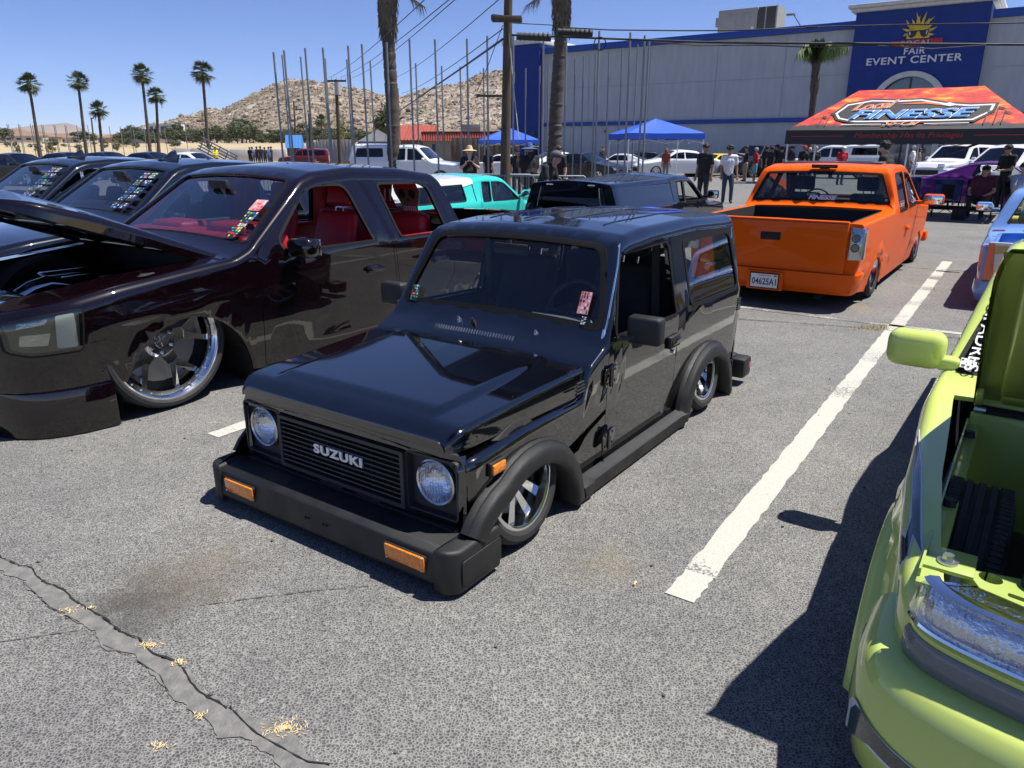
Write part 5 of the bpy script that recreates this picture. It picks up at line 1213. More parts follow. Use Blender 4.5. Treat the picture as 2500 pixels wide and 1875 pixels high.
# ------------------------------------------------------------------ two mini trucks with canopies
def shell_truck(name, label, lx, ly, pm, capm, capwin, cabglass, roofz, rear_open=True, capcol=None):
    """mini pickup, nose away; local x: tail -2.35, cab rear -.35, screen base 1.05"""
    k = roofz / 1.30
    loc = L(lx - 2.35, ly)
    top = [(-2.4, 1.24 * k), (-2.3, 1.255 * k), (-.40, 1.275 * k), (-.34, 1.27 * k), (.0, 1.30 * k), (.45, 1.285 * k), (.60, 1.24 * k), (1.08, .86 * k), (1.16, .82 * k), (2.1, .76 * k), (2.3, .62 * k)]
    half = [(-2.4, .80), (-2.3, .83), (1.6, .835), (2.1, .80), (2.3, .72)]
    dr = rpoly([(-.18, .15), (-.22, .8 * k), (-.1, 1.21 * k), (.58, 1.19 * k), (1.04, .84 * k), (1.06, .15)], [.03, 0, .05, .04, 0, .05])
    wd = rpoly([(.13, .84 * k), (.22, 1.17 * k), (.56, 1.16 * k), (.93, .83 * k)], .03); wv = rpoly([(-.15, .84 * k), (-.06, 1.17 * k), (.17, 1.17 * k), (.08, .84 * k)], .03)
    wins = [] if capwin is None else [rpoly([(-1.95, .87 * k), (-1.93, 1.15 * k), (-.62, 1.16 * k), (-.60, .87 * k)], .05)]
    car, B = vehicle(name, label, 'pickup truck', loc, ROT_FAR, pm, top, half, .12, .80 * k, -2.36, 2.28, arches=[(-1.55, .02, .36, .4), (1.62, .02, .36, .4)], doors=[(dr, [wd, wv], (-.05, .65))], wins=wins,
        ws=(.62, 1.06, .94, .95), gl=TINT, gls=[cabglass], glws=GLASS, lining=DARKINT, lin_x=(-.3, 1.05), tumble=.34, under=.05, r=.09, crown=.04, dx=.08)
    q = B.K
    if capcol is not None:      # canopy in a second colour, a shell of its own over the bed
        h = [B.sz(inset(w, .0)) for w in wins]
        c = obj('canopy', B.make(B.sz([(-2.37, .80 * k), (-.36, .80 * k)]) + [(-.33, q), (-.33, 3 * q), (-2.37, 3 * q), (-2.37, q)], h, .08, t=.012, off=.012), capcol, car)
    obj('canopy_seam', B.make([(-.355, .72 * q), (-.335, .72 * q), (-.335, 3 * q), (-.355, 3 * q)], [], .1, off=.004), BLACK, car)
    rw = rpoly([(-.60, .86 * k), (.60, .86 * k), (.50, 1.17 * k), (-.50, 1.17 * k)], .05); cc = capcol or pm
    RE = lambda u, v: np.stack([-2.372 + .12 * np.maximum(0, v - .8 * k), u, v], 1)
    pn = obj('canopy_back', sheet(rpoly([(-.80, .80 * k), (.80, .80 * k), (.68, 1.20 * k), (-.68, 1.20 * k)], .06), [rw], RE, rng(-.8, .8, .15), rng(.8, 1.2, .1), t=.03, flip=True), cc, car)
    obj('canopy_hatch', sheet(inset(rw, -.02), [], RE, [], [], off=.012, flip=True), glass('dark_hatch_glass', (.02, .02, .022), .5), car)
    for y in (-.36, .36): b = MB(); b.box((-2.345, y, 1.19 * k), (.05, .10, .02), CHROME, bev=.006); b.cyl((-2.36, y - .06, 1.185 * k), (-2.36, y + .06, 1.185 * k), .008, None, 6, CHROME); b.build('hatch_hinge', CHROME, car)
    for y in (-.5, .5): MB().tube([(-2.39, y, 1.15 * k), (-2.41, y * 1.05, 1.0 * k), (-2.40, y * 1.12, .86 * k)], .008, 6, STEEL).build('gas_strut', STEEL, car)
    b = MB(); b.box((-2.315, 0, 1.225 * k), (.03, .2, .022), REDL, bev=.006); b.build('brake_lamp', REDL, car)
    b = MB(); b.box((-2.38, 0, .55), (.03, 1.4, .42), pm, bev=.012); b.build('tailgate', pm, car); b = MB(); b.box((-2.42, 0, .26), (.12, 1.6, .16), pm, bev=.04); b.build('rear_bumper', pm, car)
    for sd in (1, -1):
        wheel(car, -1.55, .70 * sd, .29, .21, .19, 'lace', CHROME, z=.291); wheel(car, 1.62, .70 * sd, .29, .21, .19, 'lace', CHROME, z=.291)
        MB().box((-2.37, .75 * sd, .58), (.04, .1, .3), REDL, bev=.01).build('tail_lamp', REDL, car)
        mirror_part(car, pm, .96, .83, .92 * k, sd, (.08, .2, .14), .06)
    for y in (.36, -.36): seat(car, .2, y, .32, DARKINT, .5, .46)
    b = MB(); b.box((.95, 0, .80 * k), (.26, 1.4, .1), DARKINT, bev=.03); b.build('dashboard', DARKINT, car, 60); steering(car, .74, .36, .86 * k, TRIM)
    b = MB(); b.box((.3, 0, .18), (1.5, 1.5, .05), BLACK); b.build('floor_pan', BLACK, car)
    return car, B
TEAL = paint('turquoise_paint', (.04, .55, .50), rough=.4); WH = paint('white_car_paint', (.74, .75, .76), rough=.3)
NAVY = paint('blue_black_paint', (.003, .005, .010), rough=.25, ior=1.9)
shell_truck('canopy_mini_truck', 'blue black mini truck with matching canopy and raised dark hatch glass', -6.3, -3.4, NAVY, None, None, None, 1.29)
shell_truck('canopy_mini_truck', 'turquoise mini truck with a white canopy and tinted windows', -4.75, -6.35, TEAL, WH, True, TINT, 1.27, capcol=WH)
# ------------------------------------------------------------------ ground, asphalt, markings
def asphalt_mat():
    m = bpy.data.materials.new('worn_asphalt'); m.use_nodes = True; N, K = nodes_of(m); b = N['Principled BSDF']
    t = N.new('ShaderNodeTexCoord'); O = t.outputs['Object']
    def noise(sc, det=4, rough=.55):
        n = N.new('ShaderNodeTexNoise'); n.inputs['Scale'].default_value = sc; n.inputs['Detail'].default_value = det; n.inputs['Roughness'].default_value = rough; K.new(O, n.inputs['Vector']); return n
    def ramp(src, a, c0, b_, c1):
        r = N.new('ShaderNodeValToRGB'); r.color_ramp.elements[0].position = a; r.color_ramp.elements[1].position = b_
        r.color_ramp.elements[0].color = (*c0, 1); r.color_ramp.elements[1].color = (*c1, 1); K.new(src, r.inputs[0]); return r
    def mix(mode, fac, a, c):
        x = N.new('ShaderNodeMix'); x.data_type = 'RGBA'; x.blend_type = mode
        if isinstance(fac, float): x.inputs[0].default_value = fac
        else: K.new(fac, x.inputs[0])
        K.new(a, x.inputs[6]); K.new(c, x.inputs[7]); return x.outputs[2]
    nd = noise(55, 2); add = N.new('ShaderNodeVectorMath'); add.operation = 'MULTIPLY_ADD'
    K.new(nd.outputs['Color'], add.inputs[0]); add.inputs[1].default_value = (.014, .014, .014); K.new(O, add.inputs[2])
    v = N.new('ShaderNodeTexVoronoi'); v.feature = 'DISTANCE_TO_EDGE'; v.inputs['Scale'].default_value = 88; K.new(add.outputs[0], v.inputs['Vector'])
    v2 = N.new('ShaderNodeTexVoronoi'); v2.inputs['Scale'].default_value = 88; K.new(add.outputs[0], v2.inputs['Vector'])
    stone = ramp(v.outputs['Distance'], .0, (.265, .262, .25), .22, (.080, .082, .086))
    tone = ramp(v2.outputs['Color'], .2, (.55, .55, .56), .8, (1.3, 1.28, 1.25))
    c = mix('MULTIPLY', .55, stone.outputs[0], tone.outputs[0])
    fine = noise(160, 3, .7); ff = ramp(fine.outputs['Fac'], .35, (.72, .72, .73), .65, (1.2, 1.2, 1.18)); c = mix('MULTIPLY', .7, c, ff.outputs[0])
    big = noise(.8, 6, .6); bf = ramp(big.outputs['Fac'], .32, (.8, .8, .82), .68, (1.14, 1.13, 1.1)); c = mix('MULTIPLY', .9, c, bf.outputs[0])
    mid = noise(5, 5, .6); mf = ramp(mid.outputs['Fac'], .35, (.87, .87, .87), .7, (1.08, 1.07, 1.05)); c = mix('MULTIPLY', .8, c, mf.outputs[0])
    # oil stains with a shape of their own
    for (x, y, r_, col, amt) in ((*gnd(345, 1478)[:2], .34, (.035, .032, .03), .75), (*gnd(470, 1400)[:2], .42, (.10, .075, .045), .45), (*gnd(1485, 1375)[:2], .3, (.16, .13, .08), .35), (*gnd(2090, 750)[:2], .3, (.22, .17, .1), .5), (*gnd(1900, 760)[:2], .5, (.05, .05, .05), .3)):
        ds = N.new('ShaderNodeVectorMath'); ds.operation = 'DISTANCE'; K.new(O, ds.inputs[0]); ds.inputs[1].default_value = (x, y, 0)
        dn = noise(6, 5, .65); ml = N.new('ShaderNodeMath'); ml.operation = 'MULTIPLY_ADD'; K.new(dn.outputs['Fac'], ml.inputs[0]); ml.inputs[1].default_value = .5; K.new(ds.outputs['Value'], ml.inputs[2])
        mr = N.new('ShaderNodeMapRange'); mr.interpolation_type = 'SMOOTHSTEP'; mr.inputs['From Min'].default_value = .22; mr.inputs['From Max'].default_value = .25 + r_; mr.inputs['To Min'].default_value = amt; mr.inputs['To Max'].default_value = 0
        K.new(ml.outputs[0], mr.inputs[0]); rgb = N.new('ShaderNodeRGB'); rgb.outputs[0].default_value = (*col, 1); c = mix('MIX', mr.outputs[0], c, rgb.outputs[0])
    K.new(c, b.inputs['Base Color']); b.inputs['Roughness'].default_value = .82; b.inputs['Specular IOR Level'].default_value = .35
    bp = N.new('ShaderNodeBump'); bp.inputs['Strength'].default_value = .7; bp.inputs['Distance'].default_value = .004; K.new(v.outputs['Distance'], bp.inputs['Height']); bp.invert = True
    K.new(bp.outputs[0], b.inputs['Normal']); return m
ASPH = asphalt_mat()
DRY = mat('dry_grass_soil', (.42, .33, .20), .95, col2=(.30, .25, .15), vscale=.15, detail=8, bump=.4, bscale=.8)
def ground_z(X, Y):
    t = min(1, max(0, (Y - 95) / 130)); return 2.7 * t * t * (3 - 2 * t) * min(1, max(0, (60 - X) / 90)) - .02
def ground():
    xs = sorted(set([-5000, -2500, -1200, -600, -400] + list(range(-300, 301, 15)) + [400, 600, 1200, 2500, 5000])); ys = sorted(set([-600, -200, -60] + list(range(-20, 400, 10)) + [450, 600, 900, 1500, 3000, 6000]))
    V = [(x, y, ground_z(x, y)) for y in ys for x in xs]; n = len(xs); F = [(j * n + i, j * n + i + 1, (j + 1) * n + i + 1, (j + 1) * n + i) for j in range(len(ys) - 1) for i in range(n - 1)]
    b = MB(); b.add(V, F, DRY); struct(b.build('ground', DRY, smooth=60))
    b = MB(); b.add([(-150, -15, 0), (150, -15, 0), (150, 92, 0), (-150, 92, 0)], [(0, 1, 2, 3)], ASPH); struct(b.build('parking_lot', ASPH, smooth=0))
ground()
def line_mat(wear):
    m = mat('worn_line_paint_%d' % int(wear * 100), (.52, .51, .46), .75); N, K = nodes_of(m); b = N['Principled BSDF']; t = N.new('ShaderNodeTexCoord')
    n = N.new('ShaderNodeTexNoise'); n.inputs['Scale'].default_value = 70; n.inputs['Detail'].default_value = 4; n.inputs['Roughness'].default_value = .7; K.new(t.outputs['Object'], n.inputs['Vector'])
    n2 = N.new('ShaderNodeTexNoise'); n2.inputs['Scale'].default_value = 1.1; n2.inputs['Detail'].default_value = 5; K.new(t.outputs['Object'], n2.inputs['Vector'])
    a = N.new('ShaderNodeMath'); a.operation = 'MULTIPLY_ADD'; K.new(n2.outputs['Fac'], a.inputs[0]); a.inputs[1].default_value = 1.6; K.new(n.outputs['Fac'], a.inputs[2])
    r = N.new('ShaderNodeValToRGB'); r.color_ramp.elements[0].position = wear; r.color_ramp.elements[1].position = wear + .04; r.color_ramp.elements[0].color = (.13, .13, .13, 1); r.color_ramp.elements[1].color = (.44, .435, .39, 1)
    sb = N.new('ShaderNodeMath'); sb.operation = 'MULTIPLY'; sb.inputs[1].default_value = .5; K.new(a.outputs[0], sb.inputs[0]); K.new(sb.outputs[0], r.inputs[0])
    n3 = N.new('ShaderNodeTexNoise'); n3.inputs['Scale'].default_value = 160; K.new(t.outputs['Object'], n3.inputs['Vector']); mx = N.new('ShaderNodeMix'); mx.data_type = 'RGBA'; mx.blend_type = 'MULTIPLY'; mx.inputs[0].default_value = .5
    r3 = N.new('ShaderNodeValToRGB'); r3.color_ramp.elements[0].position = .35; r3.color_ramp.elements[0].color = (.7, .7, .7, 1); r3.color_ramp.elements[1].position = .6; K.new(n3.outputs['Fac'], r3.inputs[0])
    K.new(r.outputs[0], mx.inputs[6]); K.new(r3.outputs[0], mx.inputs[7]); K.new(mx.outputs[2], b.inputs['Base Color']); return m
def marking(pts, m, z=.004):
    b = MB(); n = len(pts); b.add([L(x, y, z) for x, y in pts], [tuple(range(n))], m); return struct(b.build('line_marking', m, smooth=0))
LM, LM2 = line_mat(.56), line_mat(.62)
def rough_line(x0, x1, ya, yb, m, k=60, j=.006):
    r_ = random.Random(int(x0 * 10)); A = []; B_ = []
    for i in range(k + 1):
        t = i / k; x = x0 + (x1 - x0) * t; A.append((x, ya[0] + (ya[1] - ya[0]) * t + r_.uniform(-j, j))); B_.append((x, yb[0] + (yb[1] - yb[0]) * t + r_.uniform(-j, j)))
    V = [L(x, y, .004) for x, y in A] + [L(x, y, .004) for x, y in B_]; F = [(i, i + 1, k + 2 + i, k + 1 + i) for i in range(k)]
    b = MB(); b.add(V, F, m); return struct(b.build('line_marking', m, smooth=0))
rough_line(1.07, .855, (1.445, 1.445), (1.57, 1.57), line_mat(.33), 8)
rough_line(.855, -9.9, (1.445, 1.29), (1.57, 1.43), LM, 160)
rough_line(1.1, -9.0, (-1.63, -1.66), (-1.51, -1.54), LM, 120)
rough_line(1.5, -9.0, (-4.6, -4.6), (-4.48, -4.48), LM, 60)
rough_line(-10.0, -20.0, (5.4, 5.3), (5.52, 5.42), LM, 40)
marking([(-4.57, -8), (-4.57, 9), (-4.66, 9), (-4.66, -8)], LM2)
marking([(-5.6, .36), (-8.5, .36), (-8.5, .46), (-5.6, .46)], LM2)
def ribbon(pts, w, m, name, z, seed=0, jit=.4):
    """jagged thin ribbon through lot surface points (world xy)"""
    r_ = random.Random(seed); P = []
    for i in range(len(pts) - 1):
        a, c = Vector(pts[i]), Vector(pts[i + 1]); k = max(2, int((c - a).length / .02))
        for q in range(k): P.append(a.lerp(c, q / k))
    P.append(Vector(pts[-1])); V = []; F = []; off = 0
    for i, p in enumerate(P):
        d = (P[min(len(P) - 1, i + 1)] - P[max(0, i - 1)]).normalized(); nn = Vector((-d.y, d.x)); off = off * .8 + r_.uniform(-1, 1) * w * jit
        ww = w * (.25 + .9 * r_.random()); c = p.xy.to_3d() + nn.to_3d() * off if hasattr(p, 'xy') else p
        V.append((c.x + nn.x * ww, c.y + nn.y * ww, z)); V.append((c.x - nn.x * ww, c.y - nn.y * ww, z))
    for i in range(len(P) - 1): F.append((2 * i, 2 * i + 2, 2 * i + 3, 2 * i + 1))
    b = MB(); b.add(V, F, m); return struct(b.build(name, m, smooth=0))
def crack():
    z8 = lambda x, y: gnd(x / 2.458, 1300 + y / 2.458).xy
    top = [(-60, 130), (0, 150), (120, 205), (200, 215), (260, 300), (400, 365), (440, 410), (560, 480), (650, 540), (710, 610), (830, 640), (900, 710), (960, 745), (1060, 780), (1120, 840), (1190, 940), (1290, 1000), (1380, 1050), (1500, 1110), (1700, 1170), (1790, 1240), (1860, 1340), (1980, 1400), (2100, 1460)]
    low = [(-60, 215), (0, 240), (140, 300), (300, 450), (480, 545), (620, 680), (770, 740), (900, 830), (1000, 930), (1080, 1010), (1200, 1110), (1330, 1220), (1500, 1260), (1700, 1400), (1800, 1500)]
    PM = mat('crack_sealer', (.10, .10, .102), .85, col2=(.19, .18, .165), vscale=22, detail=8, bump=.5, bscale=90)
    r_ = random.Random(3); poly = [z8(*p) for p in top] + [z8(*p) for p in low[::-1]]
    pp = dense([tuple(p) for p in poly], .015); pp = [(x + r_.uniform(-.005, .005) + .022 * noise.noise(Vector((x * 14, y * 14, 0))), y + r_.uniform(-.005, .005) + .022 * noise.noise(Vector((x * 14, y * 14, 7)))) for x, y in pp]
    me = sheet(pp, [], lambda u, v: np.stack([u, v, 0 * u + .0035], 1), [], [], step=.5); struct(obj('crack_patch', me, PM))
    BK = mat('crack_dark', (.012, .012, .012), .95)
    ribbon([z8(*p) for p in top[:18]], .0045, BK, 'pavement_crack', .0065, 1, 1.0); ribbon([z8(*p) for p in ((1380, 1050), (1450, 1130), (1540, 1215), (1700, 1300), (1850, 1385), (1980, 1400))], .003, BK, 'pavement_crack', .0065, 2)
    ribbon([z8(*p) for p in ((140, 300), (300, 450), (480, 545))], .0012, BK, 'pavement_crack', .0065, 8); ribbon([z8(*p) for p in ((620, 680), (770, 740), (960, 860), (1010, 960))], .0012, BK, 'pavement_crack', .0065, 9)
    FC = mat('faint_crack', (.085, .085, .085), .95)
    ribbon([z8(*p) for p in ((-20, 662), (200, 630), (480, 590))], .003, FC, 'pavement_crack', .0045, 3, .2); ribbon([z8(*p) for p in ((1200, 440), (1500, 400), (1900, 350), (2212, 325))], .003, FC, 'pavement_crack', .0045, 4, .2)
    lot = lambda x, y: L(x, y).xy
    ribbon([lot(-3.9, -1.5), lot(-4.01, .07), lot(-4.19, .66), lot(-4.35, 1.31), lot(-4.39, 2.2), lot(-4.5, 4)], .008, BK, 'pavement_crack', .0075, 5)
    ribbon([lot(-8.9, .8), lot(-9.0, 2.0), lot(-9.1, 5)], .012, FC, 'pavement_crack', .0045, 6); ribbon([lot(-7.6, 1.3), lot(-7.65, 1.9)], .006, BK, 'pavement_crack', .0075, 7)
    # dry grass caught in the crack
    GM = mat('dry_straw', (.55, .43, .22), .9); b = MB(); r_ = random.Random(9)
    for (px, py, rr, k) in ((1700, 1185, .05, 150), (880, 690, .03, 70), (1080, 790, .02, 40), (420, 480, .03, 40), (1215, 1110, .02, 25), (960, 1290, .025, 30), (545, 462, .015, 20)):
        c = z8(px, py)
        for i in range(k):
            a = r_.uniform(0, 2 * PI); d = rr * 1.6 * r_.random() ** 1.2; x, y = c.x + d * math.cos(a), c.y + d * math.sin(a) * .6; t = r_.uniform(0, PI); l = r_.uniform(.008, .022)
            b.add([(x, y, .005), (x + l * math.cos(t), y + l * math.sin(t), .006 + r_.uniform(0, .003)), (x + l * .5 * math.cos(t + .3), y + l * .5 * math.sin(t + .3), .007)], [(0, 1, 2)], GM)
    c = L(-4.33, 1.27)
    for i in range(120):
        x, y = c.x + r_.gauss(0, .10), c.y + r_.gauss(0, .035); b.add([(x - .004, y, .006), (x + .004, y, .006), (x + r_.uniform(-.03, .03), y + r_.uniform(-.02, .02), r_.uniform(.02, .06))], [(0, 1, 2)], GM)
    o = b.build('dry_grass', GM, smooth=0); o['kind'] = 'stuff'; o['label'] = 'dry straw and weeds caught in the pavement cracks'; o['category'] = 'grass'
    # cigarette butt and scattered grit
    p = gnd(1547, 1432); q = Vector((p.x + .012, p.y + .022, 0)); b = MB(); b.cyl((p.x, p.y, .0075), (p.x + .008, p.y + .016, .0075), .0045, None, 10, mat('filter_paper', (.62, .36, .12), .8)); b.cyl((p.x + .008, p.y + .016, .0075), (p.x + .012, p.y + .024, .0075), .0045, None, 10, mat('white_paper', (.7, .68, .62), .8))
    tag(b.build('cigarette_butt'), 'small tan cigarette butt lying on the asphalt beside the painted line', 'cigarette butt')
    b = MB(); r_ = random.Random(12); GT = mat('loose_grit', (.08, .08, .08), .9)
    for i in range(260):
        x, y = r_.uniform(-4, 5.5), r_.uniform(1.4, 13); s_ = r_.uniform(.003, .009); b.sphere((x, y, s_ * .5), (s_, s_ * r_.uniform(.6, 1), s_ * .6), GT, 5, 3)
    o = b.build('grit', GT, smooth=0); o['kind'] = 'stuff'; o['label'] = 'loose dark grit scattered over the asphalt'; o['category'] = 'grit'
crack()

# ------------------------------------------------------------------ hills
def hill_mat():
    m = mat('granite_hillside', (.30, .25, .2), .95); N, K = nodes_of(m); b = N['Principled BSDF']; t = N.new('ShaderNodeTexCoord')
    v = N.new('ShaderNodeTexVoronoi'); v.inputs['Scale'].default_value = .3; K.new(t.outputs['Object'], v.inputs['Vector'])
    r = N.new('ShaderNodeValToRGB'); e = r.color_ramp.elements; e[0].position = .1; e[0].color = (.15, .12, .09, 1); e[1].position = .92; e[1].color = (.43, .37, .31, 1); e.new(.55).color = (.27, .225, .18, 1)
    K.new(v.outputs['Color'], r.inputs[0]); n = N.new('ShaderNodeTexNoise'); n.inputs['Scale'].default_value = .02; n.inputs['Detail'].default_value = 8; K.new(t.outputs['Object'], n.inputs['Vector'])
    r2 = N.new('ShaderNodeValToRGB'); r2.color_ramp.elements[0].position = .38; r2.color_ramp.elements[0].color = (.52, .49, .40, 1); r2.color_ramp.elements[1].position = .62; K.new(n.outputs['Fac'], r2.inputs[0])
    mx = N.new('ShaderNodeMix'); mx.data_type = 'RGBA'; mx.blend_type = 'MULTIPLY'; mx.inputs[0].default_value = .9; K.new(r.outputs[0], mx.inputs[6]); K.new(r2.outputs[0], mx.inputs[7]); K.new(mx.outputs[2], b.inputs['Base Color']); return m
def hills():
    prof = [(230, 362), (300, 325), (362, 307), (398, 297), (470, 275), (506, 268), (542, 269), (575, 250), (615, 235), (687, 213), (741, 195), (800, 192), (853, 210), (940, 222), (980, 231), (1016, 224), (1045, 213), (1070, 206), (1135, 195), (1164, 183), (1215, 175), (1300, 160), (1420, 190), (1600, 260), (1800, 330), (1900, 362)]
    YC, Y0, Y1 = 720.0, 400.0, 1050.0
    pts = [at(px, py, YC) for px, py in prof]; xs = [p.x / YC for p in pts]; zs = [max(0, p.z) for p in pts]
    NX, NY = 300, 90; V = []; F = []; HM = hill_mat()
    def h(X, Y):
        s_ = X / Y if Y < YC else X / YC; z = float(np.interp(s_, xs, zs, 0, 0)); t = (Y - Y0) / (YC - Y0) if Y < YC else (Y1 - Y) / (Y1 - YC); t = max(0, min(1, t)); t = t ** .85 if Y < YC else t
        p = Vector((X * .011, Y * .011, 3)); nz = noise.fractal(p, 1.0, 2.0, 5) * 20 * t * min(1, z / 20) * (1 - .55 * t); rk = noise.cell(Vector((X * .16, Y * .16, 0))) * 1.2 * min(1, z * t / 8)
        return z * t + nz + rk
    for j in range(NY):
        Y = Y0 + (Y1 - Y0) * j / (NY - 1)
        for i in range(NX):
            X = Y * (xs[0] - .02 + (xs[-1] - xs[0] + .04) * i / (NX - 1)); V.append((X, Y, h(X, Y) + ground_z(X, Y) * 0 - .5))
    for j in range(NY - 1):
        for i in range(NX - 1): F.append((j * NX + i, j * NX + i + 1, (j + 1) * NX + i + 1, (j + 1) * NX + i))
    b = MB(); b.add(V, F, HM); struct(b.build('hill', HM, smooth=0))
    r_ = random.Random(5); V = []; F = []
    base = [(0, 0, 1), (.9, 0, .3), (.28, .85, .3), (-.72, .52, .3), (-.72, -.52, .3), (.28, -.85, .3), (.7, .5, -.5), (-.28, .8, -.5), (-.9, 0, -.5), (-.28, -.8, -.5), (.7, -.5, -.5)]
    bf = [(0, 1, 2), (0, 2, 3), (0, 3, 4), (0, 4, 5), (0, 5, 1), (1, 6, 2), (2, 6, 7), (2, 7, 3), (3, 7, 8), (3, 8, 4), (4, 8, 9), (4, 9, 5), (5, 9, 10), (5, 10, 1), (1, 10, 6)]
    while len(F) < 17000 * 15:
        Y = Y0 + (YC + 10 - Y0) * r_.random() ** .8; s_ = r_.uniform(xs[0], .2); X = s_ * Y; z = h(X, Y)
        if z < 1.5: continue
        q = r_.random(); s = .4 + .55 * r_.random() + (2.0 * r_.random() if q > .93 else 0); a = r_.uniform(0, PI); ca, sa = math.cos(a), math.sin(a); n0 = len(V); e = (s * r_.uniform(.8, 1.5), s * r_.uniform(.7, 1.1), s * r_.uniform(.6, 1.1))
        for x, y, zz in base:
            k = r_.uniform(.75, 1.2); V.append((X + (x * ca * e[0] - y * sa * e[1]) * k, Y + (x * sa * e[0] + y * ca * e[1]) * k, z - .4 + zz * e[2] * k))
        F += [tuple(i + n0 for i in f) for f in bf]
    b = MB(); b.V = V; b.F = F; b.M = [0] * len(F); b.mats = [HM]
    me = bpy.data.meshes.new('boulders'); me.from_pydata(V, [], F); me.materials.append(HM); o = obj('boulders', me); stuff(o); o['label'] = 'pale granite boulders covering the dry hillside'; o['category'] = 'boulders'
    # distant range
    MM = mat('distant_mountain', (.22, .18, .15), .95, var=.3, vscale=.002, detail=8); far = [(-400, 300), (-200, 320), (-60, 326), (0, 322), (47, 309), (100, 303), (163, 297), (185, 302), (203, 318), (240, 330), (262, 324), (290, 332), (330, 345), (400, 352), (600, 356)]
    YC = 6500.0; pts = [at(px, py, YC) for px, py in far]; V = []; F = []; NX = 120; r_ = random.Random(2)
    for j in range(14):
        t = j / 13
        for i in range(NX):
            x = pts[0].x + (pts[-1].x - pts[0].x) * i / (NX - 1); z = max(0, float(np.interp(x, [p.x for p in pts], [p.z for p in pts]))); tt = min(1, t / .8) if t <= .8 else (1 - t) / .2
            V.append((x, YC - 1500 + 1900 * t, z * tt + noise.fractal(Vector((x * .003, t * 5, 1)), 1, 2, 4) * 35 * tt * (1.2 - tt) - 2))
    for j in range(13):
        for i in range(NX - 1): F.append((j * NX + i, j * NX + i + 1, (j + 1) * NX + i + 1, (j + 1) * NX + i))
    b = MB(); b.add(V, F, MM); struct(b.build('mountain', MM, smooth=0))
hills()

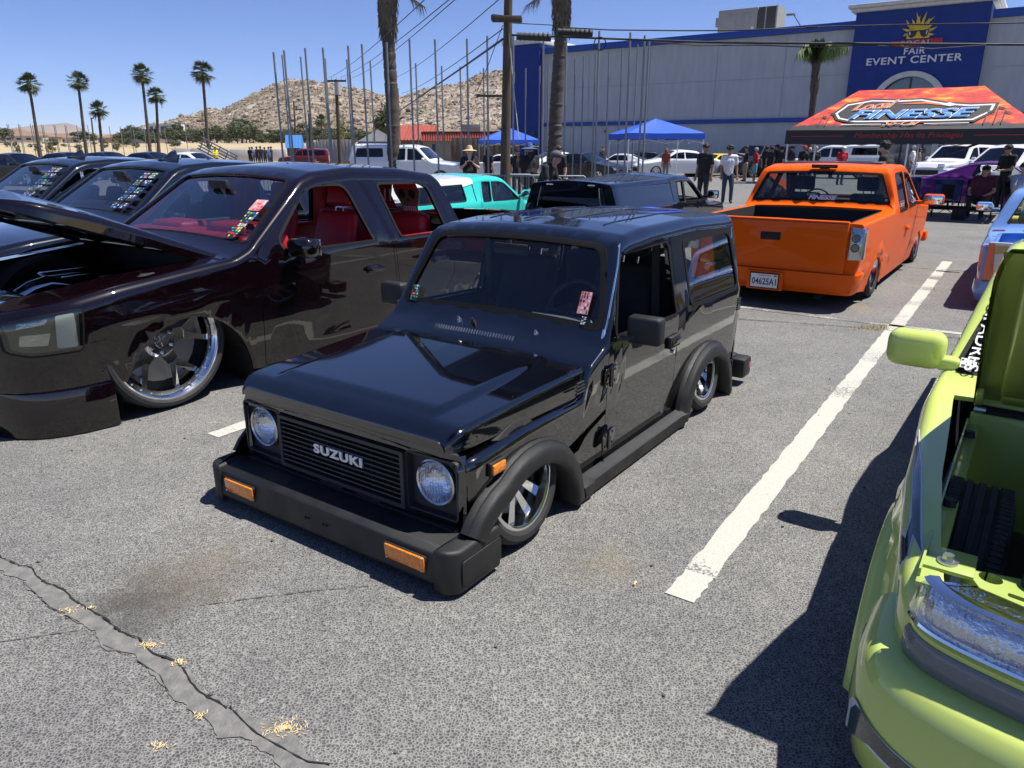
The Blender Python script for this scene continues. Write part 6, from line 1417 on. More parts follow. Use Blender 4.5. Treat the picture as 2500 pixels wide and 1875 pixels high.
# ------------------------------------------------------------------ event hall
def hall():
    ST = mat('grey_stucco', (.40, .42, .44), .9, var=.09, vscale=2.2, detail=8, bump=.25, bscale=60, stretch=(1, 1, .2)); BLU = mat('royal_blue_stucco', (.006, .032, .20), .75, var=.12, vscale=1.5, bump=.2, bscale=60); TRB = mat('blue_trim', (.012, .06, .30), .6); CR = mat('cream_cornice', (.55, .55, .52), .7, var=.1, vscale=3)
    e = empty('event_hall', 'large grey stucco event hall with blue entrance tower and sun logo sign', 'building', L(-60, 0), ROT_NEAR)
    def P(name, c, d, m, par=e, bev=0.0): b = MB(); b.box(c, d, m, bev=bev); return b.build(name, m, par)
    P('wall', (-10, -24.5, 5.0), (20, 28.4, 10.0), ST); P('wall', (-10, 20, 5.0), (20, 46, 10.0), ST)
    # panel joints: slim strips between plaster panels, recess shadow put into their darker colour
    JT = mat('stucco_joint', (.30, .315, .34), .95)
    for y in (-33.5, -27.5, -21.5, -16): P('joint', (.012, y, 6.8), (.02, .03, 5.9), JT)
    P('joint', (.012, -24.5, 6.9), (.02, 28.2, .03), JT); P('joint', (.012, 18, 6.9), (.02, 40, .03), JT)
    P('parapet', (.10, -24.5, 10.24), (.5, 28.3, .52), TRB, bev=.05); P('parapet', (.10, 20, 10.22), (.5, 45, .52), TRB, bev=.05)
    P('band', (.08, -24.5, 3.72), (.3, 28.2, .32), TRB, bev=.04); P('band', (.08, 20, 3.72), (.3, 45, .32), TRB, bev=.04)
    ct = P('corner_tower', (-2.9, -40.5, 5.45), (7, 3.9, 10.9), BLU); P('cornice', (-2.9, -40.5, 11.12), (7.5, 4.4, .46), CR, ct, .08)
    # entrance tower with an arched opening cut through its face
    yc = -6.85; out = [(-11.05, 0), (-2.65, 0), (-2.65, 11.0), (-11.05, 11.0)]
    op = [(yc - 2.05, -.1), (yc - 2.05, 4.45)] + [(yc - 2.05 * math.cos(t), 4.45 + 2.05 * math.sin(t)) for t in np.linspace(0, PI, 24)][1:-1] + [(yc + 2.05, 4.45), (yc + 2.05, -.1)]
    et = obj('entrance_tower', sheet(out, [op], lambda u, v: np.stack([0 * u + .6, u, v], 1), [], [], t=.5, step=1.5), BLU, e)
    P('tower_side', (-3.0, -11.0, 5.5), (7.15, .1, 11), BLU, et); P('tower_side', (-3.0, -2.7, 5.5), (7.15, .1, 11), BLU, et)
    P('cornice', (-2.6, yc, 11.08), (7.2, 9.0, .22), CR, et, .05); P('cornice', (-2.5, yc, 11.32), (7.6, 9.4, .26), CR, et, .06)
    ring = [(yc - 2.48 * math.cos(t), 4.45 + 2.4 * math.sin(t)) for t in np.linspace(0, PI, 30)]; rin = [(yc - 2.05 * math.cos(t), 4.45 + 2.04 * math.sin(t)) for t in np.linspace(0, PI, 30)]
    V = []; F = []
    for a, c in zip(ring, rin): V += [(.6, *a), (.78, *a), (.78, *c), (.6, *c)]
    for i in range(29):
        for q in range(4): F.append((4 * i + q, 4 * i + (q + 1) % 4, 4 * i + 4 + (q + 1) % 4, 4 * i + 4 + q))
    F += [(0, 1, 2, 3), (116, 119, 118, 117)]
    b = MB(); b.add(V, F, CR); ar = b.build('arch', CR, et, 40); P('pier', (.69, yc - 2.265, 2.2), (.18, .43, 4.5), CR, et); P('pier', (.69, yc + 2.265, 2.2), (.18, .43, 4.5), CR, et)
    HG = mat('tower_window_glass', (.10, .13, .15), .05, .0, spec=1.0); b = MB()
    b.add([(.25, yc + (2.06 if s_ > 0 else -2.06), z) for s_, z in ((-1, 0), (1, 0), (1, 4.45))] + [(.25, yc + 2.06 * math.cos(t), 4.45 + 2.06 * math.sin(t)) for t in np.linspace(0, PI, 20)][1:], [tuple(range(22))], HG); g = b.build('window_glass', HG, et, 0)
    FR = mat('dark_window_frame', (.03, .03, .035), .5)
    for y in (yc, yc - 1.4, yc + 1.4): P('mullion', (.30, y, 3.2 if y == yc else 2.6), (.12, .1, 6.4 if y == yc else 5.2), FR, et)
    for z in (2.4, 4.45): P('mullion', (.30, yc, z), (.12, 4.1, .1), FR, et)
    # sign lettering and logo
    LT = mat('sign_letter', (.66, .66, .68), .5); YE = mat('sign_yellow', (.72, .50, .03), .5); RD = mat('sign_red', (.34, .02, .03), .5); BK = mat('sign_black', (.012, .012, .016), .3)
    X = .64; yd, zd_ = (0, 1, 0), (0, 0, 1)
    place_text('lettering', 'EVENT CENTER', LT, et, (X, -6.88, 7.58), yd, zd_, .66, width=6.1, bold=.012, ext=.05, spacing=1.1); place_text('lettering', 'FAIR', LT, et, (X, -6.86, 8.15), yd, zd_, .6, width=1.36, bold=.01, ext=.05, spacing=1.1)
    b = MB(); V, F = bprism(rpoly([(-8.45, 8.50), (-5.22, 8.48), (-5.20, 8.93), (-8.40, 8.90)], .08), .6, .70, YZ, .02, 2); b.add(V, F, RD); b.build('sign_plate', RD, et, 40)
    place_text('lettering', 'SOCAL', mat('sign_letter_dim', (.5, .5, .52), .5), et, (.73, -6.85, 8.68), yd, zd_, .42, width=1.9, bold=.004, ext=.02, spacing=1.2)
    rays = []; sc = Vector((-6.80, 9.25)); nr = 15
    for k in range(nr):
        a = R(-6 + 192 * k / (nr - 1)); ln = (1.42 if k % 2 == 0 else 1.15) * (.72 + .30 * math.sin(max(0, a))); w = .10
        d = Vector((math.cos(a), math.sin(a))); nn = Vector((-d.y, d.x)); rb = .66; bend = .10 * math.sin(k * 2.1)
        rays.append([sc + d * (rb - .2) + nn * w * 1.1, sc + d * (rb - .2) - nn * w * 1.1, sc + d * (rb + (ln - rb) * .5) - nn * (w * .55 - bend), sc + d * ln + nn * bend * .4, sc + d * (rb + (ln - rb) * .5) + nn * (w * .55 + bend)])
    for rp in rays: b = MB(); b.prism([(p.x, p.y) for p in rp], .6, .68, YZ, YE); b.build('sun_ray', YE, et, 0)
    b = MB(); b.prism([(sc.x + .72 * math.cos(t), sc.y - .28 + .80 * math.sin(t)) for t in np.linspace(0, PI, 24)], .6, .67, YZ, YE); b.build('sun_disc', YE, et, 0)
    for s_ in (-1, 1): b = MB(); b.prism(rpoly([(sc.x + s_ * .07, sc.y + .20), (sc.x + s_ * .66, sc.y + .26), (sc.x + s_ * .60, sc.y - .14), (sc.x + s_ * .38, sc.y - .25), (sc.x + s_ * .16, sc.y - .10)], .08), .68, .72, YZ, BK); b.build('sunglass_lens', BK, et, 0)
    P('sunglass_bridge', (.70, sc.x, sc.y + .19), (.04, .5, .07), BK, et)
    for s_ in (-1, 1): b = MB(); b.prism([(sc.x + s_ * .50, sc.y + .17), (sc.x + s_ * .58, sc.y + .18), (sc.x + s_ * .54, sc.y - .04), (sc.x + s_ * .49, sc.y - .08)], .722, .728, YZ, LT); b.build('lens_glint', LT, et, 0)
    b = MB(); b.cyl((.05, -15.1, 10.5), (.6, -15.5, 11.2), .04, None, 8, STEEL); b.box((.75, -15.7, 11.25), (.5, .6, .12), STEEL, bev=.03); b.build('flood_lamp', STEEL, e)
    b = MB(); b.cyl((.0, -31.6, 3.05), (.12, -31.6, 3.05), .12, None, 14, RD); b.build('alarm_bell', RD, e); P('junction_box', (.06, -29.6, 3.05), (.12, .4, .4), CR, e, .02)
    P('downpipe', (.08, -14.6, 1.2), (.14, .16, 2.4), ST, e)
    # roof plant
    GU = mat('grey_unit_panel', (.26, .25, .23), .6, var=.1, vscale=2); GD = mat('dark_coil', (.05, .045, .04), .7)
    h = empty('rooftop_unit', 'grey rooftop air conditioning unit behind the blue parapet', 'air conditioner', L(-66, -20.9, 10.0), ROT_NEAR); h.scale = (1, 1, 1.55)
    P('cabinet', (0, -.9, .95), (2.4, 3.4, 1.9), GU, h, .03); P('coil_section', (0, 1.6, .95), (2.3, 1.5, 1.86), GD, h, .02); P('corner_post', (0, 2.4, .95), (2.4, .12, 1.9), GU, h); P('corner_post', (1.16, 1.5, .95), (.08, .1, 1.88), GU, h)
    P('access_panel', (1.21, -1.6, .9), (.03, 1.1, 1.5), GU, h, .01); P('access_panel', (1.21, -.3, .9), (.03, 1.1, 1.5), GU, h, .01); P('label_plate', (1.22, .45, .8), (.02, .25, .3), CR, h); P('intake_hood', (0, -2.75, 1.35), (1.6, .5, .5), GU, h, .05)
hall()
# ------------------------------------------------------------------ vegetation
BARK = mat('palm_bark', (.075, .062, .052), .95, var=.35, vscale=6, bump=.8, bscale=25, stretch=(1, 1, 5)); FROND = mat('palm_frond', (.04, .062, .018), .55, var=.35, vscale=3); DEADF = mat('dead_frond', (.13, .10, .07), .9, var=.35, vscale=4); QUEEN = mat('feather_frond', (.075, .12, .03), .5, var=.35, vscale=3)
def trunk_mesh(P, radii, n=12, rings=0, seed=0):
    b = MB(); r_ = random.Random(seed); out = []; rr = []
    k = rings or len(P)
    pts = [Vector(p) for p in P]
    for i in range(k + 1):
        t = i / k * (len(pts) - 1); j = min(len(pts) - 2, int(t)); f = t - j; out.append(pts[j].lerp(pts[j + 1], f)); rr.append((radii[j] * (1 - f) + radii[j + 1] * f) * (1 + (r_.uniform(-.05, .05) if rings else 0) + (.05 if i % 2 else 0) * (1 if rings else 0)))
    b.tube(out, rr, n, BARK); return b
def fan_crown(c, R_, nf, m, seed, droop=.5, lo=-.35):
    """fan palm crown: each frond a stalk and a pleated fan of blades"""
    r_ = random.Random(seed); b = MB(); c = Vector(c)
    for i in range(nf):
        az = r_.uniform(0, 2 * PI); el = R(85) * (1 - (i / nf) ** .8 * 1.5) ; el = max(lo * 2, el) + r_.uniform(-.15, .15); d = Vector((math.cos(az) * math.cos(el), math.sin(az) * math.cos(el), math.sin(el))); s = Vector((-math.sin(az), math.cos(az), 0)); u = s.cross(d)
        L1 = R_ * r_.uniform(.42, .55); hub = c + d * L1 + Vector((0, 0, -.06 * R_)); b.tube([c, c + d * L1 * .5, hub], [.025 * R_, .018 * R_, .012 * R_], 4, m)
        nb = 13
        for k in range(nb):
            a = R(-78 + 156 * k / (nb - 1)); q = d * math.cos(a) + s * math.sin(a); ln = R_ * r_.uniform(.42, .58) * (.75 + .25 * math.cos(a)); tip = hub + q * ln + Vector((0, 0, -droop * ln * (.35 + .4 * abs(a)))); w = s * math.cos(a) - d * math.sin(a); w = w * R_ * .028; mid = hub + q * ln * .55 + Vector((0, 0, -droop * ln * .08)) + u * .01
            b.add([hub, mid - w, tip, mid + w], [(0, 1, 2, 3)], m)
    return b
def dead_skirt(c, R_, n, m, seed):
    r_ = random.Random(seed); b = MB(); c = Vector(c)
    for i in range(n):
        az = r_.uniform(0, 2 * PI); d = Vector((math.cos(az), math.sin(az), 0)); P = [c + d * .05 * R_, c + d * R_ * r_.uniform(.2, .4) + Vector((0, 0, -.12 * R_)), c + d * R_ * r_.uniform(.3, .55) + Vector((0, 0, -R_ * r_.uniform(.5, .95)))]
        b.tube(P, [.02 * R_, .012 * R_, .006 * R_], 4, m)
        for k in range(6):
            e = P[1].lerp(P[2], r_.random()); b.add([e, e + Vector((r_.uniform(-.06, .06) * R_, r_.uniform(-.06, .06) * R_, -.3 * R_)), e + Vector((.02 * R_, .02 * R_, -.02))], [(0, 1, 2)], m)
    return b
PALM_DATA = {}
def far_palm(px, py, bx, by, Y, cw, seed, label):
    top = at(px, py, Y); base = at(bx, by, Y); base.z = min(0, base.z) if Y < 95 else ground_z(base.x, Y)
    e = empty('fan_palm', label, 'palm tree', base, 0, 'fan palms along the far field'); h = top.z - base.z; dx = top.x - base.x
    t = trunk_mesh([(0, 0, 0), (dx * .3, 0, h * .35), (dx * .7, 0, h * .7), (dx, 0, h)], [.26, .2, .17, .17], 10, 40, seed); t.build('trunk', BARK, e, 40)
    key = (seed % 3)
    if key not in PALM_DATA: PALM_DATA[key] = (fan_crown((0, 0, 0), 1.75, 46, FROND, key).mesh('crown', FROND, 0), dead_skirt((0, 0, -.1), 1.7, 14, DEADF, key).mesh('dead_fronds', DEADF, 0))
    for nm, me, m in (('crown', PALM_DATA[key][0], FROND), ('dead_fronds', PALM_DATA[key][1], DEADF)):
        o = bpy.data.objects.new(nm, me); COL.objects.link(o); o.parent = e; o.location = (dx, 0, h); o.scale = (cw, cw, cw); o.rotation_euler = (0, 0, seed * 1.3)
D = 1.1302
for i, (px, py, bx, by, Y, cw, lb) in enumerate(((62, 180, 87, 335, 104, 1.0, 'tall fan palm on the field edge, leftmost before the tiled roof houses'), (168, 175, 187, 335, 106, .95, 'tall slim fan palm standing beside the leaning lamp post'), (212, 236, 222, 335, 104, .85, 'short fan palm between the lamp post and the tall palm pair'), (306, 160, 325, 335, 103, .98, 'tall fan palm with a shorter palm at its side'), (337, 206, 343, 335, 106, .85, 'shorter fan palm of the pair at the foot of the hill'), (437, 155, 452, 340, 100, 1.0, 'tall fan palm alone in front of the boulder hill'))):
    far_palm(px * D, py * D, bx * D, by * D, Y, cw, i, lb)
far_palm(785, 295, 786, 372, 190, 1.2, 7, 'small distant fan palm behind the blue roofed kiosk')
def near_palm(px_top, px_bot, skirt_py, Y, seed, label):
    base = at(px_bot, 400, Y); base.z = 0; top = at(px_top, -40, Y); sk = at(px_top, skirt_py, Y); e = empty('fan_palm', label, 'palm tree', base, 0, 'near fan palms')
    P = [(0, 0, 0), ((top.x - base.x) * .3, 0, top.z * .4), ((sk.x - base.x), 0, sk.z), ((top.x - base.x), 0, top.z + .5)]
    r0 = .155 * Y / 20
    t = trunk_mesh(P, [r0 * 1.25, r0 * 1.02, r0, r0], 16, 110, seed); t.build('trunk', BARK, e, 30)
    # boot of old leaf bases below the crown
    b = MB(); r_ = random.Random(seed); bz0, bz1 = sk.z, top.z + .6; x0, x1 = sk.x - base.x, top.x - base.x
    b.tube([(x0, 0, bz0 - .05), (x0, 0, bz0 + .15), ((x0 + x1) / 2, 0, (bz0 + bz1) / 2), (x1, 0, bz1)], [r0 * .9, r0 * 1.25, r0 * 1.5, r0 * 1.6], 14, DEADF)
    for i in range(420):
        t = r_.random(); z = bz0 + (bz1 - bz0) * t; a = r_.uniform(0, 2 * PI); rr = r0 * (1.15 + .35 * t); c = Vector((x0 + (x1 - x0) * t + rr * math.cos(a), rr * math.sin(a), z)); o_ = Vector((math.cos(a), math.sin(a), 0)); s_ = Vector((-math.sin(a), math.cos(a), 0))
        l = r_.uniform(.2, .55); b.add([c - s_ * .06, c + s_ * .06, c + s_ * .02 + o_ * r_.uniform(.03, .12) + Vector((0, 0, l * (1 if i % 2 else -1.2))), c - s_ * .02 + o_ * .06 + Vector((0, 0, l * (1 if i % 2 else -1)))], [(0, 1, 2, 3)], DEADF)
        if i % 3 == 0: b.add([c, c + s_ * .03, c + o_ * r_.uniform(.05, .22) + Vector((0, 0, -r_.uniform(.2, .65)))], [(0, 1, 2)], DEADF)
    b.build('leaf_bases', DEADF, e, 0)
    fan_crown((x1, 0, bz1 + .2), 1.7, 16 if seed == 11 else 24, FROND, seed, lo=-.05).build('crown', FROND, e, 0)
    # dead frond hanging out of the crown
    b = MB(); dr = 1 if seed == 11 else -1
    P = [Vector((x1, -.1, bz1 - 1.0)), Vector((x1 + .8 * dr, -.3, bz1 - 1.05)), Vector((x1 + 1.5 * dr, -.3, bz1 - 1.5))]; b.tube(P, [.03, .02, .012], 5, DEADF)
    for k in range(40):
        q = P[1].lerp(P[2], r_.random()); b.add([q, q + Vector((.03, 0, 0)), q + Vector((r_.uniform(-.05, .4) * dr, r_.uniform(-.1, .1), -r_.uniform(.2, .7)))], [(0, 1, 2)], DEADF)
    b.build('dead_frond', DEADF, e, 0)
near_palm(838 * D, 852 * D, 70 * D, 34, 11, 'thick palm trunk with ragged dead fronds, left of the utility pole'); near_palm(1213 * D, 1196 * D, 62 * D, 34, 12, 'thick palm trunk right of the utility pole, in front of the grey wall')
def queen_palm():
    Y = 38.0; base = at(1740 * D, 372 * D, Y); base.z = 0; cr = at(1762 * D, 128 * D, Y); e = empty('feather_palm', 'feathery palm with drooping green fronds against the grey hall wall', 'palm tree', base)
    x1 = cr.x - base.x; z1 = cr.z; t = trunk_mesh([(0, 0, 0), (x1 * .1, 0, z1 * .4), (x1 * .3, 0, z1 * .75), (x1 * .8, 0, z1 * .97), (x1, 0, z1)], [.17, .15, .14, .16, .1], 12, 60, 3); t.build('trunk', BARK, e, 30)
    b = MB(); r_ = random.Random(31); r2 = .19
    for i in range(60):
        tt = r_.random(); z = z1 * (.70 + .26 * tt); a = r_.uniform(0, 2 * PI); c = Vector((x1 * (.35 + .5 * tt) + .14 * math.cos(a), .14 * math.sin(a), z)); b.add([c, c + Vector((.06, .02, 0)), c + Vector((.1 * math.cos(a), .1 * math.sin(a), .5))], [(0, 1, 2)], DEADF)
    b.build('leaf_bases', DEADF, e, 0)
    b = MB(); c = Vector((x1, 0, z1))
    for i in range(30):
        az = r_.uniform(0, 2 * PI); el = R(r_.uniform(42, 90)); ln = r_.uniform(1.3, 2.2); P = []; d = Vector((math.cos(az) * math.cos(el), math.sin(az) * math.cos(el), math.sin(el)))
        for k in range(9): s_ = k / 8 * ln; P.append(c + d * s_ + Vector((.16 * s_, 0, -.27 * s_ * s_)))
        b.tube(P, [.03 - .003 * k for k in range(9)], 4, QUEEN)
        for k in range(1, 60):
            q = k / 60 * 8; j = min(7, int(q)); o = P[j].lerp(P[j + 1], q - j); tg = (P[j + 1] - P[j]).normalized(); sd = tg.cross(Vector((0, 0, 1))); sd = sd.normalized() if sd.length > .01 else Vector((1, 0, 0))
            for sg in (-1, 1):
                l = .78 * (1 - abs(k / 60 - .5)); tip = o + sd * sg * l * .4 + tg * l * .25 + Vector((0, 0, -l * r_.uniform(.6, 1.1))); b.add([o, o + tg * .035, tip], [(0, 1, 2)], QUEEN)
    b.build('crown', QUEEN, e, 0)
queen_palm()
LEAFS = [mat('foliage_%d' % i, c, .6, var=.35, vscale=1.5) for i, c in enumerate(((.045, .065, .022), (.06, .078, .03), (.085, .098, .05), (.055, .06, .03), (.12, .13, .03)))]
CROWNS = {}
def crown_mesh(kind, seed):
    if (kind, seed) in CROWNS: return CROWNS[(kind, seed)]
    r_ = random.Random(seed * 7 + 1); b = MB(); cl = []
    for i in range(26):
        a = r_.uniform(0, 2 * PI); z = r_.uniform(-.75, 1); rr = math.sqrt(max(0, 1 - z * z)) * r_.uniform(.35, .95); cl.append((Vector((rr * math.cos(a), rr * math.sin(a), z * (.75 if kind < 3 else 1.2))), r_.uniform(.22, .42)))
    for c, cr in cl:
        for k in range(70):
            d = Vector((r_.gauss(0, 1), r_.gauss(0, 1), r_.gauss(0, 1))).normalized(); p = c + d * cr * r_.uniform(.6, 1.05); s_ = Vector((r_.gauss(0, 1), r_.gauss(0, 1), r_.gauss(0, 1))).normalized() * r_.uniform(.05, .09); u = s_.cross(d).normalized() * s_.length * .7
            b.add([p - s_, p + u, p + s_, p - u], [(0, 1, 2, 3)], LEAFS[kind])
    CROWNS[(kind, seed)] = b.mesh('crown', LEAFS[kind], 0); return CROWNS[(kind, seed)]
def tree(name, label, base, h, w, kind, seed, group=None, trunk=True):
    e = empty(name, label, 'tree' if 'tree' in name else 'shrub', base, seed * .9, group)
    o = bpy.data.objects.new('crown', crown_mesh(kind, seed % 4)); COL.objects.link(o); o.parent = e; zc = h * (.58 if trunk else .5); o.location = (0, 0, zc); o.scale = (w / 2, w / 2, h - zc)
    b = MB()
    if trunk:
        b.tube([(0, 0, 0), (.02 * h, 0, h * .3), (0, .02 * h, h * .6)], [.035 * h, .025 * h, .015 * h], 7, BARK)
        for k in range(4): a = k * 1.6 + seed; b.tube([(0, 0, h * .3), (.12 * w * math.cos(a), .12 * w * math.sin(a), h * .5), (.28 * w * math.cos(a), .28 * w * math.sin(a), h * .68)], [.018 * h, .012 * h, .006 * h], 5, BARK)
        b.build('trunk', BARK, e, 60)
    else:
        for k in range(5): a = k * 1.3; b.tube([(0, 0, 0), (.15 * w * math.cos(a), .15 * w * math.sin(a), h * .5)], [.02 * h, .008 * h], 5, BARK)
        b.build('stem', BARK, e, 60)
    return e
r_ = random.Random(21)
def ptree(px, top_py, Y, wpx, kind, seed, name, label, group=None, trunk=True):
    t = at(px, top_py, Y); b = Vector((t.x, Y, ground_z(t.x, Y) if Y > 92 else 0)); return tree(name, label, b, t.z - b.z, wpx * Y / 1750, kind, seed, group, trunk)
# big identifiable trees, then the belt at the foot of the hill
for i, a in enumerate(((5, 310, 190, 40, 0, 'broad dark tree at the left end of the field'), (205, 318, 175, 66, 0, 'round dark tree between the slim palm and lamp post'), (125, 337, 165, 40, 2, 'dusty olive bush tree before the tiled roof houses'), (305, 336, 170, 40, 1, 'pale green tree right of the lamp post'), (366, 330, 175, 30, 0, 'dark tree under the tall palm pair'), (938, 250, 130, 80, 0, 'tall dark tree behind the thick palm trunk'), (835, 312, 120, 52, 4, 'yellow green tree beside the wooden pole'), (425, 342, 160, 34, 2, 'grey green tree right of the palm pair'))):
    px, py, Y, w, k, lb = a; ptree(px, py, Y, w, k, i, 'broadleaf_tree', lb)
for i in range(62):
    px = 300 + 10 * i + r_.uniform(-6, 6); py = 316 - (20 * math.exp(-((px - 585) / 22) ** 2)) + r_.uniform(-10, 14); ptree(px, py, r_.uniform(190, 330), r_.uniform(34, 62), r_.choice((0, 0, 1, 2, 3)), i, 'woodland_tree', 'dull green tree in the belt along the foot of the hill', 'trees along the foot of the hill')
for i in range(14): ptree(20 + 24 * i + r_.uniform(-8, 8), r_.uniform(346, 352), r_.uniform(130, 200), r_.uniform(14, 26), r_.choice((1, 2, 3)), i, 'field_shrub', 'low dry shrub on the straw coloured field', 'shrubs on the field', False)
for i, (px, py, w, lb) in enumerate(((2030, 357, 66, 'leafy shrub beside the hall entrance, left of the glass doors'), (2368, 355, 68, 'leafy shrub beside the hall entrance, right of the glass doors'), (1805, 378, 40, 'yellowish shrub against the wall behind the yellow pickup'))):
    p = at(px, py, 54 if i < 2 else 60); tree('shrub', lb, (p.x, p.y, 0), p.z, w * p.y / 1750, 4 if i else 1, i, None, False)
ptree(1295, 335, 75, 30, 4, 3, 'shrub', 'leafy shrub behind the far blue canopy', None, False)

# ------------------------------------------------------------------ steel poles
POLEM = {}
def steel_pole(px, py, Y, label, group, d=.085):
    t = at(px, py, Y); base = Vector((t.x - (px - 1250) / 1250 * .0, Y, 0 if Y < 95 else ground_z(t.x, Y))); h = t.z - base.z
    key = (round(d, 3),)
    if key not in POLEM:
        b = MB(); b.cyl((0, 0, 0), (0, 0, .97), d / 2, d / 2, 10, STEEL); b.cyl((0, 0, .97), (0, 0, 1.0), d / 2 * 1.12, d / 2 * 1.05, 10, STEEL); POLEM[key] = b.mesh('steel_pole', STEEL, 40)
    o = bpy.data.objects.new('steel_pole', POLEM[key]); COL.objects.link(o); o.location = base; o.scale = (1, 1, h); tag(o, label, 'pole', group)
near = [(187, 352), (258, 340), (400, 325), (520, 322), (690, 310), (783, 297), (950, 285), (1105, 268), (1277, 266), (1493, 262), (1630, 243), (1806, 235), (2010, 220)]
farp = [(245, 370), (370, 383), (535, 395), (682, 402), (840, 413), (1000, 420), (1147, 427), (1322, 445), (1447, 450), (1605, 460), (1890, 460), (1985, 445), (2043, 440)]
for x, y in near: steel_pole(600 + x / 2.765, y / 2.765, 29, 'tall bare steel pole in the nearer row', 'nearer row of steel poles', .072)
for x, y in farp: steel_pole(600 + x / 2.765, y / 2.765, 38, 'bare steel pole in the farther row', 'farther row of steel poles', .072)
for x, y in ((507, 205), (728, 210), (938, 220), (1035, 240), (1065, 270)): steel_pole(1200 + x / 2.765, y / 2.765, 27, 'tall bare steel pole in the nearer row', 'nearer row of steel poles', .072)
for x, y in ((987, 300), (883, 323), (795, 345), (703, 360), (622, 382), (565, 397)): steel_pole(1200 + x / 2.765, y / 2.765, 36, 'bare steel pole in the farther row', 'farther row of steel poles', .072)
for x, y in ((65, 88), (80, 95), (175, 88), (190, 98), (292, 92), (312, 100), (400, 95), (415, 103), (518, 98), (532, 108), (623, 96), (638, 108), (738, 100), (843, 102), (950, 108), (1052, 112), (1158, 112), (1258, 122), (1278, 112), (1385, 122), (1480, 150), (1585, 130), (1785, 130), (1960, 160)):
    steel_pole(x / 3.95, 280 + y / 3.95, 118, 'thin distant pole standing in the straw field', 'distant poles in the field', .10)

# ------------------------------------------------------------------ timber poles and wires
WOOD = mat('weathered_pole_wood', (.085, .058, .038), .9, var=.35, vscale=4, bump=.6, bscale=30, stretch=(6, 6, .6)); CABLE = mat('black_cable', (.015, .015, .016), .6); GREYP = mat('pale_concrete_pole', (.4, .39, .36), .8, var=.1)
def utility():
    Y = 18.0; b0 = at(1230.7, 419, Y); b0.z = 0; t = at(1242, -60, Y); h = t.z; e = empty('utility_pole', 'weathered timber utility pole with crossarms between the two thick palms', 'utility pole', b0); dx = t.x - b0.x
    b = MB(); b.tube([(dx * k / 10, 0, h * k / 10) for k in range(11)], [.125 - .0035 * k for k in range(11)], 14, WOOD); b.build('pole', WOOD, e, 40)
    for (x0, x1, py, dz) in ((1202, 1273, 49, .13), (1164, 1226, 235, .05)):
        a, c = at(x0, py, Y), at(x1, py, Y); b = MB(); b.box(((a.x + c.x) / 2 - b0.x, -.16, a.z), (c.x - a.x, .1, dz), WOOD, bev=.01); b.build('crossarm', WOOD, e)
    a, c = at(1212, 46, Y - .1), at(1262, 60, Y - .1); b = MB(); b.box(((a.x + c.x) / 2 - b0.x, .15, a.z + .04), (.75, .1, .12), WOOD, bev=.01, rot=Matrix.Rotation(.5, 3, 'Z')); b.build('crossarm', WOOD, e)
    g0, g1 = at(1243, 85, Y), at(1266, 340, Y); b = MB(); b.tube([Vector((g0.x - b0.x, -.12, g0.z)), Vector((at(1251, 185, Y).x - b0.x, -.2, at(1251, 185, Y).z)), Vector((g1.x - b0.x, -.5, g1.z))], .012, 6, GREYP); b.build('guy_wire', GREYP, e)
    b = MB(); p = at(1253, 190, Y - .2); b.cyl((p.x - b0.x, -.22, p.z - .12), (p.x - b0.x + .02, -.22, p.z + .12), .03, .02, 8, GREYP); b.build('insulator', GREYP, e)
utility()
def wire(pts, r, label, sag=0.0):
    P = [at(*p) for p in pts]; Q = []
    for i in range(len(P) - 1):
        for k in range(10): f = k / 10; q = P[i].lerp(P[i + 1], f); q.z -= sag * 4 * f * (1 - f); Q.append(q)
    Q.append(P[-1]); b = MB(); b.tube(Q, r, 6, CABLE); return tag(b.build('overhead_wire', CABLE, smooth=60), label, 'cable')
zd = lambda x, y, Y: (1200 + x / 2.765, y / 2.765, Y); zb = lambda x, y, Y: (1850 + x / 3.403, y / 3.403, Y); za = lambda x, y, Y: (600 + x / 2.765, y / 2.765, Y)
wire([zd(110, 235, 18), zd(500, 250, 17.6), zd(1030, 270, 17.2), zd(1500, 286, 16.8), zb(0, 357, 16.4), zb(1200, 364, 15.6), zb(2400, 372, 14.8)], .022, 'thick black cable bundle running right from the utility pole, lowest')
wire([zd(1100, 285, 17.0), zd(1400, 308, 16.8), zd(1700, 305, 16.6), zb(0, 375, 16.4), zb(420, 392, 16.1), zb(900, 375, 15.8), zb(1450, 405, 15.3), zb(1900, 375, 15.0)], .010, 'thin black line looping under the thick cable bundle')
wire([zd(480, 185, 17.6), zd(800, 202, 17.4), zd(1270, 207, 17.1), zd(1600, 206, 16.9), zd(2212, 186, 16.5), zb(400, 225, 16.2), zb(1200, 205, 15.6), zb(2400, 186, 14.8)], .013, 'upper black cable crossing in front of the hall parapet')
wire([zd(130, 155, 18), zd(420, 170, 17.8), zd(505, 186, 17.6)], .009, 'short thin wire from the pole crossarm to the palm')
wire([zd(75, 265, 18), za(1500, 430, 24), za(1025, 757, 45)], .028, 'thick dark cable descending left from the utility pole')
for i, (x0, y0, x1, y1) in enumerate(((560, 522, 1210, -5), (640, 520, 1375, -5), (720, 525, 1415, -5), (1010, 522, 1710, -5), (1050, 630, 1735, 195))): wire([za(x0, y0, 75), za(x1, y1, 20)], .014, 'thin power line rising from the far poles over the hill', .25)['group'] = 'power lines over the hill'
wire([za(1735, 170, 18), za(1640, 430, 18.4), za(1560, 620, 18.8)], .008, 'slack thin wire hanging left of the utility pole')
